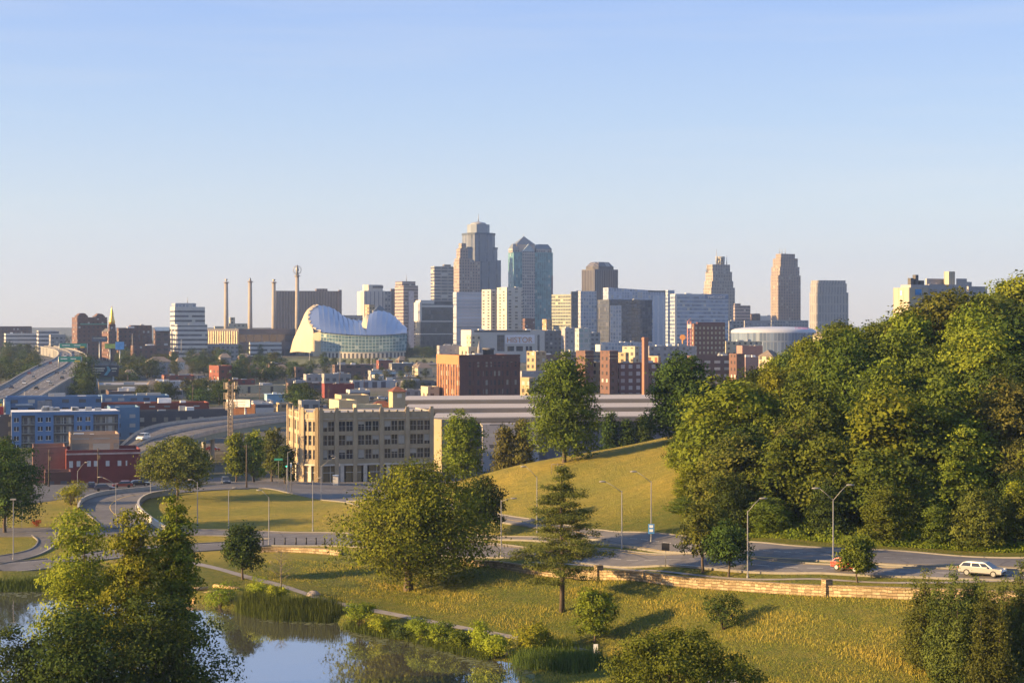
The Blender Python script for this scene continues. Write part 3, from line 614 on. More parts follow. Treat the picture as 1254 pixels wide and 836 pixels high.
# pine
pt = G(688, 749); t = thing('pine_tree', pt, 'tall layered pine with flat tiers of branches on the wild slope', 'pine'); hp = CAMZ - (571 - HZ) / F * pt.y - pt.z; r = random.Random(8); mb = MB()
mb.tube([(0, 0, -.5), (.1, 0, hp * .3), (-.1, 0, hp * .65), (0, 0, hp)], [.34, .26, .17, .03], 8); PP = []; 
tiers = 14
for i in range(tiers):
    f = i / (tiers - 1); z = hp * (.20 + .78 * f); Lm = hp * .41 * (1 - f) ** .75 * (.72 if i < 2 else 1) + .35
    for k in range(6 if f < .9 else 4):
        a = k * 1.05 + i * 1.37 + r.uniform(-.4, .4); L = Lm * r.uniform(.45, 1.12)
        if i < 3 and r.random() < .3: continue
        e = Vector((math.cos(a) * L, math.sin(a) * L, z + L * r.uniform(-.10, .10))); s = Vector((0, 0, z - .1)); s.z += r.uniform(-.02, .02) * hp; e.z = s.z + e.z - z + .1; mid = s.lerp(e, .55) + Vector((0, 0, -L * .05))
        mb.tube([s, mid, e], [.075 * (1 - .6 * f), .05 * (1 - .6 * f), .015], 5)
        for q in range(int(5 + L * 3.2)):
            g = r.uniform(.28, 1.04); c = s.lerp(e, g) + Vector((r.gauss(0, .14 * L), r.gauss(0, .14 * L), .12 + r.gauss(0, .05)))
            PP.append((c.x, c.y, c.z, .42, .42, .17))
mb.build('trunk', bark).parent = t
cards('needles', *blob_leaves(PP, 42000, .26, 77, .4, 13, .1, .3), LM['pine'], t, .35)
for u, d, vt, wp, sd, lb in [(1133, 168, 700, 58, 1, 'dense juniper with twin tips, leftmost of the juniper group'), (1166, 163, 694, 52, 2, 'dense juniper standing in front of the silver car'), (1194, 169, 706, 52, 3, 'dense juniper below the bonnet of the silver car'), (1216, 160, 728, 50, 4, 'shorter dark juniper in the dip of the juniper group'), (1250, 166, 694, 54, 5, 'dense juniper cut by the right edge of the picture')]:
    p = S(u, d); conifer_columns('juniper', p, CAMZ - (vt - HZ) / F * d - p.z, wp / F * d * 1.25, 500 + sd, 'juniper', lb, 'junipers at the bottom right')
# --- the wooded hill: eight kinds of crown, each tree an object of its own
protos = []
for k, (h, wd, cl, nb, top, n) in enumerate([(14, 11, .06, 15, .9, 5200), (15, 9.5, .05, 15, .7, 5000), (12, 11.5, .05, 15, 1., 5200), (16, 12, .08, 18, .85, 6000), (11, 8.5, .04, 12, .8, 4200), (13, 10, .05, 14, .95, 5000)]):
    protos.append((tree('woodland_tree', (0, -500 - 30 * k, -100), h, wd, h * cl, 600 + k * 7, 'mid', 'tmp', n=int(n * 1.25), leaf=.40, nb=nb, top=top, hollow=.6), h, wd))
spots = []; rr = random.Random(4)
def foot(u): return np.interp(u, [840, 900, 1040, 1254, 1330], [257, 233.5, 224, 218, 217])
def skyline(u): return np.interp(u, [800, 850, 880, 905, 935, 965, 1000, 1030, 1060, 1090, 1120, 1150, 1180, 1215, 1254, 1400], [545, 500, 470, 458, 444, 424, 395, 388, 390, 381, 368, 356, 366, 360, 336, 336])
row = 0; d = 0
while d < 122:
    step = 7.5 if d < 20 else 10.5
    u = 838 + rr.uniform(0, 30)
    while u < 1345:
        dd = foot(u) + 2.5 + d + rr.uniform(-2, 2)
        if dd < 345 + (u - 840) * .02: spots.append((u, dd, d))
        u += (10.5 if d > 15 else 7.0) * rr.uniform(.75, 1.3) * F / dd * .92
    d += step * .9
for u, d, hh, lb in ((1118, 268, 11, 'bleached dead tree with bare limbs high among the hill crowns'), (985, 243, 8, 'grey dead snag leaning out of the lower wood'), (1012, 238, 7, 'thin bare leaning stems at the foot of the wood behind the double lamp')):
    p = S(u, d - 4); t = thing('dead_tree', p, lb, 'tree'); mb = MB(); r = random.Random(u); mb.tube([(0, 0, -.3), (.4, -.4, hh * .5), (.3, -.8, hh)], [.2, .14, .04], 6)
    for k in range(12): z = hh * (.3 + .055 * k); a = k * 2.4; L = hh * .28 * r.uniform(.5, 1.1); s_ = Vector((.4, -.5, z)); e = s_ + Vector((math.cos(a) * L, -abs(math.sin(a)) * L * .7, L * .7)); mb.tube([s_, s_.lerp(e, .5) + Vector((0, 0, .2)), e], [.07, .05, .015], 5)
    mb.build('trunk', plain('bleached_wood', (.30, .27, .22), .9, .2, 2.)).parent = t
used_first = set(); recs = []
for u, d, q in spots:
    p = S(u, d); vmax = skyline(u) + rr.uniform(0, 14); zmax = CAMZ - (vmax - HZ) / F * d
    hmax = zmax - p.z
    if hmax < 3.5: continue
    edge = min(1.0, .35 + max(0, u - 838) / 60)
    ht = rr.uniform(10, 17.5) * (1 if q > 12 else (.5 if q < 5 else .75)) * edge
    if d > 300: ht = max(ht, 13)
    if q > 70: ht = min(max(ht, hmax * rr.uniform(.85, 1)), 22)
    ht = min(ht, hmax)
    recs.append((u, d, q, p, ht))
for u, d, vt in ((1204, 344, 362), (1230, 340, 346), (1258, 336, 334), (1292, 336, 328)): p = S(u, d); recs.append((u, d, 99, p, CAMZ - (vt - HZ) / F * d - p.z))
tones = ['yellow', 'bright', 'mid', 'olive', 'mid', 'bright', 'dark', 'brown', 'mid', 'bright', 'mid']
tn = {'yellow': 'yellow green', 'bright': 'bright green', 'mid': 'mid green', 'olive': 'olive', 'brown': 'brownish', 'dark': 'dark green'}
ordw = ['leftmost', 'second from left', 'third from left', 'fourth from left', 'fifth from left', 'sixth from left', 'seventh from left', 'eighth from left', 'ninth from left', 'tenth from left'] + ['%s from left' % x for x in 'eleventh twelfth thirteenth fourteenth fifteenth sixteenth seventeenth eighteenth nineteenth twentieth'.split()]
def ordlab(kind, k, where):
    o = 'leftmost second third fourth fifth sixth seventh eighth ninth tenth eleventh twelfth thirteenth fourteenth fifteenth sixteenth seventeenth eighteenth nineteenth twentieth'.split()
    o += ['twenty-' + x for x in 'first second third fourth fifth sixth seventh eighth ninth'.split()]
    return 'leftmost %s %s' % (kind, where) if k == 0 else '%s %s from left, %s' % (o[k] if k < 29 else 'last', kind, where)
bands = [(0, 6, 'in the roadside fringe of the wood'), (6, 20, 'low in the wood'), (20, 50, 'halfway up the wood'), (50, 85, 'high in the wood'), (85, 999, 'on the wood crest')]
buck = {}; WOOD = []
for u, d, q, p, ht in sorted(recs, key=lambda a: a[0]):
    bnd = next(b[2] for b in bands if b[0] <= q < b[1]); tone = rr.choice(tones)
    if q < 6: tone = rr.choice(['bright', 'mid', 'dark', 'olive', 'mid'])
    k = buck.setdefault((bnd, tone), []); k.append(1)
    lab = ordlab(tn[tone] + ' tree', len(k) - 1, bnd)
    root, h0, w0 = protos[rr.randrange(len(protos))]; s = ht / h0; sx = max(s, .6) * rr.uniform(.9, 1.25)
    WOOD.append(dup(root, p, rr.uniform(0, 6.28), (sx, sx, s), lab, 'trees of the wooded hill', LM[tone]))
for root, _, _ in protos:
    for ch in list(root.children): bpy.data.objects.remove(ch)
    bpy.data.objects.remove(root)
# understorey at the foot of the wood: ground cover nobody could count
pos = []; 
rs = np.random.RandomState(12); n = 26000; uu = rs.uniform(842, 1340, n); q = rs.uniform(0, 1, n) ** 1.5 * 9; dd = foot(uu) + q - .5
xx = (uu - CX) / F * dd; zz = TZ(xx, dd); cl = np.sin(xx * 1.3) * np.cos(dd * 1.1 + xx * .4) * .5 + .5
pos = np.stack([xx, dd, zz + rs.rand(n) ** 1.3 * (.3 + 2.2 * cl) * np.minimum(1, .25 + q / 5)], -1)
tag(cards('undergrowth', pos, rs.normal(size=(n, 3)) * .8 + np.array([-.3, -.6, .5]), .34 * (.6 + .8 * rs.rand(n)), np.stack([cl, rs.rand(n)], -1), LM['bright'], None), 'tangled green undergrowth along the foot of the wooded hill', 'undergrowth', kind='stuff')
# --- wild grass on the slope, reeds on the shore
def blades(name, xy, h, wd, mat, label, seed, lean=.25, tone=None):
    rs = np.random.RandomState(seed); n = len(xy); z = TZ(xy[:, 0], xy[:, 1]); hh = h * (.5 + .8 * rs.rand(n)); a = rs.rand(n) * 6.28; l = rs.normal(size=(n, 2)) * lean * hh[:, None]
    b = np.stack([xy[:, 0], xy[:, 1], z - .05], -1); dx = np.stack([np.cos(a), np.sin(a), a * 0], -1) * wd / 2
    tip = b + np.stack([l[:, 0], l[:, 1], hh], -1); V = np.stack([b - dx, b + dx, tip + dx * .35, tip - dx * .35], 1).reshape(-1, 3)
    me = bpy.data.meshes.new(name); me.vertices.add(4 * n); me.vertices.foreach_set('co', V.astype(np.float32).ravel()); me.loops.add(4 * n); me.polygons.add(n)
    me.loops.foreach_set('vertex_index', np.arange(4 * n, dtype=np.int32)); me.polygons.foreach_set('loop_start', np.arange(0, 4 * n, 4, dtype=np.int32)); me.polygons.foreach_set('loop_total', np.full(n, 4, np.int32))
    ca = me.color_attributes.new('tone', 'FLOAT_COLOR', 'POINT'); t = np.zeros((n, 4)); t[:, 0] = rs.rand(n) if tone is None else tone; t[:, 1] = rs.rand(n); t[:, 3] = 1
    ca.data.foreach_set('color', np.repeat(t, 4, 0).astype(np.float32).ravel()); me.update(); me.materials.append(mat)
    o = bpy.data.objects.new(name, me); COL.objects.link(o); return tag(o, label, name.replace('_', ' '), kind='stuff')
LM['straw'] = leaf_mat('grass_straw', (.30, .215, .05), (.12, .14, .024), .3)
LM['lawn'] = leaf_mat('grass_lawn', (.21, .175, .04), (.13, .135, .03), .2)
rs = np.random.RandomState(31)
wx = np.array([p.x for p in wall_line]); wy = np.array([p.y for p in wall_line]); _o = np.argsort(wx)
n = 240000; uu = rs.uniform(300, 1330, n); dd = np.exp(rs.uniform(np.log(160), np.log(268), n)); xx = (uu - CX) / F * dd
lim = np.where(xx > wx.min(), np.interp(xx, wx[_o], wy[_o]) - .4, np.interp(uu, [300, 330, 420, 560], [272, 272, 262, 240]))
pathy = np.interp(uu, [228, 300, 410, 480, 540, 632, 735, 760, 1000], [999, 0, 0, 0, 0, 0, 0, 0, 0])
k = (dd < lim) & (pond_sd(xx, dd) < -.6); xx, dd, uu = xx[k], dd[k], uu[k]
_pl = np.array([(g.x, g.y) for g in smooth_line([G(*q) for q in [(228,688),(262,695),(300,706),(350,719),(410,738),(480,752),(540,764),(600,775),(632,781),(690,791),(735,799)]], 160)])
dist = np.min(np.hypot(xx[:, None] - _pl[None, :, 0], dd[:, None] - _pl[None, :, 1]), 1) if len(xx) < 400000 else None
k = dist > 1.3; xx, dd, uu, dist = xx[k], dd[k], uu[k], dist[k]
pn = np.sin(xx * .35 + 1.2) * np.cos(dd * .27 + xx * .11) + .5 * np.sin(xx * .9 + dd * .7)
hgt = np.clip(.16 + .12 * pn + .08 * (dist > 4), .06, .45)
blades('tall_grass', np.stack([xx, dd], -1), hgt, .075, LM['straw'], 'wild straw coloured grass covering the slope under the stone wall', 3, tone=np.clip(.6 - .4 * pn + rs.normal(size=len(xx)) * .2, 0, 1))
def strip(px, n, sd, jit):
    rs = np.random.RandomState(sd); L = np.array([(g.x, g.y) for g in smooth_line([G(*q) for q in px], 80)]); i = rs.randint(0, 80, n); return L[i] + rs.normal(size=(n, 2)) * jit
blades('reeds', strip([(300,740),(322,748),(345,753),(375,756),(408,757)], 9000, 4, (.8, 1.0)), 1.8, .06, LM['reed'], 'tall dull green reeds on the far pond shore', 5, .12)
blades('reeds', strip([(640,812),(665,815),(700,818),(728,815)], 5500, 6, (.8, 1.3)), 1.6, .07, LM['reed'], 'dull green reeds at the near right corner of the pond', 7, .15)
blades('reeds', strip([(650,800),(675,802),(695,800)], 2200, 8, (.6, .7)), 1.5, .08, LM['reedy'], 'yellow sunlit reeds beside the small dock', 9, .15)
blades('reeds', strip([(-40,722),(20,721),(60,721),(130,724)], 5200, 10, (.8, .8)), 1.2, .08, LM['reed'], 'low dark reeds on the far left pond bank', 11, .2)
blades('reeds', strip([(425,769),(455,777),(500,783),(545,796),(600,808)], 4200, 12, (.6, .5)), .9, .07, LM['reed'], 'short reeds under the row of shore bushes', 13, .2)
pads = MB(); rs_ = random.Random(9)
for a, b2, cnt in [((325, 757), (408, 763), 60), ((425, 771), (470, 785), 70), ((500, 785), (610, 815), 130), ((0, 726), (60, 725), 60), ((640, 815), (655, 830), 40)]:
    for i in range(cnt):
        f = rs_.random(); u, v = a[0] + (b2[0] - a[0]) * f + rs_.gauss(0, 4), a[1] + (b2[1] - a[1]) * f + rs_.gauss(1, 2.2); d = CAMZ * F / (v - HZ); x = XU(u, d); rd = rs_.uniform(.12, .4)
        pads.face([(x + rd * math.cos(k * .785), d + rd * math.sin(k * .785), .012 + .001 * (i % 7)) for k in range(8)])
pm = plain('lily_pad', (.10, .11, .045), .6, .3, 2.)
tag(pads.build('lily_pads', pm), 'floating lily pads along the pond edges', 'lily pads', kind='stuff')
# ------------------------------------------------------------------ downtown
A0 = R(25)
def foot4(u0, uc, u1, d, a=A0, depth=None, width=None):
    """footprint of a block: left wall u0-uc, near corner uc at distance d, front wall uc-u1"""
    ca, sa = math.cos(a), math.sin(a); xc = XU(uc, d); k1 = (u1 - CX) / F; k0 = (u0 - CX) / F
    t = width or (k1 * d - xc) / (ca - k1 * sa)
    s = depth or (xc - k0 * d) / (sa + k0 * ca)
    C = Vector((xc, d)); e1 = Vector((ca, sa)); e2 = Vector((-sa, ca))
    return [tuple(C), tuple(C + e1 * t), tuple(C + e1 * t + e2 * s), tuple(C + e2 * s)]
def zv(v, d): return CAMZ - (v - HZ) / F * d
def inset(poly, k):
    n = len(poly); c = Vector((sum(p[0] for p in poly) / n, sum(p[1] for p in poly) / n)); out = []
    for p in poly:
        v = Vector(p) - c; L = v.length; out.append(tuple(c + v * max(.05, (L - k) / L)))
    return out
def cap_roof(t, poly, z, mat, par=1.0, wallm=None, units=0, seed=0, big=1.0):
    """a flat roof below a parapet, with plant on it"""
    mb = MB(); mb.face([(p[0], p[1], z + .02) for p in inset(poly, .3)], uv=[(p[0], p[1]) for p in inset(poly, .3)]); mb.build('roof', mat, t)
    if par:
        pb = MB(); n = len(poly); o = poly; i2 = inset(poly, .5)
        for i in range(n):
            j = (i + 1) % n
            pb.face([(*o[i], z), (*o[j], z), (*o[j], z + par), (*o[i], z + par)]); pb.face([(*o[i], z + par), (*o[j], z + par), (*i2[j], z + par), (*i2[i], z + par)])
            pb.face([(*i2[j], z), (*i2[i], z), (*i2[i], z + par), (*i2[j], z + par)])
        pb.build('parapet', wallm or mat, t)
    r = random.Random(seed)
    if units and len(poly) == 4:
        a, b, c, dd = [Vector(p) for p in poly]; ang = math.atan2((b - a).y, (b - a).x); L, Dp = (b - a).length, (dd - a).length
        for k in range(units):
            f, g = r.uniform(.15, .85), r.uniform(.15, .7); p = a + (b - a) * f + (dd - a) * g; s = big * r.uniform(1.2, 3.2) * min(1, L / 15)
            ub = MB(); ub.box((p.x, p.y, z), (s * r.uniform(.8, 2), min(s, Dp * .25), s * r.uniform(.4, .8)), ang); ub.build('roof_unit', r.choice([steel, roof_white, concrete_pale]), t)
def zbase(d): return float(zcity(d)) - 4
def block(name, label, u0, uc, u1, vt, d, mat, a=A0, roofm=None, par=1.0, units=2, cat='building', depth=None, group=None, base=None, seed=None, side=None, poly=None, width=None):
    poly = poly or foot4(u0, uc, u1, d, a, depth, width); z0 = zbase(d) if base is None else base; z1 = zv(vt, d)
    t = thing(name, (poly[0][0], poly[0][1], z0), label, cat, group); mb = MB(); mb.prism(poly, z0, z1, 0, cap=False); mb.build('wall', mat, t)
    cap_roof(t, poly, z1, roofm or roof_grey, par, plain_of(mat), units, int(u1 * 7 + d) if seed is None else seed)
    return t, poly, z1
_pw = {}
def plain_of(m):
    b = m.node_tree.nodes.get('Principled BSDF'); c = tuple(b.inputs['Base Color'].default_value[:3]); k = tuple(round(x, 2) for x in c)
    if k not in _pw: _pw[k] = plain('trim_%d' % len(_pw), tuple(min(1, x) for x in c), .85, .12, .3)
    return _pw[k]
def add_tier(t, poly, z0, z1, mat, name='tower_tier', roofm=None, par=.8):
    mb = MB(); mb.prism(poly, z0, z1, 0, mcap=0, cap=False); o = mb.build(name, mat, t)
    mb = MB(); mb.face([(p[0], p[1], z1) for p in poly]); mb.build('roof', roofm or roof_grey, t); return o
def antenna(t, x, y, z, h, r=.5, name='antenna'):
    mb = MB(); mb.tube([(x, y, z - 1), (x, y, z + h * .5), (x, y, z + h)], [r, r * .6, r * .25], 5); mb.build(name, steel, t)
def cen(poly): return (sum(p[0] for p in poly) / len(poly), sum(p[1] for p in poly) / len(poly))
def subpoly(poly, f0, f1, g0, g1):
    a, b, c, d = [Vector(p) for p in poly]; e1, e2 = b - a, d - a
    return [tuple(a + e1 * f + e2 * g) for f, g in ((f0, g0), (f1, g0), (f1, g1), (f0, g1))]
def chamfer(poly, k):
    out = []; n = len(poly)
    for i in range(n):
        p, q, r = Vector(poly[i - 1]), Vector(poly[i]), Vector(poly[(i + 1) % n])
        out += [tuple(q + (p - q).normalized() * k), tuple(q + (r - q).normalized() * k)]
    return out
# material families
M_kcp = facade('f_kcp', (.185, .205, .25), (.08, .095, .13), 11.0, 3.9, .2, 1.0, .5, .2, blind=.0, seam=.2)
M_bryant = facade('f_bryant', (.34, .27, .235), (.06, .055, .06), 3.6, 3.9, .42, .5, blind=.1)
M_tp = facade('f_tp', (.15, .31, .35), (.09, .19, .22), 3.0, 3.9, .8, .96, .35, .15, blind=0.05, blindc=(.3, .36, .35))
M_tpc = facade('f_tpc', (.38, .36, .35), (.05, .055, .06), 3.2, 3.9, .5, .5, blind=.05)
M_comm = facade('f_comm', (.42, .39, .36), (.06, .06, .07), 9.0, 3.9, .9, .55, blind=.05)
M_oak = facade('f_oak', (.38, .31, .29), (.12, .10, .10), 2.2, 3.7, 1.0, .45, blind=.02)
M_fed = facade('f_fed', (.60, .58, .54), (.05, .055, .07), 7.0, 4.3, .97, .9, .6, .12, blind=.0)
M_whitebands = facade('f_wb', (.55, .53, .51), (.08, .08, .10), 3.0, 4.0, 1.0, .42, blind=.05)
M_white = plain('f_whitewall', (.46, .44, .42), .8, .06, .05)
M_bluewhite = facade('f_bluewhite', (.44, .46, .52), (.30, .34, .42), 60.0, 3.6, .98, .5, .5, .2, blind=0)
M_res = facade('f_res', (.52, .49, .44), (.10, .10, .10), 8.0, 3.2, .42, .55, blind=.15)
M_lux = facade('f_lux', (.36, .35, .27), (.10, .11, .10), 3.5, 3.4, .9, .62, .4, .12, blind=.15, blindc=(.3, .29, .22))
M_darkglass = facade('f_darkglass', (.10, .105, .12), (.055, .06, .075), 3.0, 3.6, .86, .86, .4, .1, blind=.12, blindc=(.11, .11, .13))
M_bronze = facade('f_bronze', (.15, .14, .145), (.05, .05, .06), 3.4, 200, .55, 1., .5, .15, blind=0)
M_blueg = facade('f_blueglass', (.42, .46, .53), (.16, .20, .29), 2.4, 3.6, 1.0, .6, .35, .12, blind=.05)
M_paleg = facade('f_paleglass', (.46, .47, .51), (.22, .25, .31), 3.0, 3.6, .7, .7, .35, .15, blind=.1)
M_plain_br = facade('f_hotelbrown', (.20, .155, .14), (.10, .08, .075), 3.4, 300, .45, 1., blind=0)
M_lime = facade('f_limestone', (.36, .315, .28), (.12, .105, .10), 3.6, 3.9, .4, .5, blind=.1)
M_lime2 = facade('f_cityhall', (.31, .25, .21), (.12, .10, .095), 4.2, 3.9, .36, .6, blind=.08)
M_court = facade('f_court', (.33, .31, .295), (.13, .125, .125), 4.4, 12., .3, .84, blind=.0)
M_brick_w = facade('f_brickwin', (.17, .085, .06), (.30, .26, .18), 3.2, 3.6, .42, .5, blind=.5, blindc=(.42, .38, .28))
M_brown_br = facade('f_brownbrick', (.155, .088, .072), (.06, .05, .05), 4.0, 3.8, .4, .45, blind=.2)
M_tan = facade('f_tan', (.40, .31, .19), (.07, .06, .05), 4.0, 3.8, .5, .5, blind=.2)
M_cream = facade('f_cream', (.48, .42, .31), (.09, .08, .07), 4.5, 3.8, .4, .45, blind=.2)
M_lilac = facade('f_lilac', (.35, .33, .34), (.14, .13, .14), 4.0, 3.6, .4, .45, blind=.3)
M_grey = facade('f_greyconc', (.30, .29, .285), (.08, .08, .09), 4.0, 3.8, .55, .45, blind=.1)
M_dkgrey = facade('f_dkgrey', (.16, .155, .16), (.06, .06, .07), 4.0, 3.8, .5, .5, blind=.15)
M_redbr = facade('f_redbrick', (.22, .075, .055), (.08, .07, .07), 5.0, 4.0, .32, .38, blind=.3)
M_ind = facade('f_indbrown', (.15, .10, .085), (.05, .05, .05), 6.0, 4.2, .5, .4, blind=.1)
# --- the far left ridge
block('office_building', 'low brown brick hall at the far left end of the skyline', -10, -8, 39, 400.5, 1900, M_brown_br, R(18))
block('office_building', 'low pale office block under the far left brown hall', 5, 7, 48, 409.5, 1750, M_whitebands, R(18), roofm=roof_white)
block('office_building', 'white stepped office with dark window band above the highway bend', 45, 47, 72, 406, 1700, M_whitebands, R(18), roofm=roof_white)
t, p4, z = block('office_building', 'small grey office just left of the brown institution', 60, 62, 80, 411, 1650, M_grey, R(18))
t, p4, z = block('institution_building', 'large brown brick institution with rounded gables and copper roof line', 88, 94.5, 131.5, 390, 1500, M_brown_br, R(24), par=1.2)
for f0, f1, vt in ((.02, .36, 386), (.62, .93, 386.5)):
    q = subpoly(p4, f0, f1, .05, .6); add_tier(t, q, z, zv(vt, 1500), M_brown_br, 'gable')
    c0, c1 = Vector(q[0]), Vector(q[1]); mid = (c0 + c1) / 2; rad = (c1 - c0).length / 2; e = (c1 - c0).normalized(); nn = Vector((-e.y, e.x)); mb = MB()
    rows = [[(*(mid - e * rad * .8 * math.cos(math.pi * k / 10) + nn * w_), zv(vt, 1500) + rad * .45 * math.sin(math.pi * k / 10)) for k in range(11)] for w_ in (0.2, 12)]
    mb.grid(rows, smooth=False); mb.face(rows[0]); mb.build('rounded_top', plain_of(M_brown_br), t)
mb = MB(); q = subpoly(p4, .1, .98, -.02, 0.0); mb.prism(q, zv(397.5, 1500), zv(396, 1500)); mb.build('copper_band', plain('copper_green', (.12, .26, .2), .6), t)
add_tier(t, subpoly(p4, .72, .80, .3, .5), z, zv(383.5, 1500), M_brown_br, 'chimney')
# church with gold spire
d = 1450; x = XU(137, d); zb = zbase(d); t = thing('church', (x, d, zb), 'brick church with a tall golden spire on the left skyline', 'church')
mb = MB(); mb.box((x, d, zb), (5.2, 5.2, zv(397, d) - zb), R(24)); mb.build('tower', M_brown_br, t)
gold = plain('gold_leaf', (.62, .40, .08), .35, .1, 1., .6, .5); mb = MB()
mb.tube([(x, d, zv(397, d)), (x, d, zv(393, d)), (x, d, zv(391.5, d)), (x, d, zv(386, d)), (x, d, zv(384, d)), (x, d, zv(378, d)), (x, d, zv(374, d))], [2.6, 2.7, 2.2, 1.4, 1.5, .5, .1], 8); mb.build('spire', gold, t)
ang = R(24); ca, sa = math.cos(ang), math.sin(ang)
def loc(x0, y0, lx, ly): return (x0 + lx * ca - ly * sa, y0 + lx * sa + ly * ca)
mb = MB(); q = [loc(x, d, lx, ly) for lx, ly in ((-3.2, -3), (3.2, -3), (3.2, 28), (-3.2, 28))]; z1 = zv(406, d); zr = zv(402, d); mb.prism(q, zb, z1, cap=False)
r0, r1 = loc(x, d, 0, -3), loc(x, d, 0, 28); mb.face([(*q[0], z1), (*q[1], z1), (*r0, zr)]); mb.build('nave', M_brown_br, t)
mb = MB(); mb.face([(*q[0], z1), (*r0, zr), (*r1, zr), (*q[3], z1)]); mb.face([(*q[1], z1), (*q[2], z1), (*r1, zr), (*r0, zr)]); mb.build('roof', roof_dark, t)
block('brick_building', 'long reddish brown building right of the church', 143, 145, 186, 403, 1480, M_brown_br)
t, p4, z = block('brick_building', 'taller brown block with small roof houses right of the church', 158, 160, 186, 399.5, 1500, M_brown_br, units=4)
block('brick_building', 'small dark brick building under the pale blue roof sign', 188, 190, 208, 405, 1420, M_ind)
t = thing('billboard', P(189, 401, 1420), 'pale blue rooftop sign left of the white office slab', 'billboard'); mb = MB(); mb.prism(foot4(189, 189.3, 207, 1420, R(10), 1.0), zv(405, 1420), zv(400.3, 1420)); mb.build('sign_panel', plain('sign_paleblue', (.30, .42, .58), .6, .1), t)
# white office slab
t, p4, z = block('office_building', 'white banded office slab with a smaller roof storey, left of the pylons', 208.5, 214, 251, 377, 1500, facade('f_office_w', (.56, .54, .51), (.07, .07, .09), 3., 4.1, 1., .42, blind=.03, oz=1), R(20), units=0)
add_tier(t, subpoly(p4, .03, .72, .1, .9), z, zv(371, 1500), M_paleg, 'roof_storey'); antenna(t, *cen(p4), zv(371, 1500), 6)
block('office_building', 'low podium with pale bands in front of the white office slab', 214, 217, 254, 398.5, 1460, M_whitebands, R(20))
# convention hall and its four pylons
t, p4, z = block('convention_hall', 'very long dark convention hall with a ribbed lit end under the pylons', 231, 292, 362, 403.8, 1620, facade('f_hall', (.12, .115, .13), (.05, .05, .06), 8., 14, .9, .5, blind=0), R(33), units=6)
e0, e1 = Vector(p4[0]), Vector(p4[3]); mb = MB(); n_ = 22
dirv = (e1 - e0).normalized(); off = Vector((-math.cos(R(33)), -math.sin(R(33)))) * .35
for k in range(n_):
    p = e0 + (e1 - e0) * ((k + .5) / n_) + off; mb.box((p.x, p.y, zbase(1620)), (2.6, .7, z - zbase(1620) - 1.2), math.atan2(dirv.y, dirv.x))
mb.build('end_wall_ribs', plain('tan_ribs', (.42, .33, .22), .85), t)
block('office_building', 'low tan civic building with a small tower behind the first pylon', 262, 263, 304, 400.5, 1800, M_cream, R(20), units=1)
t, p4, z = block('civic_hall', 'gabled civic hall with a stubby tower between the first two pylons', 277, 280, 303, 397, 1850, M_cream, R(20), units=0); add_tier(t, subpoly(p4, .1, .35, .1, .5), z, zv(388.5, 1850), M_cream, 'stub_tower')
t, p4, z = block('hotel_building', 'broad dark brown hotel slab with vertical ribs behind the pylons', 336, 338, 418.5, 357, 2050, M_plain_br, R(14), units=1, depth=22)
add_tier(t, subpoly(p4, .62, .79, .2, .8), z, zv(353, 2050), M_plain_br, 'penthouse')
mb = MB(); mb.prism(subpoly(p4, .955, 1., -.01, .2), zbase(2050), zv(354.5, 2050)); mb.build('end_pier', plain_of(M_plain_br), t)
pyl = plain('pylon_concrete', (.27, .235, .20), .85, .15, .1)
for k, (u, vt, kind) in enumerate([(277, 342, 'spinning crown shape on its tip'), (306.3, 341, 'slim needle finial on its tip'), (335.3, 342, 'flared cup on its tip'), (364, 334, 'large open ring on its tip')]):
    d = 1690; x = XU(u, d); zb = zv(406, d); zt = zv(vt + 4, d); t = thing('pylon', (x, d, zb), 'tall concrete pylon with a ' + kind + ', ' + ['leftmost', 'second from left', 'third from left', 'rightmost'][k] + ' of four', 'pylon', 'pylons over the convention hall')
    mb = MB(); mb.tube([(x, d, zb - 12), (x, d, zb + 10), (x, d, zt)], [2.35, 2.2, 1.75], 14); mb.build('shaft', pyl, t)
    mb = MB(); mb.tube([(x, d, zt - .3), (x, d, zt + .3), (x, d, zt + .31), (x, d, zt + .8)], [2.9, 3.3, 2.4, 2.2], 14); mb.build('collar', pyl, t)
    mb = MB(); h = zv(vt, d) - zt
    if k == 0: mb.tube([(x, d, zt), (x, d, zt + h * .35), (x, d, zt + h * .5), (x, d, zt + h * 1.1)], [1.3, .6, .5, 1.9], 8)
    elif k == 1: mb.tube([(x, d, zt), (x, d, zt + h * .5), (x, d, zt + h * .7), (x, d, zt + h * 1.3)], [1.5, .9, 1.2, .15], 8)
    elif k == 2: mb.tube([(x, d, zt), (x, d, zt + h * .4), (x, d, zt + h)], [.8, .6, 2.0], 8)
    else:
        mb.tube([(x, d, zt), (x, d, zt + 4.5), (x, d, zt + 6), (x, d, zt + 11)], [1.5, 1.2, 1.8, .4], 8)
        for rr_ in (3.6, 4.2): mb.tube([(x + rr_ * math.cos(a * .3927), d, zt + 6 + rr_ * math.sin(a * .3927)) for a in range(17)], .18, 5)
    mb.build('finial', plain('finial_metal', (.22, .2, .17), .5, .1, 1., .4), t)
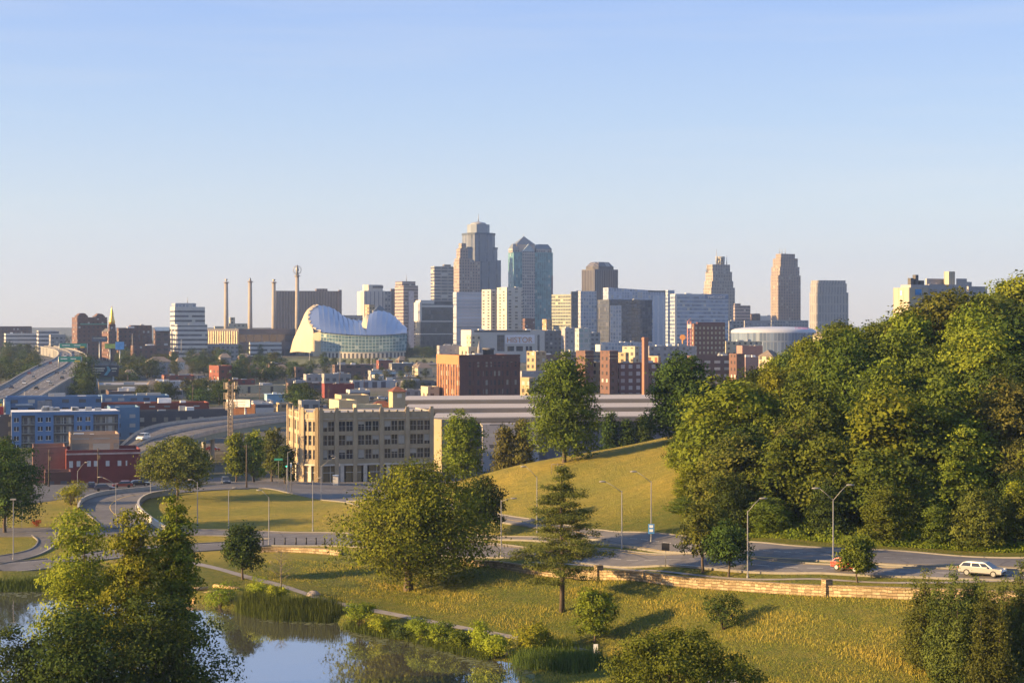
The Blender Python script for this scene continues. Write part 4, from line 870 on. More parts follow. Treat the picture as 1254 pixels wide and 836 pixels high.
# performing arts centre: two scalloped shells over a glass hall
d0 = 1560; t = thing('concert_hall', P(430, 436, d0), 'concert hall with two white fan shaped shells over a sloping glass front', 'concert hall')
shell_w = plain('shell_steel', (.27, .32, .43), .42, .04, .05, .75, .5); shell_c = plain('shell_concrete', (.46, .38, .26), .8, .06, .1)
def PX(lst, d): return [P(u, v, dd) if len(q) == 3 else P(u, v, d) for q in lst for u, v, dd in [(*q, d) if len(q) == 2 else q]]
def interp(pts, n): return smooth_line(pts, n)
def shell(ridge, eave, nstep=9, bulge=3.0, step=1.1):
    """overlapping tapered segments from the ridge to the eave, each stepping over the next"""
    rg, ev = interp(ridge, nstep + 1), interp(eave, nstep + 1); mb = MB()
    for i in range(nstep):
        rows = []
        for f in np.linspace(0, 1, 8):
            up = Vector((0, -.35, 1)) * (bulge * math.sin(math.pi * f)); row = []
            for g, lift in ((0, step), (1.06, 0)):
                a = rg[i].lerp(rg[i + 1], min(g, 1)); b = ev[i].lerp(ev[i + 1], min(g, 1)); p = a.lerp(b, f) + up; p.z += lift * (1 - .4 * f); row.append(p)
            rows.append(row)
        mb.grid(rows, smooth=True); mb.face([rows[k][0] for k in range(8)] + [rows[k][0] - Vector((0, 0, step)) for k in range(7, -1, -1)])
    return mb
ridge = PX([(389, 374.5, 1622), (397, 375, 1624), (406, 377.5, 1626), (413, 381.5, 1628), (420, 387, 1630), (428, 391.3, 1630), (436, 392.6, 1630), (446, 393.4, 1630)], 0)
eave = PX([(392, 406.5, 1556), (400, 407.5, 1552), (408, 408.3, 1549), (416, 409, 1547), (424, 409.5, 1546), (432, 410, 1546), (440, 410.2, 1546), (448, 410.4, 1546)], 0)
shell(ridge, eave).build('left_shell', shell_w, t)
ridge2 = PX([(453, 385.5, 1610), (458, 382.2, 1612), (464, 380.8, 1614), (472, 382.2, 1616), (480, 385.2, 1618), (487, 391.5, 1620), (494, 398.5, 1620), (499, 403.5, 1620)], 0)
eave2 = PX([(448, 410.4, 1546), (456, 410.6, 1546), (464, 410.4, 1547), (472, 410, 1548), (480, 409.5, 1550), (489, 408.8, 1553), (498, 407.5, 1556)], 0)
shell(ridge2, eave2, 8, 3.).build('right_shell', shell_w, t)
def wedge(outer, inner, name, mat, n=14):
    o_, i_ = interp(outer, n), interp(inner, n); mb = MB(); rows = []
    for f in np.linspace(0, 1, 7): rows.append([a.lerp(b, f) + Vector((-3.0, -2.0, 1.2)) * math.sin(math.pi * f) for a, b in zip(o_, i_)])
    mb.grid(rows); return mb.build(name, mat, t)
INNER_L = PX([(383, 432, 1560), (383, 416, 1560), (383.5, 404, 1562), (379, 397, 1576), (376.5, 390, 1590), (378.5, 382, 1605), (388.6, 374.6, 1621)], 0)
wedge(PX([(354, 432, 1640), (357, 421, 1640), (362, 409, 1640), (368, 398, 1638), (375, 388.5, 1634), (382, 380, 1628), (389, 374.3, 1622)], 0), INNER_L, 'left_end_wall', shell_c)
_st = PX([(393, 407, 1556), (384, 403.5, 1563), (379, 397, 1576), (376.5, 390, 1590), (378.5, 382, 1605), (384, 377, 1615), (389, 374.3, 1622)], 0); _en = [eave[0].lerp(ridge[0], k / 6) + Vector((0, -.35, 1)) * 3.0 * math.sin(math.pi * k / 6) for k in range(7)]
mb = MB(); mb.grid([interp([a_ + Vector((0, -.3, .6)) for a_ in _st], 20), interp(_en, 20)]); mb.build('shell_lip', shell_w, t)
teeth = interp([a_ + Vector((0, -.9, .9)) for a_ in _st], 19); mb = MB()
for k in range(1, 18, 2): m_ = (teeth[k - 1] + teeth[k + 1]) / 2; mb.face([teeth[k - 1], teeth[k + 1], m_ + Vector((2.6, -1.0, .5))]); mb.face([teeth[k - 1], m_ + Vector((2.6, -1.0, .5)), m_ + Vector((0, .5, 1.2))])
mb.build('scalloped_edge', shell_c, t)
mb = MB(); q = [P(383, 436, 1560), P(383.5, 408, 1560), P(393, 405.5, 1557), P(393, 436, 1557)]; mb.face(q); mb.build('corner_fin', shell_c, t)
wedge(PX([(443, 400, 1606), (445, 396, 1607), (447.5, 392, 1608), (450, 388.5, 1609), (453, 385.3, 1610)], 0), PX([(450, 403, 1560), (451, 398, 1570), (452, 392, 1585), (453, 388, 1600), (453.6, 385.5, 1609)], 0), 'right_end_wall', shell_c, 9)
mb = MB(); mb.grid([[P(444 + k, 400.5, 1628) for k in range(8)], [P(444 + k, 410.4, 1547) for k in range(8)]]); mb.build('saddle_roof', shell_w, t)
gl = facade('f_hallglass', (.26, .31, .29), (.06, .10, .095), 3.1, 3.3, .84, .8, .4, .08, blind=.08, blindc=(.2, .25, .23))
ev_all = interp([P(393, 407, 1556), P(410, 408.6, 1549), P(430, 410, 1546), P(448, 410.5, 1546), P(464, 410.5, 1547), P(481, 409.4, 1550), P(499, 407.6, 1556)], 40)
bt = interp([P(393, 430, 1549), P(410, 430.5, 1540), P(430, 431, 1535), P(448, 431, 1534), P(464, 430.5, 1535), P(481, 430, 1538), P(497, 429.5, 1544)], 40)
L = [0]
for a, b in zip(ev_all, ev_all[1:]): L.append(L[-1] + (b - a).length)
mb = MB(); mb.grid([bt, ev_all], smooth=False, uvs=[[(l, 0) for l in L], [(l, 17.5) for l in L]]); mb.build('glass_front', gl, t)
mb = MB(); mb.grid([[Vector((p.x, p.y + .5, p.z - 7)) for p in bt], [Vector((p.x, p.y + .5, p.z)) for p in bt]], smooth=False, uvs=[[(l, 0) for l in L], [(l, 7) for l in L]]); mb.build('arcade', facade('f_arcade', (.48, .45, .41), (.07, .07, .08), 3.8, 7, .5, .62, blind=0), t)
mb = MB(); mb.grid([[p + Vector((0, -1.2, -.1)) for p in ev_all], [p + Vector((0, 2.5, .5)) for p in ev_all]], smooth=False); mb.build('eave', shell_w, t)
bp_ = [tuple(bt[0].xy), tuple(bt[20].xy), tuple(bt[-1].xy), tuple(P(498, 430, 1618).xy), tuple(P(384, 430, 1635).xy)]
mb = MB(); mb.prism([(x_, y_ + 24.0) for x_, y_ in bp_[:3]] + bp_[3:], zbase(1560), zv(411, 1550), cap=True); mb.build('core', roof_dark, t)
# --- the towers
d = 2300; t, p4, z = block('skyscraper', 'tallest stepped grey skyscraper with a domed top and mast', 562, 566, 613.5, 318, d, M_kcp, R(22), units=0, par=0)
for u0, uc, u1, vt, ch in ((562.8, 568, 610.8, 302.5, 5), (563.8, 575.5, 608.5, 285, 7)):
    q = chamfer(foot4(u0, uc, u1, d + 3, R(22)), ch); add_tier(t, q, z - 2, zv(vt, d), M_kcp); mb = MB(); mb.prism(inset(q, -.7), zv(vt, d) - 1.8, zv(vt, d) + .5, bottom=True); mb.build('ledge', plain('kcp_ledge', (.07, .085, .11), .5), t)
q = chamfer(foot4(570.2, 578.5, 601.5, d + 6, R(22)), 6); add_tier(t, q, z - 4, zv(274, d), plain('kcp_crown', (.2, .225, .26), .5, .08, .05), 'crown_block')
x, y = cen(q); mb = MB(); mb.tube([(x, y, zv(274, d)), (x, y, zv(271.6, d)), (x, y, zv(270.2, d))], [12, 9, 2], 18); mb.build('dome', plain('dome_grey', (.24, .25, .27), .5), t); antenna(t, x, y, zv(270.5, d), 11, .9)
d = 2180; t, p4, z = block('art_deco_tower', 'pinkish brown older tower in front of the tallest skyscraper', 555.5, 562.5, 588, 321, d, M_bryant, R(24), units=0)
q = subpoly(p4, .02, .62, .1, .9); add_tier(t, q, z, zv(316, d), M_bryant)
q = subpoly(p4, .08, .46, .15, .8); add_tier(t, q, z, zv(304, d), M_bryant); q = subpoly(p4, .16, .38, .2, .7); add_tier(t, q, z, zv(297.5, d), M_bryant, 'spire_block')
d = 2200; t, p4, z = block('skyscraper', 'green glass skyscraper with a pyramid roof and shoulder gables', 622.3, 629, 677, 309, d, M_tp, R(22), units=0, par=.5)
e = Vector(p4[1]) - Vector(p4[0]); nrm_ = Vector((e.y, -e.x)).normalized()
q = subpoly(p4, .215, .54, -.03, .2); add_tier(t, q, zbase(d), zv(307.5, d), M_tpc, 'window_bay')
q = subpoly(p4, .96, 1.0, -.02, .7); add_tier(t, q, zbase(d), zv(337, d), plain('bay_brown', (.16, .13, .13), .6), 'corner_pier')
for f0, f1, vt in ((-.02, .14, 304), (.58, .98, 304)):
    q = subpoly(p4, f0, f1, .05, .8); add_tier(t, q, z, zv(vt, d), M_tpc, 'shoulder'); zz = zv(vt, d); i2 = inset(q, 5); mb = MB()
    for i in range(4): mb.face([(*q[i], zz), (*q[(i + 1) % 4], zz), (*i2[(i + 1) % 4], zz + 6), (*i2[i], zz + 6)])
    mb.face([(*p_, zz + 6) for p_ in i2]); mb.build('hipped_roof', plain('roof_slate', (.13, .15, .18), .5), t)
q = subpoly(p4, .10, .56, .15, .85); add_tier(t, q, z, zv(299, d), plain('tp_pink', (.40, .33, .29), .8, .1, .1), 'crown_block'); zz = zv(297, d); x, y = cen(q); mb = MB(); q2 = inset(q, -1)
for i in range(4): mb.face([(*q2[i], zv(299, d)), (*q2[(i + 1) % 4], zv(299, d)), (x, y, zv(288.5, d))])
mb.build('pyramid_roof', plain('roof_slate', (.13, .15, .18), .5), t); antenna(t, x, y, zv(289, d), 5, .4)
g0, g1 = Vector(subpoly(p4, .22, .54, -.03, 0)[0]), Vector(subpoly(p4, .22, .54, -.03, 0)[1]); gm_ = (g0 + g1) / 2; mb = MB(); mb.face([(*g0, zv(307.5, d)), (*g1, zv(307.5, d)), (*gm_, zv(298.5, d))])
gb0, gb1 = g0 - nrm_ * 10, g1 - nrm_ * 10; gmb = gm_ - nrm_ * 10; mb.face([(*g0, zv(307.5, d)), (*gm_, zv(298.5, d)), (*gmb, zv(298.5, d)), (*gb0, zv(307.5, d))]); mb.face([(*g1, zv(307.5, d)), (*gb1, zv(307.5, d)), (*gmb, zv(298.5, d)), (*gm_, zv(298.5, d))]); mb.build('gable', plain('tp_gable', (.30, .36, .40), .4), t)
t, p4, z = block('office_tower', 'banded office tower with a lit narrow side left of the tallest skyscraper', 527.5, 531.8, 555.5, 327, 2120, M_comm, R(22), units=0); add_tier(t, subpoly(p4, .55, .9, .2, .7), z, zv(323.5, 2120), M_comm, 'penthouse')
t, p4, z = block('hotel_tower', 'tall brown banded tower with a lit side and a higher roof block', 483.5, 494, 512, 350.5, 1900, M_oak, R(30), units=0)
add_tier(t, subpoly(p4, -.02, .88, .1, .9), z, zv(344.3, 1900), M_oak, 'roof_storey'); mb = MB(); mb.prism(subpoly(p4, .34, .68, -.05, .02), zbase(1900), zv(356, 1900)); mb.build('blank_pier', plain('pier_lilac', (.42, .38, .40), .8), t); antenna(t, *cen(p4), zv(344, 1900), 8)
t, p4, z = block('hotel_tower', 'cream cylindrical cornered hotel tower with a sign band on its top', 441, 446, 471, 357, 1950, facade('f_marriott', (.48, .46, .44), (.22, .22, .25), 5., 200, .25, 1., blind=0), R(24), units=0)
x, y = cen(subpoly(p4, .05, .95, .1, .9)); mb = MB(); mb.prism(chamfer(subpoly(p4, .06, .98, .05, .95), 4), z, zv(348.5, 1950)); mb.build('sign_storey', plain('cream_top', (.50, .47, .42), .8, .08, .1), t)
mb = MB(); a_, b_ = [Vector(q_) for q_ in subpoly(p4, .42, .94, .02, .05)[:2]]; mb.face([(*a_, zv(352.5, 1950)), (*b_, zv(352.5, 1950)), (*b_, zv(349.8, 1950)), (*a_, zv(349.8, 1950))]); mb.build('sign_band', plain('sign_dark', (.14, .12, .12), .6), t)
block('hotel_tower', 'slim pale slab tower at the left edge of the cream hotel', 439.2, 443.5, 446, 358, 1980, M_white, R(40), units=0, depth=10)
block('hotel_tower', 'grey stepped wing between the cream hotel and the brown banded tower', 466, 467, 479, 357.5, 2000, M_grey, units=0)
block('office_tower', 'dark brown slab partly hidden behind the brown banded tower', 478, 479, 486, 354.5, 2020, M_plain_br, units=0)
block('office_building', 'golden lit low block in front of the cream hotel tower', 446.5, 452, 459, 374, 1850, M_tan, units=0, a=R(40))
t, p4, z = block('office_building', 'low building with a slate pyramid roof behind the right shell', 456, 457, 474, 381, 1800, M_grey, units=0); x, y = cen(p4); mb = MB()
for i in range(4): mb.face([(*p4[i], z), (*p4[(i + 1) % 4], z), (x, y, zv(373, 1800))])
mb.build('pyramid_roof', plain('roof_slate', (.13, .15, .18), .5), t)
block('office_building', 'long low grey podium behind the saddle of the concert hall', 418, 420, 444, 387, 1900, M_grey, R(18), units=1)
# federal building: white frame, dark glass
d = 1720; p4 = foot4(508.3, 515, 555, d, R(22)); zb = zbase(d); t = thing('federal_building', (p4[0][0], p4[0][1], zb), 'white framed block with three dark glass tiers beside the shells', 'office building')
mb = MB(); mb.prism(subpoly(p4, .0, 1, .0, 1), zb, zv(372, d), cap=False); mb.build('wall', facade('f_fedglass', (.07, .075, .085), (.045, .05, .06), 2.2, 4.4, .9, .9, .4, .1, blind=.03, blindc=(.1, .1, .11)), t)
for v0, v1 in ((376, 373.5), (394, 392.6), (409.5, 408.3)): mb = MB(); mb.prism(subpoly(p4, -.01, 1.01, -.02, 1), zv(v0, d), zv(v1, d)); mb.build('floor_band', M_white, t)
mb = MB(); mb.prism(subpoly(p4, -.03, .03, -.04, 1.02), zv(393, d), zv(370, d)); mb.build('white_frame', M_white, t)
mb = MB(); mb.prism(subpoly(p4, .0, .42, .0, .9), zv(372, d), zv(367.5, d)); mb.build('roof_storey', M_white, t)
mb = MB(); mb.prism(subpoly(p4, .5, 1., .1, .9), zv(372, d), zv(368.5, d)); mb.build('roof_plant', roof_dark, t)
mb = MB(); mb.face([(*p_, zv(372, d) + .1) for p_ in p4]); mb.build('roof', roof_grey, t)
block('hotel_tower', 'pale blue white slab with a lit edge in front of the tallest skyscraper', 554.7, 559, 590.5, 358.5, 1900, M_bluewhite, R(20), units=0)
block('apartment_tower', 'cream apartment tower with lit left side, left of a joined pair', 590, 601, 612, 355.5, 1860, M_res, R(42), units=1)
block('apartment_tower', 'cream apartment tower with lit left side, right of a joined pair', 608.5, 620.5, 640, 352.8, 1840, M_res, R(30), units=1)
block('brick_building', 'small reddish building at the foot of the green glass skyscraper', 640, 643, 655, 391, 1800, M_brown_br, units=1)
block('office_building', 'narrow slab with a golden lit edge below the green glass skyscraper', 664, 669, 676, 392, 1700, facade('f_orange', (.45, .30, .17), (.12, .09, .08), 4., 4., .4, .4), R(40), units=1)
# theatre block with a lettered panel
d = 1400; t, p4, z = block('theatre_building', 'broad pale grey block carrying a lettered white panel', 564.5, 577, 667, 405.5, d, plain('theatre_grey', (.40, .385, .37), .85, .06, .05), R(18), units=3)
mb = MB(); q = subpoly(p4, .04, .80, -.01, .0); mb.prism(q, zv(406.5, d), zv(404.3, d)); mb.build('dark_cornice', roof_dark, t)
def on_front(p4, f0, f1, v0, v1, d, name, mat, out=.25, t_=None):
    e = (Vector(p4[1]) - Vector(p4[0])).normalized(); n_ = Vector((e.y, -e.x)); a = Vector(p4[0]).lerp(Vector(p4[1]), f0); b = Vector(p4[0]).lerp(Vector(p4[1]), f1)
    mb = MB(); q = [tuple(a + n_ * out), tuple(b + n_ * out), tuple(b - n_ * .2), tuple(a - n_ * .2)]; ra = a.y / d; mb.prism(q, zv(v1, d), zv(v0, d), bottom=True); return mb.build(name, mat, t_)
on_front(p4, .35, .45, 410, 430, d, 'glass_bay', M_darkglass, .15, t); pan = on_front(p4, .46, .86, 410, 421, d, 'sign_panel', plain('panel_white', (.56, .56, .62), .7, .05), .3, t)
on_front(p4, .90, .93, 410, 432, d, 'slot', roof_dark, .15, t)
for f in (.49, .61, .74, .79): on_front(p4, f, f + (.09 if f < .7 else .035), 424, 430, d, 'window', dark_glass, .12, t)
def letters(txt, p4, f, vbase, hpx, d, mat, parent, out=.5, name='lettering', extr=.12, cols=None):
    e = (Vector(p4[1]) - Vector(p4[0])).normalized(); n_ = Vector((e.y, -e.x)); a = Vector(p4[0]).lerp(Vector(p4[1]), f) + n_ * out
    c = bpy.data.curves.new(name, 'FONT'); c.body = txt; c.size = hpx / F * d * 1.4; c.extrude = extr; c.materials.append(mat)
    tmp = bpy.data.objects.new(name, c); COL.objects.link(tmp); dg = bpy.context.evaluated_depsgraph_get(); me = bpy.data.meshes.new_from_object(tmp.evaluated_get(dg)); bpy.data.objects.remove(tmp)
    o = bpy.data.objects.new(name, me); COL.objects.link(o); o.parent = parent
    o.location = Vector((a.x, a.y, zv(vbase, d))) - parent.location; o.rotation_euler = (R(90), 0, math.atan2(e.y, e.x)); return o
letters('HISTOR', p4, .475, 419.5, 7, d, plain('letter_orange', (.42, .22, .10), .7), t)
add_tier(t, subpoly(p4, -.02, .10, -.12, .3), zbase(d), zv(410, d), M_cream, 'entrance_block')
t = block('apartment_tower', 'yellow glass apartment tower with lit balconies right of the green skyscraper', 675.5, 699, 714.5, 361.5, 1800, M_lux, R(48), units=1)[0]
t, p4, z = block('skyscraper', 'dark bronze tower with a chamfered stepped crown', 712.3, 728, 756.8, 330.5, 2100, M_bronze, R(32), units=0)
q = chamfer(inset(p4, 2.5), 5); add_tier(t, q, z, zv(326, 2100), roof_dark, 'crown_collar'); q2 = inset(q, 6); mb = MB(); z0_, z1_ = zv(326, 2100), zv(320.3, 2100)
for i in range(len(q)): j = (i + 1) % len(q); mb.face([(*q[i], z0_), (*q[j], z0_), (*q2[j], z1_), (*q2[i], z1_)])
mb.face([(*p_, z1_) for p_ in q2]); mb.build('sloped_crown', facade('f_crown', (.22, .20, .19), (.06, .06, .07), 4., 100, .5, 1.), t)
block('apartment_tower', 'pale blue glass slab tucked right of the yellow apartment tower', 708, 711, 730.5, 357.5, 1760, M_paleg, R(20), units=1)
block('apartment_tower', 'narrow dark grey glass tower beside the yellow apartment tower', 699, 700, 714, 358, 1790, M_darkglass, units=1)
d = 1640; t, p4, z = block('office_building', 'wide black glass office cube with one pale vertical stripe', 731.8, 746, 798.5, 368, d, M_darkglass, R(24), units=3)
on_front(p4, .02, .28, 374, 425, d, 'pale_stripe', M_paleg, .3, t)
d = 1800; p4 = foot4(738.5, 745, 823, d, R(18)); zb = zbase(d); t = thing('office_building', (p4[0][0], p4[0][1], zb), 'large pale blue glass building with a sloping roof line', 'building')
mb = MB(); mb.prism(p4, zb, [zv(352, d), zv(356.5, d), zv(356.5, d), zv(352, d)], mcap=1); mb.build('wall', [facade('f_cerner', (.42, .46, .55), (.26, .30, .40), 3., 3.6, .75, .8, .35, .15, blind=.1), roof_grey], t)
on_front(p4, .70, .98, 362, 430, d, 'glass_bay', facade('f_cernerbay', (.52, .54, .60), (.28, .33, .42), 6., 60., .6, 1., .35, .15, blind=0), .4, t)
on_front(p4, .62, 1.0, 355.3, 357, d, 'roof_rail', roof_dark, .2, t)
d = 1620; t, p4, z = block('hotel_tower', 'wide blue banded glass hotel with a white edge and roof lettering', 820.5, 827, 892, 361, d, M_blueg, R(16), units=2)
on_front(p4, -.01, .03, 361.5, 430, d, 'white_edge', M_white, .3, t); on_front(p4, .55, 1., 360.6, 365.5, d, 'sign_band', plain('band_navy', (.12, .16, .26), .5), .3, t)
letters('TWO LIGHT', p4, .60, 365, 3.1, d, white_paint, t)
t2, p4b, z2 = block('apartment_tower', 'slim banded tower joining the pale sloping building and the blue hotel', 815, 818, 826, 356.5, 1700, M_blueg, units=1, a=R(20))
# art deco tower with lantern
d = 2050; t = thing('art_deco_tower', P(880, 430, d), 'cream stepped tower with a lantern crown and thin mast', 'tower'); zb = zbase(d)
for u0, uc, u1, vt in ((861.5, 871, 900, 352), (862.5, 871.5, 898, 344), (864, 873, 896.5, 332.5), (866, 872.5, 894, 323.5)): add_tier(t, foot4(u0, uc, u1, d + (900 - u1) * 1.2, R(24)), zb, zv(vt, d), M_lime)
x, y = XU(884.5, d), d + 20
for k in range(8):
    a = k * .785; mb = MB(); mb.tube([(x + 4.6 * math.cos(a), y + 4.6 * math.sin(a), zv(324, d)), (x + 5.2 * math.cos(a), y + 5.2 * math.sin(a), zv(314, d))], .55, 5); mb.build('lantern_post', steel, t)
mb = MB(); mb.tube([(x, y, zv(318, d)), (x, y, zv(314.2, d)), (x, y, zv(313.4, d))], [3.5, 6, 5.2], 12); mb.tube([(x, y, zv(324, d)), (x, y, zv(318, d))], [4.6, 2.4], 10); mb.build('lantern', plain('lantern_metal', (.3, .28, .24), .6), t); antenna(t, XU(879.5, d), d + 16, zv(324, d), 19, .9); antenna(t, XU(892.5, d), d + 20, zv(324, d), 12, .7); antenna(t, XU(867.5, d), d + 16, zv(332, d), 10, .8)
# city hall
d = 2300; t = thing('city_hall', P(962, 430, d), 'tall brown limestone tower with stepped top and a golden lit side', 'tower'); zb = zbase(d)
for u0, uc, u1, vt in ((943.8, 953, 980.5, 337), (944.5, 955, 979, 326.5), (946.5, 956, 977, 316), (950, 956.5, 973.5, 310.3)): add_tier(t, foot4(u0, uc, u1, d + (981 - u1) * 1.4, R(27)), zb, zv(vt, d), M_lime2)
for u in (957.5, 960.5, 964.5): antenna(t, XU(u, d), d + 20, zv(310.3, d), 9, .6)
block('civic_building', 'low stone podium at the foot of the city hall tower', 943, 945, 990, 393, 2200, M_grey, R(20), units=0)
d = 2250; t = thing('courthouse', P(1015, 430, d), 'broad grey limestone courthouse block with rounded shoulders', 'courthouse'); zb = zbase(d)
for u0, uc, u1, vt in ((990.5, 999.5, 1040, 358), (991.5, 1000, 1038, 346.5), (992.5, 1001, 1036.5, 343)): add_tier(t, chamfer(foot4(u0, uc, u1, d + (1040 - u1) * 1.2, R(20)), 2), zb, zv(vt, d), M_court)
antenna(t, XU(1015, d), d + 25, zv(343, d), 3, .5)
t, p4, z = block('office_building', 'dark brown banded office block right of the cream stepped tower', 898, 900, 919, 375, 1980, M_oak, R(14), units=0); add_tier(t, subpoly(p4, .0, .38, .1, .7), z, zv(371.5, 1980), M_oak, 'penthouse')
block('office_building', 'little dark block with a white neighbour left of the city hall', 919, 920, 931, 385, 2100, M_ind, units=1)
block('office_building', 'small white block between the dark office and the city hall', 929, 931, 944, 387.5, 2150, M_white, units=1)
block('parking_garage', 'long low grey garage in front of the city hall', 890, 893, 918, 394, 1750, M_grey, R(16), units=1)
block('parking_garage', 'pale low garage wall left of the city hall podium', 911, 912, 944, 393.5, 1700, M_lilac, R(16), units=1)
# arena
d = 1500; uc_, ru = 947, 52; xc = XU(uc_, d + 45); rx = ru / F * (d + 45); t = thing('arena', (xc, d + 45, zbase(d)), 'round glass arena with a shallow white roof and pink lettering', 'arena')
N = 64
def ring(k, z, ry=.8): return [(xc + rx * k * math.cos(2 * math.pi * i / N), d + 45 + rx * ry * k * math.sin(2 * math.pi * i / N), z) for i in range(N + 1)]
uvr = [[(2 * math.pi * rx * i / N, j * 18) for i in range(N + 1)] for j in range(2)]
mb = MB(); mb.grid([ring(.97, zbase(d)), ring(1.0, zv(407.5, d))], uvs=uvr); mb.build('glass_wall', facade('f_arena', (.24, .28, .35), (.13, .17, .24), 3.2, 6.5, .8, .9, .3, .12, blind=.15, blindc=(.28, .33, .40)), t)
mb = MB(); mb.grid([ring(1.0, zv(407.5, d)), ring(.99, zv(404.6, d)), ring(.9, zv(402.4, d)), ring(.65, zv(400.6, d)), ring(.3, zv(399.9, d)), ring(.02, zv(399.8, d))]); mb.build('roof', plain('arena_roof', (.36, .38, .43), .5, .05, .05), t)
q = [(XU(975, d), d + 12), (XU(994, d), d + 14), (XU(994, d), d + 15), (XU(975, d), d + 13)]
letters('T-MOBILE', q, .05, 403.2, 2.8, d, plain('letter_pink', (.55, .10, .28), .6), t, .6)
# big hospital on the right hill
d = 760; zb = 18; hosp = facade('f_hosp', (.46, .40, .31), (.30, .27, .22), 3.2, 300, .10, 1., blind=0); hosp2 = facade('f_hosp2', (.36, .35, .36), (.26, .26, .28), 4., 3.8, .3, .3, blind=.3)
t = thing('hospital', P(1115, 380, d), 'massive cream hospital block on the hilltop above the trees', 'hospital')
for u0, uc, u1, vt, dd, m_, nm in ((1093.8, 1113.5, 1137, 352, d, hosp, 'lit_wing'), (1103, 1115.5, 1139, 348.5, d + 5, hosp2, 'upper_wing'), (1133, 1135, 1158, 341, d + 30, hosp2, 'centre_block'), (1136, 1138, 1186, 348, d + 20, hosp2, 'front_block'), (1156, 1162, 1169.5, 332.3, d + 30, hosp, 'stair_tower'), (1171, 1172, 1184, 341, d + 35, hosp2, 'roof_block'), (1180, 1182, 1190, 345, d + 40, hosp2, 'roof_block'), (1184, 1186, 1209, 350.5, d + 15, hosp2, 'right_wing')):
    add_tier(t, foot4(u0, uc, u1, dd, R(30)), zb, zv(vt, dd), m_, nm)
q = foot4(1093.8, 1113.5, 1137, d, R(30)); on_front(q, .3, .62, 354, 361, d, 'blue_sign', plain('sign_blue', (.05, .22, .5), .5), .3, t)
e0, e1 = Vector(q[0]), Vector(q[3]); mb = MB(); a_, b_ = e0.lerp(e1, .55), e0.lerp(e1, .42); n_ = Vector((-math.cos(R(30)), -math.sin(R(30)))) * .2; mb.face([(*(b_ + n_), zv(361.5, d)), (*(a_ + n_), zv(361.5, d)), (*(a_ + n_), zv(355.5, d)), (*(b_ + n_), zv(355.5, d))][::-1]); mb.build('side_sign', plain('sign_pale', (.55, .58, .6), .5), t)
for f0, f1, h_ in ((.1, .25, 3), (.35, .5, 4.5), (.6, .8, 2)): add_tier(t, subpoly(foot4(1103, 1115.5, 1139, d + 5, R(30)), f0, f1, .2, .5), zv(348.5, d + 5), zv(348.5, d + 5) + h_, roof_dark, 'roof_plant')
antenna(t, XU(1121.5, d), d + 15, zv(348, d), 6, .15)
# ------------------------------------------------------------------ the near city
M_bluewall = plain('blue_render', (.10, .19, .36), .8, .1, .3); M_bluewall2 = plain('blue_render_pale', (.15, .26, .38), .8, .1, .3)
M_tanstone = plain('tan_terracotta', (.35, .275, .18), .85, .16, .4); M_redpaint = plain('red_painted_brick', (.17, .04, .035), .85, .15, .3)
def wall_grid(t, A, B, cols, rows, z0, z1, wall, win_name='window', depth=.4, glass=None, frame=None, pier_proud=.12, mull=2, blinds=.25, seed=0):
    """a wall from A to B with real window openings: piers, spandrels and recessed sash windows"""
    A, B = Vector(A), Vector(B); e = (B - A); L = e.length; e /= L; n = Vector((e.y, -e.x)); r = random.Random(seed)
    def quadbox(mb, f0, f1, za, zb, o0, o1, m=0):
        a, b = A + e * f0 * L, A + e * f1 * L
        mb.prism([tuple(a + n * o1), tuple(b + n * o1), tuple(b + n * o0), tuple(a + n * o0)], za, zb, m, bottom=True)
    mb = MB(); edges = [0] + [x for c in cols for x in c] + [1]
    for i in range(0, len(edges), 2): quadbox(mb, edges[i], edges[i + 1], z0, z1, -depth, 0)
    zs = [z0] + [x for q in rows for x in q] + [z1]
    for c in cols:
        for i in range(0, len(zs), 2): quadbox(mb, c[0], c[1], zs[i], zs[i + 1], -depth, -.05)
    mb.build('wall', wall, t)
    for c in cols:
        for za, zb in rows:
            wb = MB(); quadbox(wb, c[0], c[1], za, zb, -depth, -depth + .06, 0); fw = .09 / L
            quadbox(wb, c[0], c[0] + fw, za, zb, -depth + .06, -depth + .16, 1); quadbox(wb, c[1] - fw, c[1], za, zb, -depth + .06, -depth + .16, 1)
            for k in range(1, mull): f = c[0] + (c[1] - c[0]) * k / mull; quadbox(wb, f - fw / 2, f + fw / 2, za, zb, -depth + .06, -depth + .14, 1)
            zm = za + (zb - za) * .5; quadbox(wb, c[0] + fw, c[1] - fw, zm - .05, zm + .05, -depth + .06, -depth + .13, 1)
            if r.random() < blinds: hb = (zb - za) * r.uniform(.3, .95); quadbox(wb, c[0] + fw, c[1] - fw, zb - hb, zb, -depth + .065, -depth + .075, 2)
            wb.build(win_name, [glass or dark_glass, frame or concrete, plain('blind', (.40, .37, .32), .8, .1)], t)
    return e, n, L
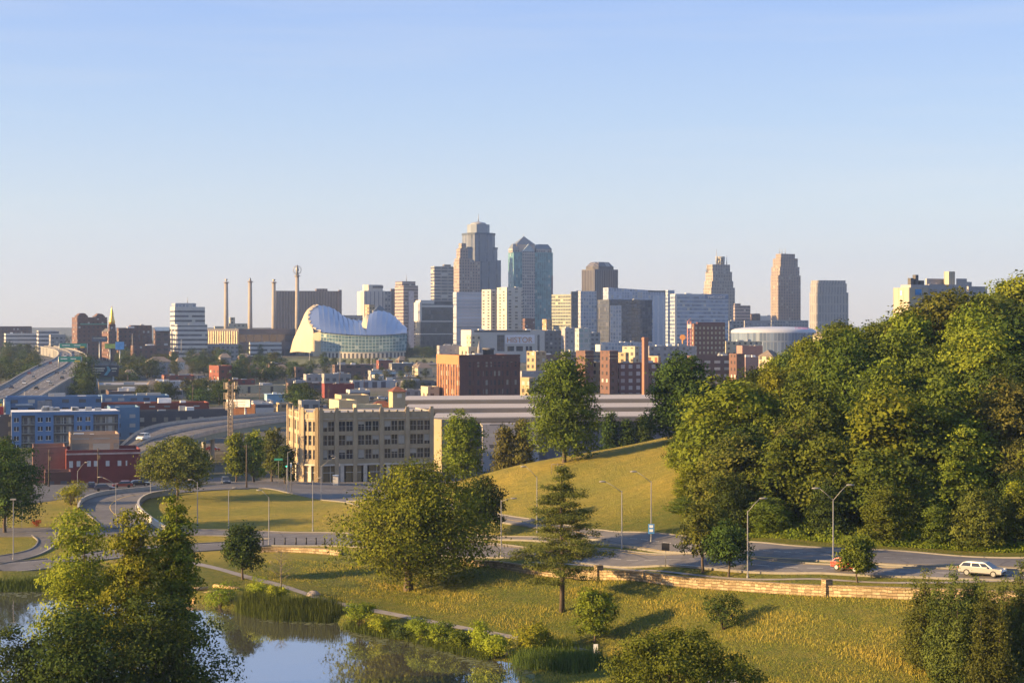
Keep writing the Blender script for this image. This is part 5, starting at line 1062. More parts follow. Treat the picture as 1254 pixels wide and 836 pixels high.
# four storey corner building
a = R(17); ca, sa = math.cos(a), math.sin(a); d = 452; C0 = Vector((XU(390.5, d), d)); e1 = Vector((ca, sa)); e2 = Vector((-sa, ca)); k1 = (531 - CX) / F; tt = (k1 * d - C0.x) / (ca - k1 * sa); C3 = C0 + e1 * tt
ec = (-e1 + e2).normalized(); kk = (368.5 - CX) / F; s_ = (C0.x - kk * C0.y) / (-(ec.x) + kk * ec.y); C1 = C0 + ec * s_; kk = (352.5 - CX) / F; s_ = (C1.x - kk * C1.y) / (sa + kk * ca); C2 = C1 + e2 * s_; C4 = C3 + e2 * (C2 - C1).dot(e2)
zz = lambda v: zv(v, d); zb = -3.2; zt = zz(505); t = thing('corner_building', (C0.x, C0.y, zb), 'four storey tan terracotta building with a golden chamfered corner', 'building')
rows = [(zz(562.5), zz(551)), (zz(545.5), zz(533.5)), (zz(528.5), zz(516.5))]
bays = [(.0, .15), (.152, .31), (.312, .54), (.542, .765), (.767, .995)]; cols = []
for i, (p_, q_) in enumerate(bays):
    w_ = q_ - p_; nn = 2 if i < 2 else 3; i0, i1 = p_ + w_ * .10, q_ - w_ * .08; g = (i1 - i0) / nn
    for k in range(nn): cols.append((i0 + g * k + g * .045, i0 + g * (k + 1) - g * .045))
wall_grid(t, C0, C3, cols, rows, zz(569), zt, M_tanstone, seed=1, mull=2, blinds=.35)
wall_grid(t, C1, C0, [(.16, .33), (.41, .59), (.67, .84)], rows, zz(569), zt, M_tanstone, seed=2, mull=1)
wall_grid(t, C2, C1, [(.08, .2), (.30, .42), (.52, .64), (.74, .9)], rows, zz(569), zt, M_tanstone, seed=3, mull=1)
def bx2(mb, A, e, n, f0, f1, za, zb, o0, o1, m=0):
    p0, p1 = A + e * f0, A + e * f1; mb.prism([tuple(p0 + n * o1), tuple(p1 + n * o1), tuple(p1 + n * o0), tuple(p0 + n * o0)], za, zb, m, bottom=True)
for A, B, bl, nm in ((C0, C3, bays, 'pilaster'), (C1, C0, [(0, .06), (.94, 1)], 'pilaster'), (C2, C1, [(0, .05), (.47, .5), (.95, 1)], 'pilaster')):
    e = (B - A); L = e.length; e = e / L; n = Vector((e.y, -e.x))
    for p_ in sorted({b[0] for b in bl} | {bl[-1][1]}):
        mb = MB(); w0 = .55; c = min(max(p_ * L, w0), L - w0); bx2(mb, A, e, n, c - w0, c + w0, zb, zt + .7, -.1, .35); bx2(mb, A, e, n, c - w0 * .8, c + w0 * .8, zt + .7, zt + 1.25, -.1, .3); mb.build(nm, M_tanstone, t)
    mb = MB(); m_ = int(L / 2.2)
    for k in range(m_): f = (k + .5) / m_ * L; bx2(mb, A, e, n, f - .6, f + .6, zt - 1.6, zt - .5, 0, .1 + .02); bx2(mb, A, e, n, f - .25, f + .25, zt, zt + .5, -.2, .15)
    mb.build('parapet_ornament', M_tanstone, t)
    mb = MB(); bx2(mb, A, e, n, 0, L, zz(570.5), zz(568.5), -.2, .28); bx2(mb, A, e, n, 0, L, zz(513.5), zz(512.8), -.2, .16); mb.build('cornice', plain('pale_stone', (.47, .42, .36), .85), t)
    m_ = max(2, int(L / 5.6))
    for k in range(m_):
        f = (k + .5) / m_ * L; mb = MB(); bx2(mb, A, e, n, f - 2.1, f + 2.1, zb, zz(570.5), -.5, -.3, 0); bx2(mb, A, e, n, f - 2.1, f + 2.1, zb + 2.6, zb + 2.75, -.3, -.2, 1); bx2(mb, A, e, n, f - .06, f + .06, zb, zz(570.5), -.3, -.2, 1); mb.build('shop_window', [facade('f_shop', (.10, .09, .07), (.16, .12, .06), 1.6, 8, .9, 1., .4, .1, blind=.25, blindc=(.25, .19, .1)), concrete_pale], t)
    for k in range(m_ + 1): mb = MB(); f = min(max(k / m_ * L, .5), L - .5); bx2(mb, A, e, n, f - .5, f + .5, zb, zz(570.5), -.5, .2); mb.build('ground_floor_pier', plain('pale_stone', (.47, .42, .36), .85), t)
roof = [tuple(C0), tuple(C3), tuple(C4), tuple(C2), tuple(C1)]; mb = MB(); mb.face([(*p_, zt - .3) for p_ in inset(roof, .6)]); mb.prism([tuple(C3), tuple(C4), tuple(C2)], zb, zt, cap=False); mb.build('roof', roof_grey, t)
# tower and tiled roof behind it
d = 505; zb = -4; t = thing('tower_building', P(480, 560, d), 'tan building with a square tower and red tiled hip roofs behind the corner building', 'building')
tan2 = plain('tan_render', (.38, .31, .20), .85, .1, .3); tile = plain('red_tile', (.16, .06, .035), .85, .25, 1.)
def hip(t, q, z, h, over=.7, mat=tile, ridge=.35, name='hip_roof'):
    q2 = inset(q, -over); a_, b_, c_, d_ = [Vector(p) for p in q2]; m0, m1 = (a_ + d_) / 2, (b_ + c_) / 2; r0, r1 = m0.lerp(m1, .5 - ridge / 2), m0.lerp(m1, .5 + ridge / 2); mb = MB()
    mb.face([(*a_, z), (*b_, z), (*r1, z + h), (*r0, z + h)]); mb.face([(*b_, z), (*c_, z), (*r1, z + h)]); mb.face([(*c_, z), (*d_, z), (*r0, z + h), (*r1, z + h)]); mb.face([(*d_, z), (*a_, z), (*r0, z + h)]); mb.face([(*p_, z) for p_ in reversed(q2)])
    return mb.build(name, mat, t)
q = foot4(476, 481, 496.5, d, R(17)); mb = MB(); mb.prism(q, zb, zv(479.5, d), cap=False); mb.build('tower', tan2, t); hip(t, q, zv(479.5, d), 1.6, .7, tile, .05, 'tower_roof')
x, y = cen(q); mb = MB(); mb.tube([(x, y, zv(479.5, d) + 1.2), (x, y, zv(479.5, d) + 2.3), (x, y, zv(479.5, d) + 2.8)], [.45, .5, .1], 8); mb.build('finial', roof_dark, t)
on_front(q, .35, .7, 482, 487, d, 'window', plain('pale_shutter', (.5, .48, .42), .7), .08, t); on_front(q, .15, .85, 500, 505, d, 'window', plain('pale_shutter', (.5, .48, .42), .7), .08, t)
q = foot4(453, 457, 481, d + 4, R(17)); mb = MB(); mb.prism(q, zb, zv(499, d), cap=False); mb.build('wing', tan2, t); hip(t, q, zv(499, d), 1.7)
t, p4, z = block('building', 'cream flat roofed block behind the parapet of the corner building', 403, 415, 437, 494, 515, plain('cream_render', (.50, .42, .26), .85, .1, .3), R(25), roofm=roof_white, units=2)
block('building', 'long cream low wall with a flat roof left of the red tiled tower', 432, 436, 468, 499.5, 500, plain('cream_render', (.50, .42, .26), .85, .1, .3), R(17), roofm=roof_white, units=1)
block('building', 'wide cream penthouse with a thin white roof above the corner building', 410, 418, 452, 487.5, 560, tan2, R(17), roofm=roof_white, units=0)
# railway station sheds: three long stepped roofs
t = thing('station_building', P(660, 560, 492), 'long station hall with three stepped white roof bands behind the grassy hill', 'station')
shed_r = plain('shed_roof', (.36, .315, .27), .6, .08, .05); shed_f = plain('shed_fascia', (.14, .13, .12), .6, .1, .1)
for u0, u1, va, vb, zr in ((494, 900, 484.5, 489.3, 15.0), (496, 900, 494.6, 499.8, 13.5), (531, 900, 505.5, 511.2, 12.0)):
    da, db = (CAMZ - zr) * F / (va - HZ), (CAMZ - zr) * F / (vb - HZ); pts = []
    for k in range(40):
        f = k / 39; u = u0 + (u1 - u0) * f; pts.append((u, f))
    rows = []
    for g, dd, dz in ((0, da, 0), (.5, (da + db) / 2, .5), (1, db, 0), (1.02, db - .6, -.25), (1.02, db - .6, -1.5), (1.0, db + .4, -1.8), (.9, db + 4, -1.8)):
        rows.append([((u0 - CX) / F * db + f * ((u1 - CX) / F * db - (u0 - CX) / F * db), dd + f * 14, zr + dz) for u, f in pts])
    mb = MB(); mb.grid(rows[:3], smooth=True); mb.build('roof_band', shed_r, t); mb = MB(); mb.grid(rows[2:], smooth=False); mb.build('fascia', shed_f, t)
    mb = MB(); x0, x1 = (u0 + 3 - CX) / F * db, (u1 - CX) / F * db; mb.prism([(x0, db + 2.5), (x1, db + 16), (x1, da + 14), (x0, da)], -4, zr - .2, cap=False); mb.build('hall_wall', plain('shed_wall', (.16, .155, .17), .7), t)
q = foot4(590, 591, 660, 488, R(10), 10); mb = MB(); mb.prism(q, -4, zv(519, 488)); mb.build('low_wing', facade('f_wing', (.40, .38, .39), (.12, .12, .13), 8., 3.2, .5, .3, blind=.3), t)
q = foot4(531, 541, 560, 486, R(30), 24); mb = MB(); mb.prism(q, -4, zv(513.5, 486)); mb.build('end_block', facade('f_endb', (.33, .28, .19), (.13, .10, .07), 9., 30, .16, .8, blind=0), t)
# six storey brick warehouse
d = 800; t, p4, z = block('brick_warehouse', 'six storey red brick warehouse with its sunlit side coloured orange', 535, 562.5, 637, 437.5, d, facade('f_ware', (.155, .075, .062), (.055, .045, .05), 2.15, 4.25, .5, .55, blind=.4, blindc=(.30, .26, .22), oz=1.2), R(25), units=3)
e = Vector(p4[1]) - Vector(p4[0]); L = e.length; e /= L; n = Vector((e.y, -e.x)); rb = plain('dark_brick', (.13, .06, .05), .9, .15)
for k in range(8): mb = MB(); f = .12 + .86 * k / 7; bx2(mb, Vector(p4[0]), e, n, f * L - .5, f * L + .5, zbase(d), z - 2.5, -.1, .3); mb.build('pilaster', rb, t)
mb = MB(); bx2(mb, Vector(p4[0]), e, n, 0, .12 * L, zbase(d), z, -.1, .2); mb.build('blank_bay', rb, t)
mb = MB(); bx2(mb, Vector(p4[0]), e, n, 0, L, z - 3.6, z - 3.1, -.1, .3); bx2(mb, Vector(p4[0]), e, n, 0, L, z + .5, z + 1.2, -.1, .25); mb.build('cornice', rb, t)
e_ = Vector(p4[0]) - Vector(p4[3]); L_ = e_.length; e_ /= L_; n_ = Vector((e_.y, -e_.x)); org = plain('brick_sunlit', (.36, .17, .08), .9, .12)  # orange tint puts the evening sun into this side's brick colour
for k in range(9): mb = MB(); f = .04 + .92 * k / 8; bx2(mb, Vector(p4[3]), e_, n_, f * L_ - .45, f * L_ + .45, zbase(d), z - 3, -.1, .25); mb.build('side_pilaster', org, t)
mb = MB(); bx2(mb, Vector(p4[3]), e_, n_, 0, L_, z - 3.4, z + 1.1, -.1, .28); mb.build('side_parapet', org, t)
add_tier(t, subpoly(p4, .26, .42, .3, .7), z, zv(425, d), M_cream, 'roof_house'); q = subpoly(p4, .58, .72, .3, .6); x, y = cen(q)
mb = MB(); mb.tube([(x, y, z), (x, y, zv(429, d)), (x, y, zv(429, d) + .01), (x, y, zv(426.5, d))], [2.6, 2.6, 3.2, 2.8], 12); mb.build('water_tank', roof_dark, t)
mb = MB(); x, y = cen(subpoly(p4, .40, .44, .2, .3)); mb.tube([(x, y, z), (x, y, zv(428, d)), (x, y, zv(417.5, d))], [1.1, 1.0, .1], 8); mb.build('turret', plain('turret_grey', (.2, .2, .22), .6), t)
# blue apartments and their neighbours
d = 560; p4 = foot4(13, 14, 146, d, R(17), 18); zb = -5; t = thing('apartment_block', (p4[0][0], p4[0][1], zb), 'bright blue apartment block with recessed grey balcony bays at the left', 'apartments')
zt = zv(504.5, d); A, B = Vector(p4[0]), Vector(p4[1]); e = (B - A); L = e.length; e /= L; n = Vector((e.y, -e.x))
gbays = [(.09, .215), (.385, .575), (.755, .99)]; blue_segs = [(0, .09), (.215, .385), (.575, .755), (.99, 1.0)]
fl = [zv(v, d) for v in (553, 542.5, 531, 520, 508.5)]
mb = MB(); mb.prism([p4[0], p4[1], p4[2], p4[3]], zb, zt - .2, cap=True); mb.build('core', plain('bay_grey', (.15, .145, .155), .85, .15, .3), t)
for i, (f0, f1) in enumerate(blue_segs):
    mb = MB(); bx2(mb, A, e, n, f0 * L, f1 * L, zb, zt, -.2, 1.1); mb.build('blue_wall', M_bluewall, t)
    if f1 - f0 > .05:
        for zf in fl[:-1]:
            for g in ((.5,) if f1 - f0 < .1 else (.28, .72)):
                c = (f0 + (f1 - f0) * g) * L; mb = MB(); bx2(mb, A, e, n, c - .75, c + .75, zf + .9, zf + 2.3, 1.1, 1.13, 0); bx2(mb, A, e, n, c - .06, c + .06, zf + .9, zf + 2.3, 1.13, 1.16, 1); bx2(mb, A, e, n, c - .85, c + .85, zf + .8, zf + .9, 1.1, 1.2, 1); mb.build('window', [dark_glass, white_paint], t)
for f0, f1 in gbays:
    for zf in fl[:-1]:
        m_ = max(1, int((f1 - f0) * L / 4.2))
        for k in range(m_):
            c0, c1 = (f0 + (f1 - f0) * k / m_) * L, (f0 + (f1 - f0) * (k + 1) / m_) * L; mb = MB(); bx2(mb, A, e, n, c0 + .1, c1 - .1, zf - .12, zf + .05, 0, 1.0); bx2(mb, A, e, n, c0 + .1, c1 - .1, zf + .95, zf + 1.02, .94, 1.0)
            for j in range(9): x_ = c0 + .15 + (c1 - c0 - .3) * j / 8; bx2(mb, A, e, n, x_ - .025, x_ + .025, zf + .05, zf + .95, .95, .99)
            mb.build('balcony', steel, t)
            mb = MB(); bx2(mb, A, e, n, c0 + .5, c1 - .8, zf + .05, zf + 2.2, 0, .03, 0); bx2(mb, A, e, n, (c0 + c1) / 2 - .1, (c0 + c1) / 2, zf + .05, zf + 2.2, .03, .06, 1); mb.build('balcony_door', [facade('f_bdoor', (.30, .28, .24), (.08, .08, .09), 2., 3, .6, .9, blind=.3), white_paint], t)
mb = MB(); bx2(mb, A, e, n, 0, L, zt - 1.1, zt, -.1, 1.25); mb.build('parapet', M_bluewall, t)
mb = MB(); bx2(mb, A, e, n, 0, L, zt, zt + .12, -.1, 1.3); mb.build('roof_edge', white_paint, t)
mb = MB(); mb.face([(*p_, zt - .15) for p_ in p4]); mb.build('roof', roof_white, t)
for k in range(9): mb = MB(); f = rng.uniform(.3, .95) * L; bx2(mb, A, e, n, f - 1, f + 1, zt - .1, zt + rng.uniform(.6, 1.3), -9 - rng.random() * 4, -7); mb.build('roof_unit', steel, t)
M_dkap = facade('f_dkap', (.10, .095, .105), (.20, .18, .15), 4.2, 3.1, .36, .5, blind=.4, blindc=(.4, .36, .3))
block('apartment_block', 'dark grey apartment wing at the left edge beside the blue block', -30, -28, 13, 514, 563, M_dkap, R(17), units=1, depth=14, base=-5)
t, p4, z = block('apartment_block', 'long blue rear apartment row with grey and pale sections below the highway', 6, 7, 124, 489.5, 622, facade('f_bluerow', (.115, .20, .35), (.06, .07, .09), 6., 3.1, .4, .45, blind=.2), R(16), roofm=roof_white, units=5, depth=14, base=-3)
on_front(p4, .33, .48, 488.5, 510, 640, 'grey_bay', plain('bay_lilac', (.25, .24, .25), .8), .6, t); on_front(p4, .0, .05, 489, 510, 640, 'pale_bay', M_bluewall2, .5, t); on_front(p4, .1, .28, 492, 494.2, 640, 'pale_strip', plain('strip_pale', (.4, .43, .46), .7), .4, t)
t, p4, z = block('apartment_block', 'pale blue rear apartment row ending near the billboard', 124, 125, 207, 487.5, 690, facade('f_bluerow2', (.15, .24, .36), (.07, .08, .10), 5., 3.1, .5, .45, blind=.25), R(16), roofm=roof_white, units=4, depth=14, base=-2)
t, p4, z = block('apartment_block', 'rust red and dark apartment row behind the blue block', 120, 122, 256, 497.5, 640, facade('f_rust', (.23, .065, .045), (.16, .15, .14), 5.5, 3.3, .4, .5, blind=.3), R(16), roofm=roof_white, units=4, depth=14, base=-3)
block('apartment_block', 'dark low apartment row along the curved overpass', 150, 152, 282, 507, 612, M_dkap, R(16), units=3, depth=12, base=-3)
t, p4, z = block('apartment_block', 'pale blue corner block with dark lower floors left of the overpass', 134, 135, 171, 502, 590, facade('f_bluecorner', (.14, .25, .38), (.07, .08, .1), 5., 3.2, .4, .4, blind=.3), R(17), units=1, depth=16, base=-4)
# red workshop group
d = 447; zb = -3.4; t, p4, z = block('workshop_building', 'dark red painted workshop with a row of pale square windows', 79, 81, 172, 556, d, M_redpaint, R(16), roofm=roof_white, units=1, depth=16, base=zb)
for k, f in enumerate((.04, .14, .28, .37, .53, .69, .80)): on_front(p4, f, f + (.05 if k < 6 else .02), 564.5 + .35 * k * .3, 571.5 + (k == 0), d, 'window', plain('white_shutter', (.5, .49, .47), .7, .1), .08, t)
on_front(p4, 0, 1, 555, 557, d, 'roof_edge', plain('edge_pink', (.42, .32, .3), .8), .2, t)
t, p4, z = block('workshop_building', 'tan upper storey with wide windows standing behind the red workshop', 82.5, 86, 146, 536.5, d + 10, facade('f_tanwork', (.34, .235, .16), (.17, .15, .13), 5.4, 3.6, .82, .7, blind=.25, blindc=(.3, .27, .23)), R(16), roofm=roof_white, units=2, depth=14, base=zb)
block('workshop_building', 'brown end of the workshop row with one tall window', 38, 40, 80, 552, d + 4, plain('brown_brick', (.20, .105, .08), .9, .15), R(16), units=1, depth=14, base=zb)
block('kiosk_building', 'small flat roofed dark shop in front of the brown workshop end', 53, 55, 87, 583, d - 22, facade('f_kiosk', (.15, .07, .055), (.10, .09, .1), 3.0, 4.2, .5, .5, blind=.3), R(16), roofm=roof_white, units=2, depth=9, base=zb)
t = thing('billboard', P(8, 510, 600), 'bright red billboard cut by the left edge beside the blue apartments', 'billboard'); q = foot4(-10, -9.5, 4.5, 600, R(20), 1); mb = MB(); mb.prism(q, zv(512, 600), zv(498, 600)); mb.build('sign_panel', plain('sign_red', (.5, .03, .03), .5, .1), t); mb = MB(); x, y = cen(q); mb.tube([(x, y, -4), (x, y, zv(512, 600))], .5, 8); mb.build('pole', steel, t)
# curved overpass
t = thing('overpass', P(260, 560, 505), 'curved concrete overpass on round piers left of the corner building', 'overpass')
nr_ = smooth_line([P(118, 580, 474), P(140, 571, 474), P(162, 561, 477), P(190, 550.5, 483), P(215, 543, 490), P(245, 533.5, 502), P(290, 523.5, 522), P(353, 514.5, 545), P(430, 509, 562), P(540, 506, 580)], 80)
fr_ = smooth_line([P(126, 571, 484), P(139, 557, 488), P(152, 544, 494), P(168, 531.5, 506), P(190, 523, 520), P(225, 517.5, 533), P(275, 512.5, 548), P(353, 506.5, 568), P(430, 502, 588), P(540, 499, 606)], 80)
mb = MB(); mb.grid([nr_, fr_], smooth=False); mb.build('deck', asphalt, t)
def rail(l, h, w, z0=0): return [[p + Vector((0, -w, z0)) for p in l], [p + Vector((0, -w, h)) for p in l], [p + Vector((0, 0, h)) for p in l], [p + Vector((0, 0, z0)) for p in l]]
mb = MB(); mb.grid(rail(nr_, .9, .35, -.4), smooth=False); mb.grid(rail(fr_, .9, .35, -.4), smooth=False); mb.build('barrier', concrete, t)
mb = MB(); mb.grid([[p + Vector((0, .3, -.4)) for p in nr_], [p + Vector((0, .6, -2.0)) for p in nr_], [p.lerp(q_, .97) + Vector((0, 0, -2.0)) for p, q_ in zip(nr_, fr_)], [p + Vector((0, -.2, -.3)) for p in fr_]], smooth=False); mb.build('girder', plain('girder_green', (.20, .25, .23), .7, .1, .2), t)
mb = MB(); mb.grid([[p.lerp(q_, .5) + Vector((0, -.2, 0)) for p, q_ in zip(nr_, fr_)], [p.lerp(q_, .5) + Vector((0, -.15, .7)) for p, q_ in zip(nr_, fr_)], [p.lerp(q_, .5) + Vector((0, .15, .7)) for p, q_ in zip(nr_, fr_)]], smooth=False); mb.build('median_barrier', concrete, t)
for k in range(30, 78, 6):
    for f in (.2, .78): p = nr_[k].lerp(fr_[k], f); mb = MB(); mb.tube([(p.x, p.y, tz(p.x, p.y) - 1), (p.x, p.y, p.z - 1.5)], .65, 10); mb.build('pier', concrete, t)
OV = (nr_, fr_)
# motorway viaduct on the left
t = thing('viaduct', P(60, 500, 700), 'wide elevated motorway curving away on the left with ribbed side wall', 'motorway')
rt = smooth_line([P(-60, 535, 560), P(-10, 518, 610), P(12, 506, 650), P(45, 489, 720), P(75, 470.5, 830), P(100, 455, 970), P(107, 441, 1130), P(102, 433, 1320), P(88, 428, 1480), P(70, 424.8, 1620), P(52, 422.5, 1760), P(30, 420, 1950)], 120)
lf = smooth_line([P(-150, 520, 570), P(-80, 500, 660), P(-5, 476, 790), P(24, 460, 920), P(45, 449, 1040), P(66, 440, 1200), P(72, 434, 1370), P(68, 429, 1530), P(52, 425.3, 1680), P(38, 422.7, 1800), P(16, 420, 1980)], 120)
mb = MB(); mb.grid([rt, [a_.lerp(b_, .5) for a_, b_ in zip(rt, lf)], lf], smooth=False); mb.build('deck', asphalt, t)
ribm = facade('f_rib', (.27, .26, .255), (.17, .165, .165), 3.0, 200, .35, 1., .9, .9, blind=0); Ls = [0]
for p, q_ in zip(rt, rt[1:]): Ls.append(Ls[-1] + (p - q_).length)
mb = MB(); mb.grid([[Vector((p.x, p.y, tz(p.x, p.y) - 2)) for p in rt], rt], smooth=False, uvs=[[(l, 0) for l in Ls], [(l, 10) for l in Ls]]); mb.grid([[Vector((p.x, p.y, tz(p.x, p.y) - 2)) for p in lf], lf], smooth=False); mb.build('side_wall', ribm, t)
for nm, f in (('barrier', 0.), ('median_barrier', .5), ('barrier', 1.)):
    l = [a_.lerp(b_, f) for a_, b_ in zip(rt, lf)]; mb = MB(); mb.grid([[p + Vector((-.3, 0, 0)) for p in l], [p + Vector((-.25, 0, .8)) for p in l], [p + Vector((.25, 0, .8)) for p in l], [p + Vector((.3, 0, -.3)) for p in l]], smooth=False); mb.build(nm, plain('barrier_grey', (.24, .23, .22), .9) if f != .5 else plain('barrier_dark', (.16, .15, .15), .9), t)
mb = MB()
for f in (.07, .2, .33, .44, .56, .67, .8, .93):
    for k in range(0, 118, 1 if f in (.07, .44, .56, .93) else 2):
        a0, a1 = rt[k].lerp(lf[k], f - .004), rt[k].lerp(lf[k], f + .004); b0_, b1_ = rt[k + 1].lerp(lf[k + 1], f - .004), rt[k + 1].lerp(lf[k + 1], f + .004); mb.face([v + Vector((0, 0, .05)) for v in (a0, a1, b1_, b0_)])
tag(mb.build('lane_marking', paint_w, t), kind='stuff')
# lower ramp beside it
t = thing('slip_road', P(35, 470, 900), 'pale slip road ramp left of the elevated motorway', 'road'); mb = MB(); mb.grid([smooth_line([P(20, 478, 800), P(38, 462, 950), P(58, 447, 1150), P(62, 440, 1300)], 20), smooth_line([P(0, 474, 810), P(28, 458, 970), P(48, 445, 1170), P(55, 438.5, 1320)], 20)], smooth=False); mb.build('deck', asphalt, t)
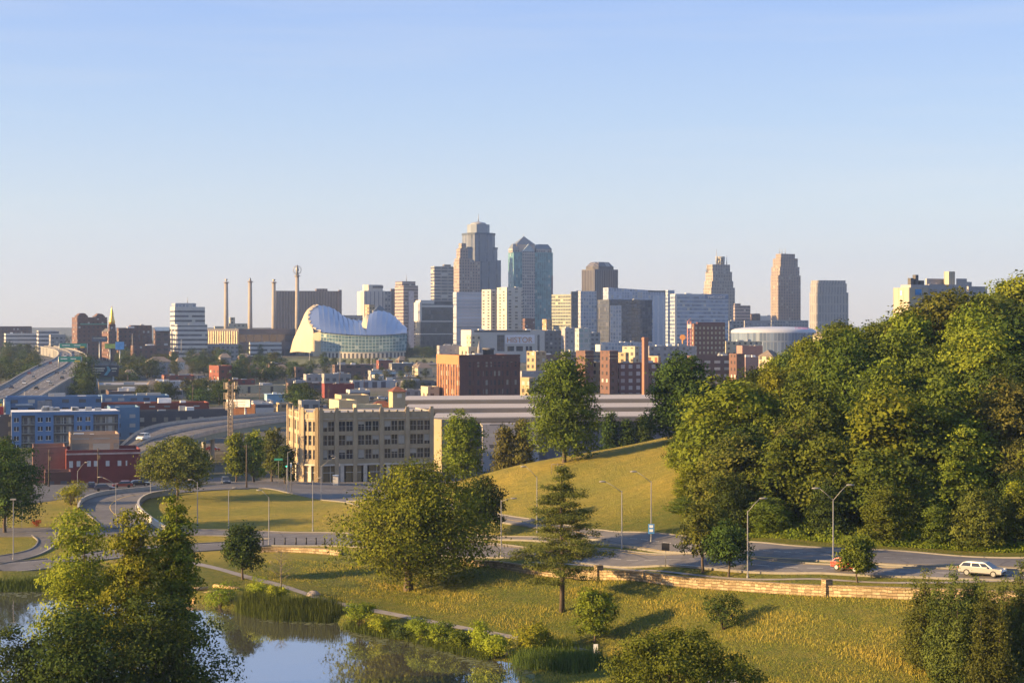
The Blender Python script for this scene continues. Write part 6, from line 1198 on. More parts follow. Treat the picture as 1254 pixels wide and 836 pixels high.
# --- low rise streets
LR = [
('shop_building', 'tan low building with a lit end wall under the dark billboard', 115, 121, 200, 473, 850, M_tan, 14), ('house', 'dark gabled stone house among trees right of the dark billboard', 178, 182, 211, 443, 1110, M_lilac, 22),
('storage_building', 'small plain white building right of the dark billboard', 166, 168, 180, 452.5, 1100, M_white, 20), ('brick_building', 'low red brick building below the dark gabled house', 198, 201, 238, 461, 1020, M_redbr, 16),
('warehouse', 'long pale grey warehouse with a brick end beside the diagonal street', 184, 187, 236, 468.5, 950, facade('f_lw', (.40, .42, .47), (.08, .08, .09), 9., 6., .12, .4, blind=0), 16), ('brick_building', 'low brick end block touching the diagonal street', 236, 237, 249, 469, 955, M_redbr, 16),
('apartment_house', 'red brick apartment house with pale balconies right of the diagonal street', 256, 268, 284, 449, 1010, M_redbr, 35), ('brick_building', 'small brown block at the top of the diagonal street', 207, 210, 219, 431.5, 1380, M_brown_br, 25),
('brick_building', 'dark brown block left of the concert hall lawn', 327, 330, 351, 446, 1150, M_ind, 22), ('brick_building', 'dark low block below the convention hall trees', 299, 302, 319, 437, 1350, M_ind, 25),
('warehouse', 'long cream single storey warehouse with four dark openings', 289, 291, 351, 473.5, 900, facade('f_creamw', (.42, .38, .27), (.06, .06, .06), 12., 9., .12, .45, blind=0), 16), ('brick_building', 'brown two storey brick row joining the cream warehouse and red shop', 351, 353, 394, 470.5, 890, M_ind, 16),
('shop_building', 'red painted shop with an orange lit corner behind the corner building', 394, 397.5, 434, 471.5, 850, M_redpaint, 16), ('workshop_building', 'low workshop with bright blue roof trim', 325, 327, 355, 484.5, 800, plain('blue_trim', (.22, .36, .48), .7, .2), 16),
('shop_building', 'low grey tan shop behind the white billboard', 308, 310, 335, 493, 745, M_grey, 16), ('shop_building', 'little tan shed above the overpass right of the grey shop', 340, 342, 359, 495.5, 730, M_tan, 16),
('brick_building', 'dark brick block below the concert hall with a pale left pier', 407, 410, 457, 448, 1080, M_ind, 16), ('brick_building', 'dark shaded block right of the blue roofed market', 477, 480, 506, 446, 1180, M_dkgrey, 18),
('market_building', 'low market with a pale blue flat roof', 452, 454, 485, 455, 1060, M_grey, 16), ('warehouse', 'long blue grey depot with dark loading bays', 430, 432, 487, 467.5, 960, facade('f_depot', (.38, .39, .43), (.09, .09, .12), 5., 8., .55, .5, blind=.1), 16),
('warehouse', 'dark roofed shed left of the brick warehouse', 492, 495, 537, 468, 930, M_dkgrey, 16), ('shop_building', 'cream block touching the glowing side of the brick warehouse', 521, 524, 538, 475, 815, M_cream, 25),
('house', 'small white house above the dark roofed shed', 508, 511, 523, 449, 1150, M_white, 25), ('workshop_building', 'white box with a red panel on the depot roof line', 457, 459, 470, 460.5, 1010, M_white, 16),
('office_building', 'orange and cream block in front of the theatre building', 645, 656, 669, 431.5, 1000, M_tan, 40), ('parking_garage', 'dark garage right of the theatre building', 664, 667, 692, 405.5, 1480, M_dkgrey, 18), ('office_building', 'lilac grey block below the yellow apartment tower', 690, 692, 713, 402.5, 1420, M_lilac, 18),
('office_building', 'pale block with a square glass grid below the yellow tower', 706, 709, 723, 403, 1330, facade('f_grid', (.44, .44, .44), (.20, .26, .26), 4., 4., .7, .6), 18), ('office_building', 'grey tower base block left of the black glass cube', 721, 723, 735, 408, 1450, M_grey, 18),
('storage_building', 'plain white silo like block under the black glass cube', 733, 735, 741, 423, 1250, M_white, 20), ('warehouse', 'low dark range between the theatre and the twin brick towers', 690, 692, 742, 432, 1200, M_dkgrey, 18), ('parking_garage', 'flat blue grey deck below the black glass cube', 735, 737, 800, 420, 1500, M_paleg, 18),
('brick_building', 'tall square brick tower block, left of the twin brick towers', 708.5, 716.5, 727, 431, 900, M_brown_br, 30), ('brick_building', 'tall square brick tower block with pale bands, right of the twin brick towers', 739, 746.5, 757, 431, 890, M_brown_br, 30), ('brick_building', 'golden lit range between the twin brick towers', 716, 736, 742, 445, 905, M_tan, 55),
('apartment_block', 'brick apartment block with pale windows in front of the chimney', 756, 758, 811, 446, 895, facade('f_brkpale', (.17, .085, .08), (.34, .31, .33), 4.3, 3.7, .5, .55, blind=.2, blindc=(.45, .42, .44)), 17), ('apartment_block', 'cream lit block behind the chimney', 766, 777.5, 783, 425.5, 990, M_cream, 50), ('apartment_block', 'low golden stepped block left of the cream lit block', 757, 766, 770, 433, 980, M_tan, 50),
('apartment_block', 'long lilac grey apartment block left of the dark oak', 793, 795, 853, 425, 1010, M_lilac, 16), ('apartment_block', 'tiny striped lit block beside the chimney', 795, 806, 809, 437.5, 930, facade('f_stripe', (.48, .40, .26), (.25, .10, .05), 4., 50., .4, 1., blind=0), 55), ('apartment_block', 'brick block with white window bands right of the dark oak', 845, 848, 903, 437, 960, facade('f_whband', (.16, .10, .09), (.40, .38, .36), 6., 3.8, .6, .4, blind=.2), 16),
('brick_building', 'narrow brick end pavilion with pale bands', 899, 902, 912, 434.5, 950, M_brown_br, 20), ('office_building', 'reddish pink blank walled block in front of the arena', 907, 909, 934, 424.5, 1080, plain('pink_brick', (.28, .16, .14), .9, .1, .2), 16), ('office_building', 'mauve blank block with a small round top below the pink block', 909, 913, 941, 438.5, 1000, plain('mauve_wall', (.25, .17, .17), .9, .1, .2), 16), ('office_building', 'tan stone office block with regular windows left of the arena', 886, 889, 933, 419, 1280, M_cream, 16),
('house', 'cream lit house showing through the trees below the arena', 938, 946, 956, 436, 900, M_cream, 45), ('house', 'cream lit building glimpsed through leaves on the wooded hill edge', 1000, 1008, 1012, 411, 1200, M_cream, 45),
('shop_building', 'low pink grey shops right of the brick warehouse', 636, 639, 700, 456, 930, M_lilac, 16), ('shop_building', 'small orange lit shop right of the brick warehouse', 637, 648, 655, 464, 860, M_tan, 45),
('house', 'dark hip roofed house among the trees above the cream warehouse', 318, 321, 340, 457, 1060, M_brown_br, 22), ('house', 'grey house beside the brick apartment house', 284, 287, 301, 452, 1080, M_grey, 22), ('house', 'low white house at the head of the diagonal street', 215, 217, 226, 443, 1250, M_white, 22), ('brick_building', 'brick block under the white office slab', 160, 163, 192, 424, 1330, M_brown_br, 20), ('shop_building', 'long flat shop in front of the convention hall', 240, 242, 292, 422, 1480, M_grey, 18), ('shop_building', 'white tented roof at the end of the convention hall', 305, 307, 345, 420, 1540, M_whitebands, 18), ('warehouse', 'dull red shed between the rust row and the trees', 280, 282, 312, 466, 960, M_redbr, 16), ('shop_building', 'pale flat shop beside the white billboard', 262, 264, 290, 482, 820, M_whitebands, 16), ('warehouse', 'low flat warehouse left of the tan low building', 130, 133, 180, 481, 790, M_ind, 16), ('shop_building', 'narrow dull shop on the depot street', 395, 397, 430, 459, 1000, M_grey, 16), ('house', 'small brick house on the terrace road right of the concert hall', 486, 489, 500, 441, 1330, M_ind, 22), ('office_building', 'low pale office on the terrace road left of the theatre building', 535, 538, 566, 424, 1420, M_lilac, 18),
]
for k, (u, vb, wp, hm, m_, nm, lb) in enumerate([
 (188, 486, 16, 5, M_cream, 'house', 'small cream house left of the rust red apartment row'), (214, 489, 20, 4, M_grey, 'shop_building', 'flat grey shop left of the white billboard trees'), (250, 493, 26, 5, M_ind, 'shop_building', 'brown shed over the rust red apartment row'), (262, 476, 14, 4, M_whitebands, 'shop_building', 'low white shop at the lower end of the diagonal street'), (312, 462, 16, 6, M_redbr, 'house', 'red house beside the dark hip roofed house'),
 (345, 462, 18, 5, M_cream, 'house', 'cream house above the cream warehouse'), (372, 462, 22, 6, M_ind, 'brick_building', 'brown flats above the brick row'), (384, 470, 20, 5, M_lilac, 'shop_building', 'mauve shop above the red painted shop'), (300, 447, 16, 6, M_brown_br, 'house', 'brown house among trees under the convention hall'), (276, 447, 14, 6, M_lilac, 'house', 'mauve house among trees under the convention hall'),
 (242, 447, 13, 6, M_redbr, 'house', 'red house right of the diagonal street head'), (160, 470, 18, 5, M_redbr, 'house', 'red house right of the dark billboard'), (146, 441, 14, 6, M_lilac, 'house', 'mauve house on the bank above the dark billboard'), (440, 492, 26, 5, M_whitebands, 'shop_building', 'white strip shop before the loading depot'), (506, 489, 24, 4, M_lilac, 'shop_building', 'mauve flat shop before the dark roofed shed'),
 (472, 452, 18, 6, M_redbr, 'brick_building', 'red flats behind the blue roofed market'), (520, 462, 18, 6, M_cream, 'house', 'cream house left of the glowing warehouse'), (546, 440, 16, 6, M_grey, 'office_building', 'grey low office above the glowing warehouse'), (600, 452, 26, 8, M_lilac, 'office_building', 'mauve office showing over the brick warehouse roof'), (690, 470, 26, 9, M_tan, 'brick_building', 'tan block behind the lone tall tree'),
 (676, 452, 22, 10, M_brown_br, 'brick_building', 'brown block behind the lone tall tree'), (826, 470, 26, 8, M_redbr, 'brick_building', 'red flats beside the dark oak'), (872, 472, 30, 7, M_lilac, 'office_building', 'mauve low block between the oak and the wood'), (380, 507, 24, 5, M_grey, 'shop_building', 'grey flat shop right behind the overpass end'), (322, 507, 26, 4, M_whitebands, 'shop_building', 'pale depot beside the overpass')]):
    g = G(u, vb); LR.append((nm, lb, u - wp * .62, u - wp * .45, u + wp * .5, HZ + (CAMZ - g.z - hm) * F / g.y, g.y, m_, 17))
BL = {}
for i, (nm, lb, u0, uc, u1, vt, d, m_, a_) in enumerate(LR):
    dep = None
    w_ = (u1 - uc) / F * d
    pl = foot4(u0, uc, u1, d, R(a_))
    if (Vector(pl[3]) - Vector(pl[0])).length < 7: dep = 9
    if (Vector(pl[3]) - Vector(pl[0])).length > 60: dep = 60
    t, p4, z = block(nm, lb, u0, uc, u1, vt, d, m_, R(a_), roofm=[roof_grey, roof_white, roof_dark][i % 3], units=3, depth=dep, par=.7, base=float(zcity(d)) - 2.5)
    BL[lb] = (t, p4, z)
    if 'blue roof' in lb: mb = MB(); mb.face([(*p_, z + .75) for p_ in inset(p4, -.8)]); mb.build('blue_roof', plain('roof_blue', (.30, .42, .52), .6, .1), t)
    if nm == 'house': 
        for ch in list(t.children):
            if ch.name.startswith(('roof', 'parapet')): bpy.data.objects.remove(ch)
        hip(t, p4, z, 3.2, .6, plain('shingle', (.14, .115, .10), .9, .2, .4), .4)
    if 'twin brick' in lb and 'tower' in nm + lb and 'golden' not in lb:
        for v in (434.5, 439): on_front(p4, -.02, 1.02, v - .8, v, d, 'pale_band', M_tanstone, .4, t)
    if 'market' in lb: on_front(p4, 0, 1, 456, 458, d, 'roof_trim', plain('roof_blue', (.30, .42, .52), .6, .1), .5, t)
# chimney
d = 880; t = thing('chimney', P(790, 478, d), 'tall square brick chimney in front of the apartment block', 'chimney'); p4 = foot4(786, 788.8, 794, d, R(28)); mb = MB(); mb.prism(p4, 0, zv(413, d)); mb.build('shaft', plain('chimney_brick', (.26, .13, .09), .9, .15, .4), t); mb = MB(); mb.prism(inset(p4, -.2), zv(416, d), zv(414, d), bottom=True); mb.build('collar', plain('chimney_brick', (.26, .13, .09), .9, .15, .4), t)
# brick hotel with lit windows
t, p4, z = block('brick_hotel', 'dark brick hotel with rows of pale windows right of the hoist mast', 847, 850, 888, 398, 1250, M_brick_w, R(20), units=3); add_tier(t, subpoly(p4, .12, 1., .05, .8), z, zv(394.5, 1250), plain('dark_maroon', (.12, .05, .05), .85), 'roof_storey')
t = thing('hoist_mast', P(844, 430, 1240), 'red and white construction hoist mast beside the brick hotel', 'hoist'); mb = MB(); x, y = XU(844, 1240), 1240
for sx_ in (-1.2, 1.2):
    for sy_ in (-1.2, 1.2): mb.tube([(x + sx_, y + sy_, 5), (x + sx_, y + sy_, zv(393, 1240))], .2, 4)
for k in range(14): z_ = 8 + k * 2.6; mb.tube([(x - 1.2, y - 1.2, z_), (x + 1.2, y - 1.2, z_ + 2.6)], .14, 4); mb.box((x, y, z_), (2.6, 2.6, .25))
mb.build('lattice', plain('hoist_red', (.45, .2, .16), .6), t); mb = MB(); mb.box((x, y - 2, zv(402, 1240)), (2.4, 1.6, 3)); mb.build('cabin', white_paint, t)
t = thing('rooftop_sign', P(836, 422, 1150), 'orange rounded sign drum left of the brick hotel', 'sign'); x, y = XU(836, 1150), 1150; mb = MB(); mb.tube([(x, y - .5, zv(413, 1150)), (x, y + .5, zv(413, 1150))], 1.9, 20); mb.build('sign_disc', plain('sign_orange', (.55, .24, .06), .6), t); mb = MB(); mb.tube([(x, y, zv(428, 1150)), (x, y, zv(413, 1150))], [.6, .5], 6); mb.build('pole', plain('sign_orange', (.55, .24, .06), .6), t)
# diagonal street, terraces
def flatband(name, near, far, mat, n=14, m=3, off=.12):
    rows = drape([G(*p) for p in near], [G(*p) for p in far], n, m, off); mb = MB(); mb.grid(rows); o = mb.build(name, mat); tag(o, kind='structure')
    if me_up(o): o.data.flip_normals()
flatband('street', [(222, 446), (240, 462), (258, 474), (278, 482)], [(229, 446), (252, 462), (275, 474), (300, 482)], asphalt)
flatband('street', [(80, 486), (98, 470), (104, 460)], [(106, 486), (108, 470), (109, 460)], asphalt)
ter = plain('terrace_grass', (.11, .11, .035), .95, .3, .05)
flatband('terrace_lawn', [(350, 447), (400, 446), (470, 445), (545, 444)], [(350, 438), (400, 437), (470, 436.5), (545, 436)], ter, off=.4)
flatband('street', [(350, 450), (400, 449), (470, 448), (545, 447)], [(350, 447.3), (400, 446.3), (470, 445.3), (545, 444.3)], asphalt, off=.5)
flatband('street', [(352, 467), (430, 464), (530, 462)], [(352, 464), (430, 461), (530, 459.5)], asphalt, off=.3)
flatband('street', [(260, 505), (330, 504), (400, 500)], [(260, 500), (330, 499), (400, 496)], asphalt, off=.3)
# billboards, gantries, poles
def billboard(label, u0, u1, v0, v1, d, mat, vb=None, a=R(16), posts=2):
    q = foot4(u0, u0 + .3, u1, d, a, .8); t = thing('billboard', (q[0][0], q[0][1], float(zcity(d))), label, 'billboard', None); mb = MB(); mb.prism(q, zv(v1, d), zv(v0, d), bottom=True); mb.build('sign_panel', mat, t)
    mb = MB(); q2 = [(x, y + .5) for x, y in inset(q, -.15)]; mb.prism(q2, zv(v1, d) - .3, zv(v0, d) + .3); mb.build('frame', roof_dark, t)
    for k in range(posts): f = .5 if posts == 1 else .2 + .6 * k / (posts - 1); p = Vector(q[0]).lerp(Vector(q[1]), f); mb = MB(); mb.tube([(p.x, p.y + .6, float(zcity(d)) - 3), (p.x, p.y + .6, zv(v1, d))], .45, 6); mb.build('post', steel, t)
    return t, q
t, q = billboard('dark billboard with two cream lines and a teal chevron above the tan low building', 111.5, 145, 448, 461, 960, plain('bb_dark', (.045, .045, .06), .6))
cream = plain('bb_cream', (.45, .42, .32), .6)
for f0, f1, v0, v1 in ((.06, .5, 450.2, 451.8), (.06, .46, 453, 454.6), (.06, .36, 456.3, 457.2), (.74, .95, 450.5, 452), (.76, .92, 454, 455)): on_front(q, f0, f1, v0, v1, 960, 'text_line', cream, .12, t)
e = Vector(q[1]) - Vector(q[0]); n = Vector((e.y, -e.x)).normalized() * .15; mb = MB(); A = Vector(q[0]) + n
pt_ = lambda f, v: (*(A + e * f), zv(v, 960)); mb.face([pt_(.56, 448.6), pt_(.64, 448.6), pt_(.72, 453), pt_(.6, 453)]); mb.face([pt_(.6, 453), pt_(.72, 453), pt_(.58, 459.5), pt_(.46, 459.5)]); mb.build('chevron', plain('bb_teal', (.12, .28, .34), .6), t)
t, q = billboard('white double billboard over an orange shop strip by the curved overpass', 277, 306, 489, 498, 690, plain('bb_white', (.72, .68, .62), .7), a=R(-14)); on_front(q, .43, .45, 489, 498, 690, 'divider', steel, .1, t)
for f0, v0 in ((.08, 491), (.5, 491.5), (.5, 494.5)): on_front(q, f0, f0 + .3, v0, v0 + 1, 690, 'text_line', plain('bb_grey', (.4, .37, .36), .7), .1, t)
block('shop_building', 'orange sided strip shop directly under the white billboard', 279, 281, 312, 499, 700, plain('shop_orange', (.42, .18, .07), .8), R(6), units=0, depth=8)
billboard('yellow green billboard on the ridge left of the blue one', 128, 141, 421, 426.5, 1350, plain('bb_lime', (.45, .52, .10), .6), posts=1); billboard('bright blue and white billboard on the ridge below the church', 141, 152, 418.5, 428, 1320, plain('bb_blue', (.14, .36, .62), .6), posts=1)
t, q = billboard('dark sign board on a single stout post beyond the motorway', 112, 131, 412.5, 418, 1250, plain('bb_slate', (.12, .12, .15), .6), posts=1); on_front(q, .1, .9, 413.6, 414.6, 1250, 'text_line', cream, .12, t)
green = plain('sign_green', (.03, .22, .16), .5); yel = plain('sign_yellow', (.6, .42, .04), .5)
def gantry(label, u0, u1, v0, v1, d, tabs, vbase):
    t = thing('sign_gantry', P(u1 + 1, vbase, d), label, 'sign gantry'); q = foot4(u0, u0 + .2, u1, d, R(12), .5); mb = MB()
    mb.prism(q, zv(v1, d), zv(v0, d), bottom=True); mb.build('green_panel', green, t); on_front(q, *tabs, v1 - 1.9, v1 - .1, d, 'yellow_tab', yel, .15, t)
    for k in range(2): on_front(q, .08 + .45 * k, .38 + .4 * k, v0 + (v1 - v0) * .35, v0 + (v1 - v0) * .5, d, 'text_line', white_paint, .1, t)
    mb = MB()
    for f in (-.02, 1.02): p = Vector(q[0]).lerp(Vector(q[1]), f); mb.tube([(p.x, p.y + .6, zv(vbase, d)), (p.x, p.y + .6, zv(v0, d))], .35, 6)
    mb.tube([(q[0][0], q[0][1] + .6, zv((v0 + v1) / 2, d)), (q[1][0], q[1][1] + .6, zv((v0 + v1) / 2, d))], .25, 5); mb.build('frame', steel, t)
gantry('near green motorway sign gantry with a yellow exit tab', 72, 99, 436.5, 443, 1010, (.72, .97), 450); gantry('far long green motorway sign gantry on the bend', 73, 106, 420.5, 426, 1330, (.76, .92), 434)
t = thing('sign_gantry', P(8, 505, 590), 'green and yellow motorway sign at the left edge above the red billboard', 'sign gantry'); mb = MB(); mb.prism(foot4(-10, -9.8, 2, 610, R(12), .5), zv(493.5, 610), zv(489, 610)); mb.build('green_panel', green, t); mb = MB(); mb.prism(foot4(-10, -9.8, 2.5, 609, R(12), .5), zv(497, 610), zv(494, 610)); mb.build('yellow_tab', yel, t); mb = MB(); mb.tube([P(5.5, 505, 610), P(5.5, 488, 610)], .4, 6); mb.tube([P(5.5, 491, 610), P(-8, 491, 610)], .2, 5); mb.build('frame', steel, t)
# telecom lattice mast and thin masts
d = 505; x = XU(282.3, d); zb = tz(x, d); zt = zv(470, d); t = thing('lattice_mast', (x, d, zb), 'tall tan square lattice mast beside the curved overpass', 'mast'); mb = MB(); w0 = .62
cs = [(-w0, -w0), (w0, -w0), (w0, w0), (-w0, w0)]
for cx_, cy_ in cs: mb.tube([(x + cx_, d + cy_, zb), (x + cx_, d + cy_, zt)], .13, 5)
nseg = 18
for k in range(nseg):
    za, zc_ = zb + (zt - zb) * k / nseg, zb + (zt - zb) * (k + 1) / nseg
    for i in range(4): p_, q_ = cs[i], cs[(i + 1) % 4]; mb.tube([(x + p_[0], d + p_[1], za), (x + q_[0], d + q_[1], zc_)], .07, 4); mb.tube([(x + q_[0], d + q_[1], za), (x + p_[0], d + p_[1], zc_)], .07, 4); mb.tube([(x + p_[0], d + p_[1], za), (x + q_[0], d + q_[1], za)], .07, 4)
mb.build('lattice', plain('mast_tan', (.27, .22, .17), .8, .15), t)
for k, z_ in enumerate((zt - 1.5, zt - 4.5, zt - 7.2)):
    mb = MB()
    for i in range(6): a_ = i * 1.047; mb.box((x + 1.9 * math.cos(a_), d + 1.9 * math.sin(a_), z_), (.45, .25, 2.0), a_ + 1.57)
    mb.tube([(x + 1.6 * math.cos(i * .785), d + 1.6 * math.sin(i * .785), z_ + 1) for i in range(9)], .06, 4); mb.build('antenna_ring', plain('mast_tan', (.27, .22, .17), .8, .15), t)
def mast(label, u, v0, v1, d, r=.35): 
    p = P(u, v1, d); t = thing('mast', p, label, 'mast'); mb = MB(); mb.tube([p, P(u, (v0 + v1) / 2, d), P(u, v0, d)], [r, r * .8, r * .5], 7); mb.build('shaft', concrete, t); mb = MB(); mb.box((p.x, p.y, zv(v0, d) - .1), (r * 3, r * 1.5, .35)); mb.build('lamp_head', steel, t)
mast('pale tall mast in front of the concert hall glass', 416.6, 430, 465, 1050); mast('thin mast right of the pale tall mast', 454.5, 434, 455, 1090, .25); mast('light mast left of the concert hall trees', 379, 432, 448, 1250, .25); mast('light mast between the church and the dark billboard', 162, 409, 430, 1300, .25); mast('thin mast below the convention hall', 222, 416, 432, 1350, .25); mast('light mast on the blue apartment roof edge', 30, 480, 492, 640, .15)
# --- city trees
far_protos = []
for k, (h, wd) in enumerate([(10, 9), (11, 8), (9, 10), (12, 7)]):
    bl = lobes(h, wd, h * .1, 900 + k, 12); pos, nrm, size, tone = blob_leaves(bl, 1500, .62, 910 + k, .3, 14, .45); r0 = cards('city_tree', pos, nrm, size, tone, LM['mid'], None); r0.location = (0, -900, -200)
    tm = MB(); tm.tube([(0, 0, -1), (0, 0, h * .3), (0, 0, h * .6)], [.3, .22, .08], 6); tm.build('trunk', bark).parent = r0; far_protos.append((r0, h))
ordl = lambda k: ordw[k] if k < len(ordw) else None
zones = [((98, 109), (452, 488), 9, (11, 16), 'against the motorway side wall', ['dark', 'olive', 'mid']), ((0, 48), (440, 470), 36, (9, 14), 'in the grove left of the motorway', ['dark', 'mid', 'dark', 'olive']), ((0, 45), (424, 444), 16, (10, 14), 'on the far bank left of the motorway', ['dark', 'mid', 'dark']), ((106, 170), (426, 448), 28, (8, 13), 'on the bank right of the motorway', ['dark', 'olive', 'mid']), ((150, 245), (430, 465), 44, (8, 13), 'between church ridge and diagonal street', ['dark', 'mid', 'olive', 'olive']), ((148, 168), (460, 476), 7, (8, 12), 'around the dark billboard', ['dark', 'mid', 'olive']),
 ((232, 340), (436, 470), 44, (9, 14), 'between diagonal street and convention hall', ['dark', 'dark', 'mid', 'olive']), ((200, 330), (422, 433), 20, (8, 11), 'in front of the convention hall', ['olive', 'mid', 'yellow']), ((330, 400), (448, 468), 18, (7, 11), 'below the concert hall terrace', ['olive', 'mid', 'dark']), ((345, 380), (433, 436), 11, (10, 14), 'before the lit end of the concert hall', ['yellow', 'olive', 'dark']), ((383, 500), (434.5, 437), 12, (4, 6), 'along the concert hall arcade', ['olive', 'mid', 'brown']), ((498, 560), (432, 442), 16, (8, 12), 'right of the concert hall', ['mid', 'dark', 'mid']), ((400, 540), (446, 450), 10, (5, 8), 'along the terrace road', ['olive', 'mid']),
 ((170, 250), (492, 500), 10, (8, 11), 'behind the rust red apartment row', ['olive', 'dark', 'mid']), ((215, 290), (486, 498), 12, (9, 12), 'left of the white billboard', ['dark', 'olive', 'mid']), ((355, 385), (494, 506), 6, (9, 11), 'behind the corner building', ['dark', 'mid']), ((60, 92), (413, 422), 8, (9, 13), 'on the skyline left of the institution', ['olive', 'brown', 'dark']), ((150, 210), (416, 425), 12, (9, 13), 'under the church ridge', ['mid', 'yellow', 'olive']), ((430, 530), (452, 486), 16, (5, 8), 'by the loading depot', ['olive', 'mid']), ((60, 120), (487, 495), 6, (7, 10), 'under the motorway wall', ['mid', 'dark']), ((565, 665), (428, 440), 8, (6, 9), 'before the theatre building', ['dark', 'mid']), ((690, 760), (436, 450), 6, (7, 10), 'around the twin brick towers', ['mid', 'dark']), ((0, 12), (560, 600), 3, (7, 9), 'behind the left workshop row', ['mid', 'dark'])]
rz = random.Random(77)
for (ua, ub), (va, vb), cnt, (ha, hb), where, tns in zones:
    us = sorted(rz.uniform(ua, ub) for _ in range(cnt)); cc = {}
    for u in us:
        tone = rz.choice(tns); k = cc.get(tone, 0); cc[tone] = k + 1; p = G(u, rz.uniform(va, vb)); root, h0 = rz.choice(far_protos); s = rz.uniform(ha, hb) / h0; sx = s * rz.uniform(.9, 1.25)
        o = dup(root, p, rz.uniform(0, 6.28), (sx, sx, s)); o.name = 'city_tree'; o.material_slots[0].link = 'OBJECT'; o.material_slots[0].material = LM[{'mid': 'mid_dim', 'olive': 'olive_dim', 'yellow': 'olive'}.get(tone, tone)]
        tag(o, ordlab(tn[tone] + ' tree', k, where), 'tree', 'trees among the far streets')
for root, _ in far_protos:
    for ch in list(root.children): bpy.data.objects.remove(ch)
    bpy.data.objects.remove(root)
# ------------------------------------------------------------------ street furniture
pole_m = plain('pole_grey', (.22, .215, .21), .6, .1, 1., .2, .3)
def lamp(label, u, v, vtop, arms, name='street_lamp', r=.075):
    b = G(u, v); ht = zv(vtop, b.y); t = thing(name, b, label, 'street lamp', 'street lamps along the roads'); mb = MB()
    mb.tube([(b.x, b.y, b.z - .3), (b.x, b.y, b.z + .3), (b.x, b.y, b.z + .31), (b.x, b.y, ht)], [r * 2.0, r * 1.9, r * 1.25, r * .75], 8); mb.build('pole', pole_m, t)
    for du, dv in arms:
        e = Vector((b.x + du / F * b.y, b.y, ht - dv / F * b.y)); s = Vector((b.x, b.y, ht - .2)); mid = s.lerp(e, .55) + Vector((0, 0, .12 * (e - s).length * .3))
        hd = Vector((1 if du > 0 else -1, 0, 0)); mb = MB(); mb.tube([s, mid, e], [.05, .04, .035], 6); mb.build('arm', pole_m, t)
        mb = MB(); c = e + hd * .5; mb.tube([e - hd * .1, e + hd * .15, c, c + hd * .4], [.04, .11, .125, .05], 8); mb.build('lamp_head', pole_m, t)
    if not arms: mb = MB(); mb.box((b.x, b.y, ht), (.9, .35, .22)); mb.build('lamp_head', pole_m, t)
    return t, b
lamp('street lamp right of the dark median tree, arm to the right', 613.7, 682, 612, [(12, -2)])
lamp('street lamp behind the pine with its arm to the upper left', 657.5, 652, 583, [(-13.5, -12)])
lamp('street lamp right of the pine with its arm to the left', 761.5, 671.5, 600.5, [(-20, -11)])
tl, b = lamp('street lamp carrying a blue banner before the grassy hill', 797.4, 663.5, 588.7, [(-18, -11.5)])
mb = MB(); mb.box((b.x, b.y - .2, zv(653, b.y)), (.85, .06, hpx(641, 653, b.y))); mb.build('banner', plain('banner_blue', (.08, .26, .52), .7), tl)
for k in range(2): mb = MB(); mb.box((b.x, b.y - .25, zv(650.5 - 5 * k, b.y)), (.5, .03, .35)); mb.build('banner_mark', white_paint, tl)
lamp('street lamp beside the pair of verge trees, arm to the right', 915.6, 707, 625, [(15, -15)])
lamp('double armed street lamp left of the red car', 1020.3, 690.5, 610.6, [(-17, -13), (17, -17)])
lamp('flat topped pole lamp on the left grass island', 16.3, 685, 612, []); lamp('street lamp at the left edge before the dense round tree', 8.2, 646, 595, [(-10, -7)])
lamp('street lamp by the outer concrete barrier, arm to the upper right', 95, 616, 576, [(9, -10)]); lamp('street lamp inside the loop road with its arm to the left', 142, 630, 592, [(-17, -8)]); lamp('plain pole lamp by the inner concrete barrier', 184.5, 607, 564, [(6, -2)])
lamp('plain pole lamp at the left corner of the grass triangle', 241.8, 645, 590, [(-6, -3)]); lamp('plain pole lamp on the middle of the grass triangle', 280, 647, 600, [(5, -3)]); lamp('street lamp at the bollards with its arm to the upper left', 329.3, 668, 608, [(-9, -8)]); lamp('plain pole lamp at the right end of the grass triangle', 383, 650, 588, [(7, -3)])
lamp('street lamp before the corner building, arm bent to the right', 393.3, 612, 570, [(14, -9)]); lamp('short street lamp before the shaded front of the corner building', 415.6, 594, 566, [(-6, -8)]); lamp('pole lamp at the golden corner of the corner building', 352.4, 604, 553, [(6, -2)])
lamp('pole lamp at the foot of the street clump', 309, 588, 545, [(6, -2)])
b = G(302, 597); t = thing('utility_pole', b, 'dark wooden utility pole on the tip of the grass triangle', 'utility pole'); mb = MB(); mb.tube([(b.x, b.y, b.z - .3), (b.x, b.y, zv(544, b.y))], [.2, .13], 8); mb.build('pole', bark, t); mb = MB(); mb.box((b.x, b.y, zv(547, b.y)), (2.2, .12, .14)); mb.build('crossarm', bark, t)
# traffic signals and signs
def sign_post(name, label, cat, u, v, vtop, pw, ph, mat, nm='sign_panel'):
    b = G(u, v); ht = zv(vtop, b.y); t = thing(name, b, label, cat); mb = MB(); mb.tube([(b.x, b.y, b.z - .2), (b.x, b.y, ht)], .05, 6); mb.build('post', pole_m, t); mb = MB(); mb.box((b.x, b.y - .08, ht - ph), (pw, .06, ph)); mb.build(nm, mat, t); return t, b
sign_post('road_sign', 'dark back of a road sign in the median right of the banner lamp', 'road sign', 815, 693.5, 664.5, 1.0, .95, plain('sign_back', (.035, .035, .04), .6))
sign_post('path_marker', 'small white marker board by the path right of the yellow reeds', 'marker', 729.5, 800, 788, .5, 1.1, white_paint)
sign_post('road_sign', 'small plain sign pole on the left lawn before the road', 'road sign', 26.8, 646, 625, .35, .9, steel)
sign_post('street_sign', 'green street name sign near the corner building', 'street sign', 341, 596, 561, 2.0, .5, green)
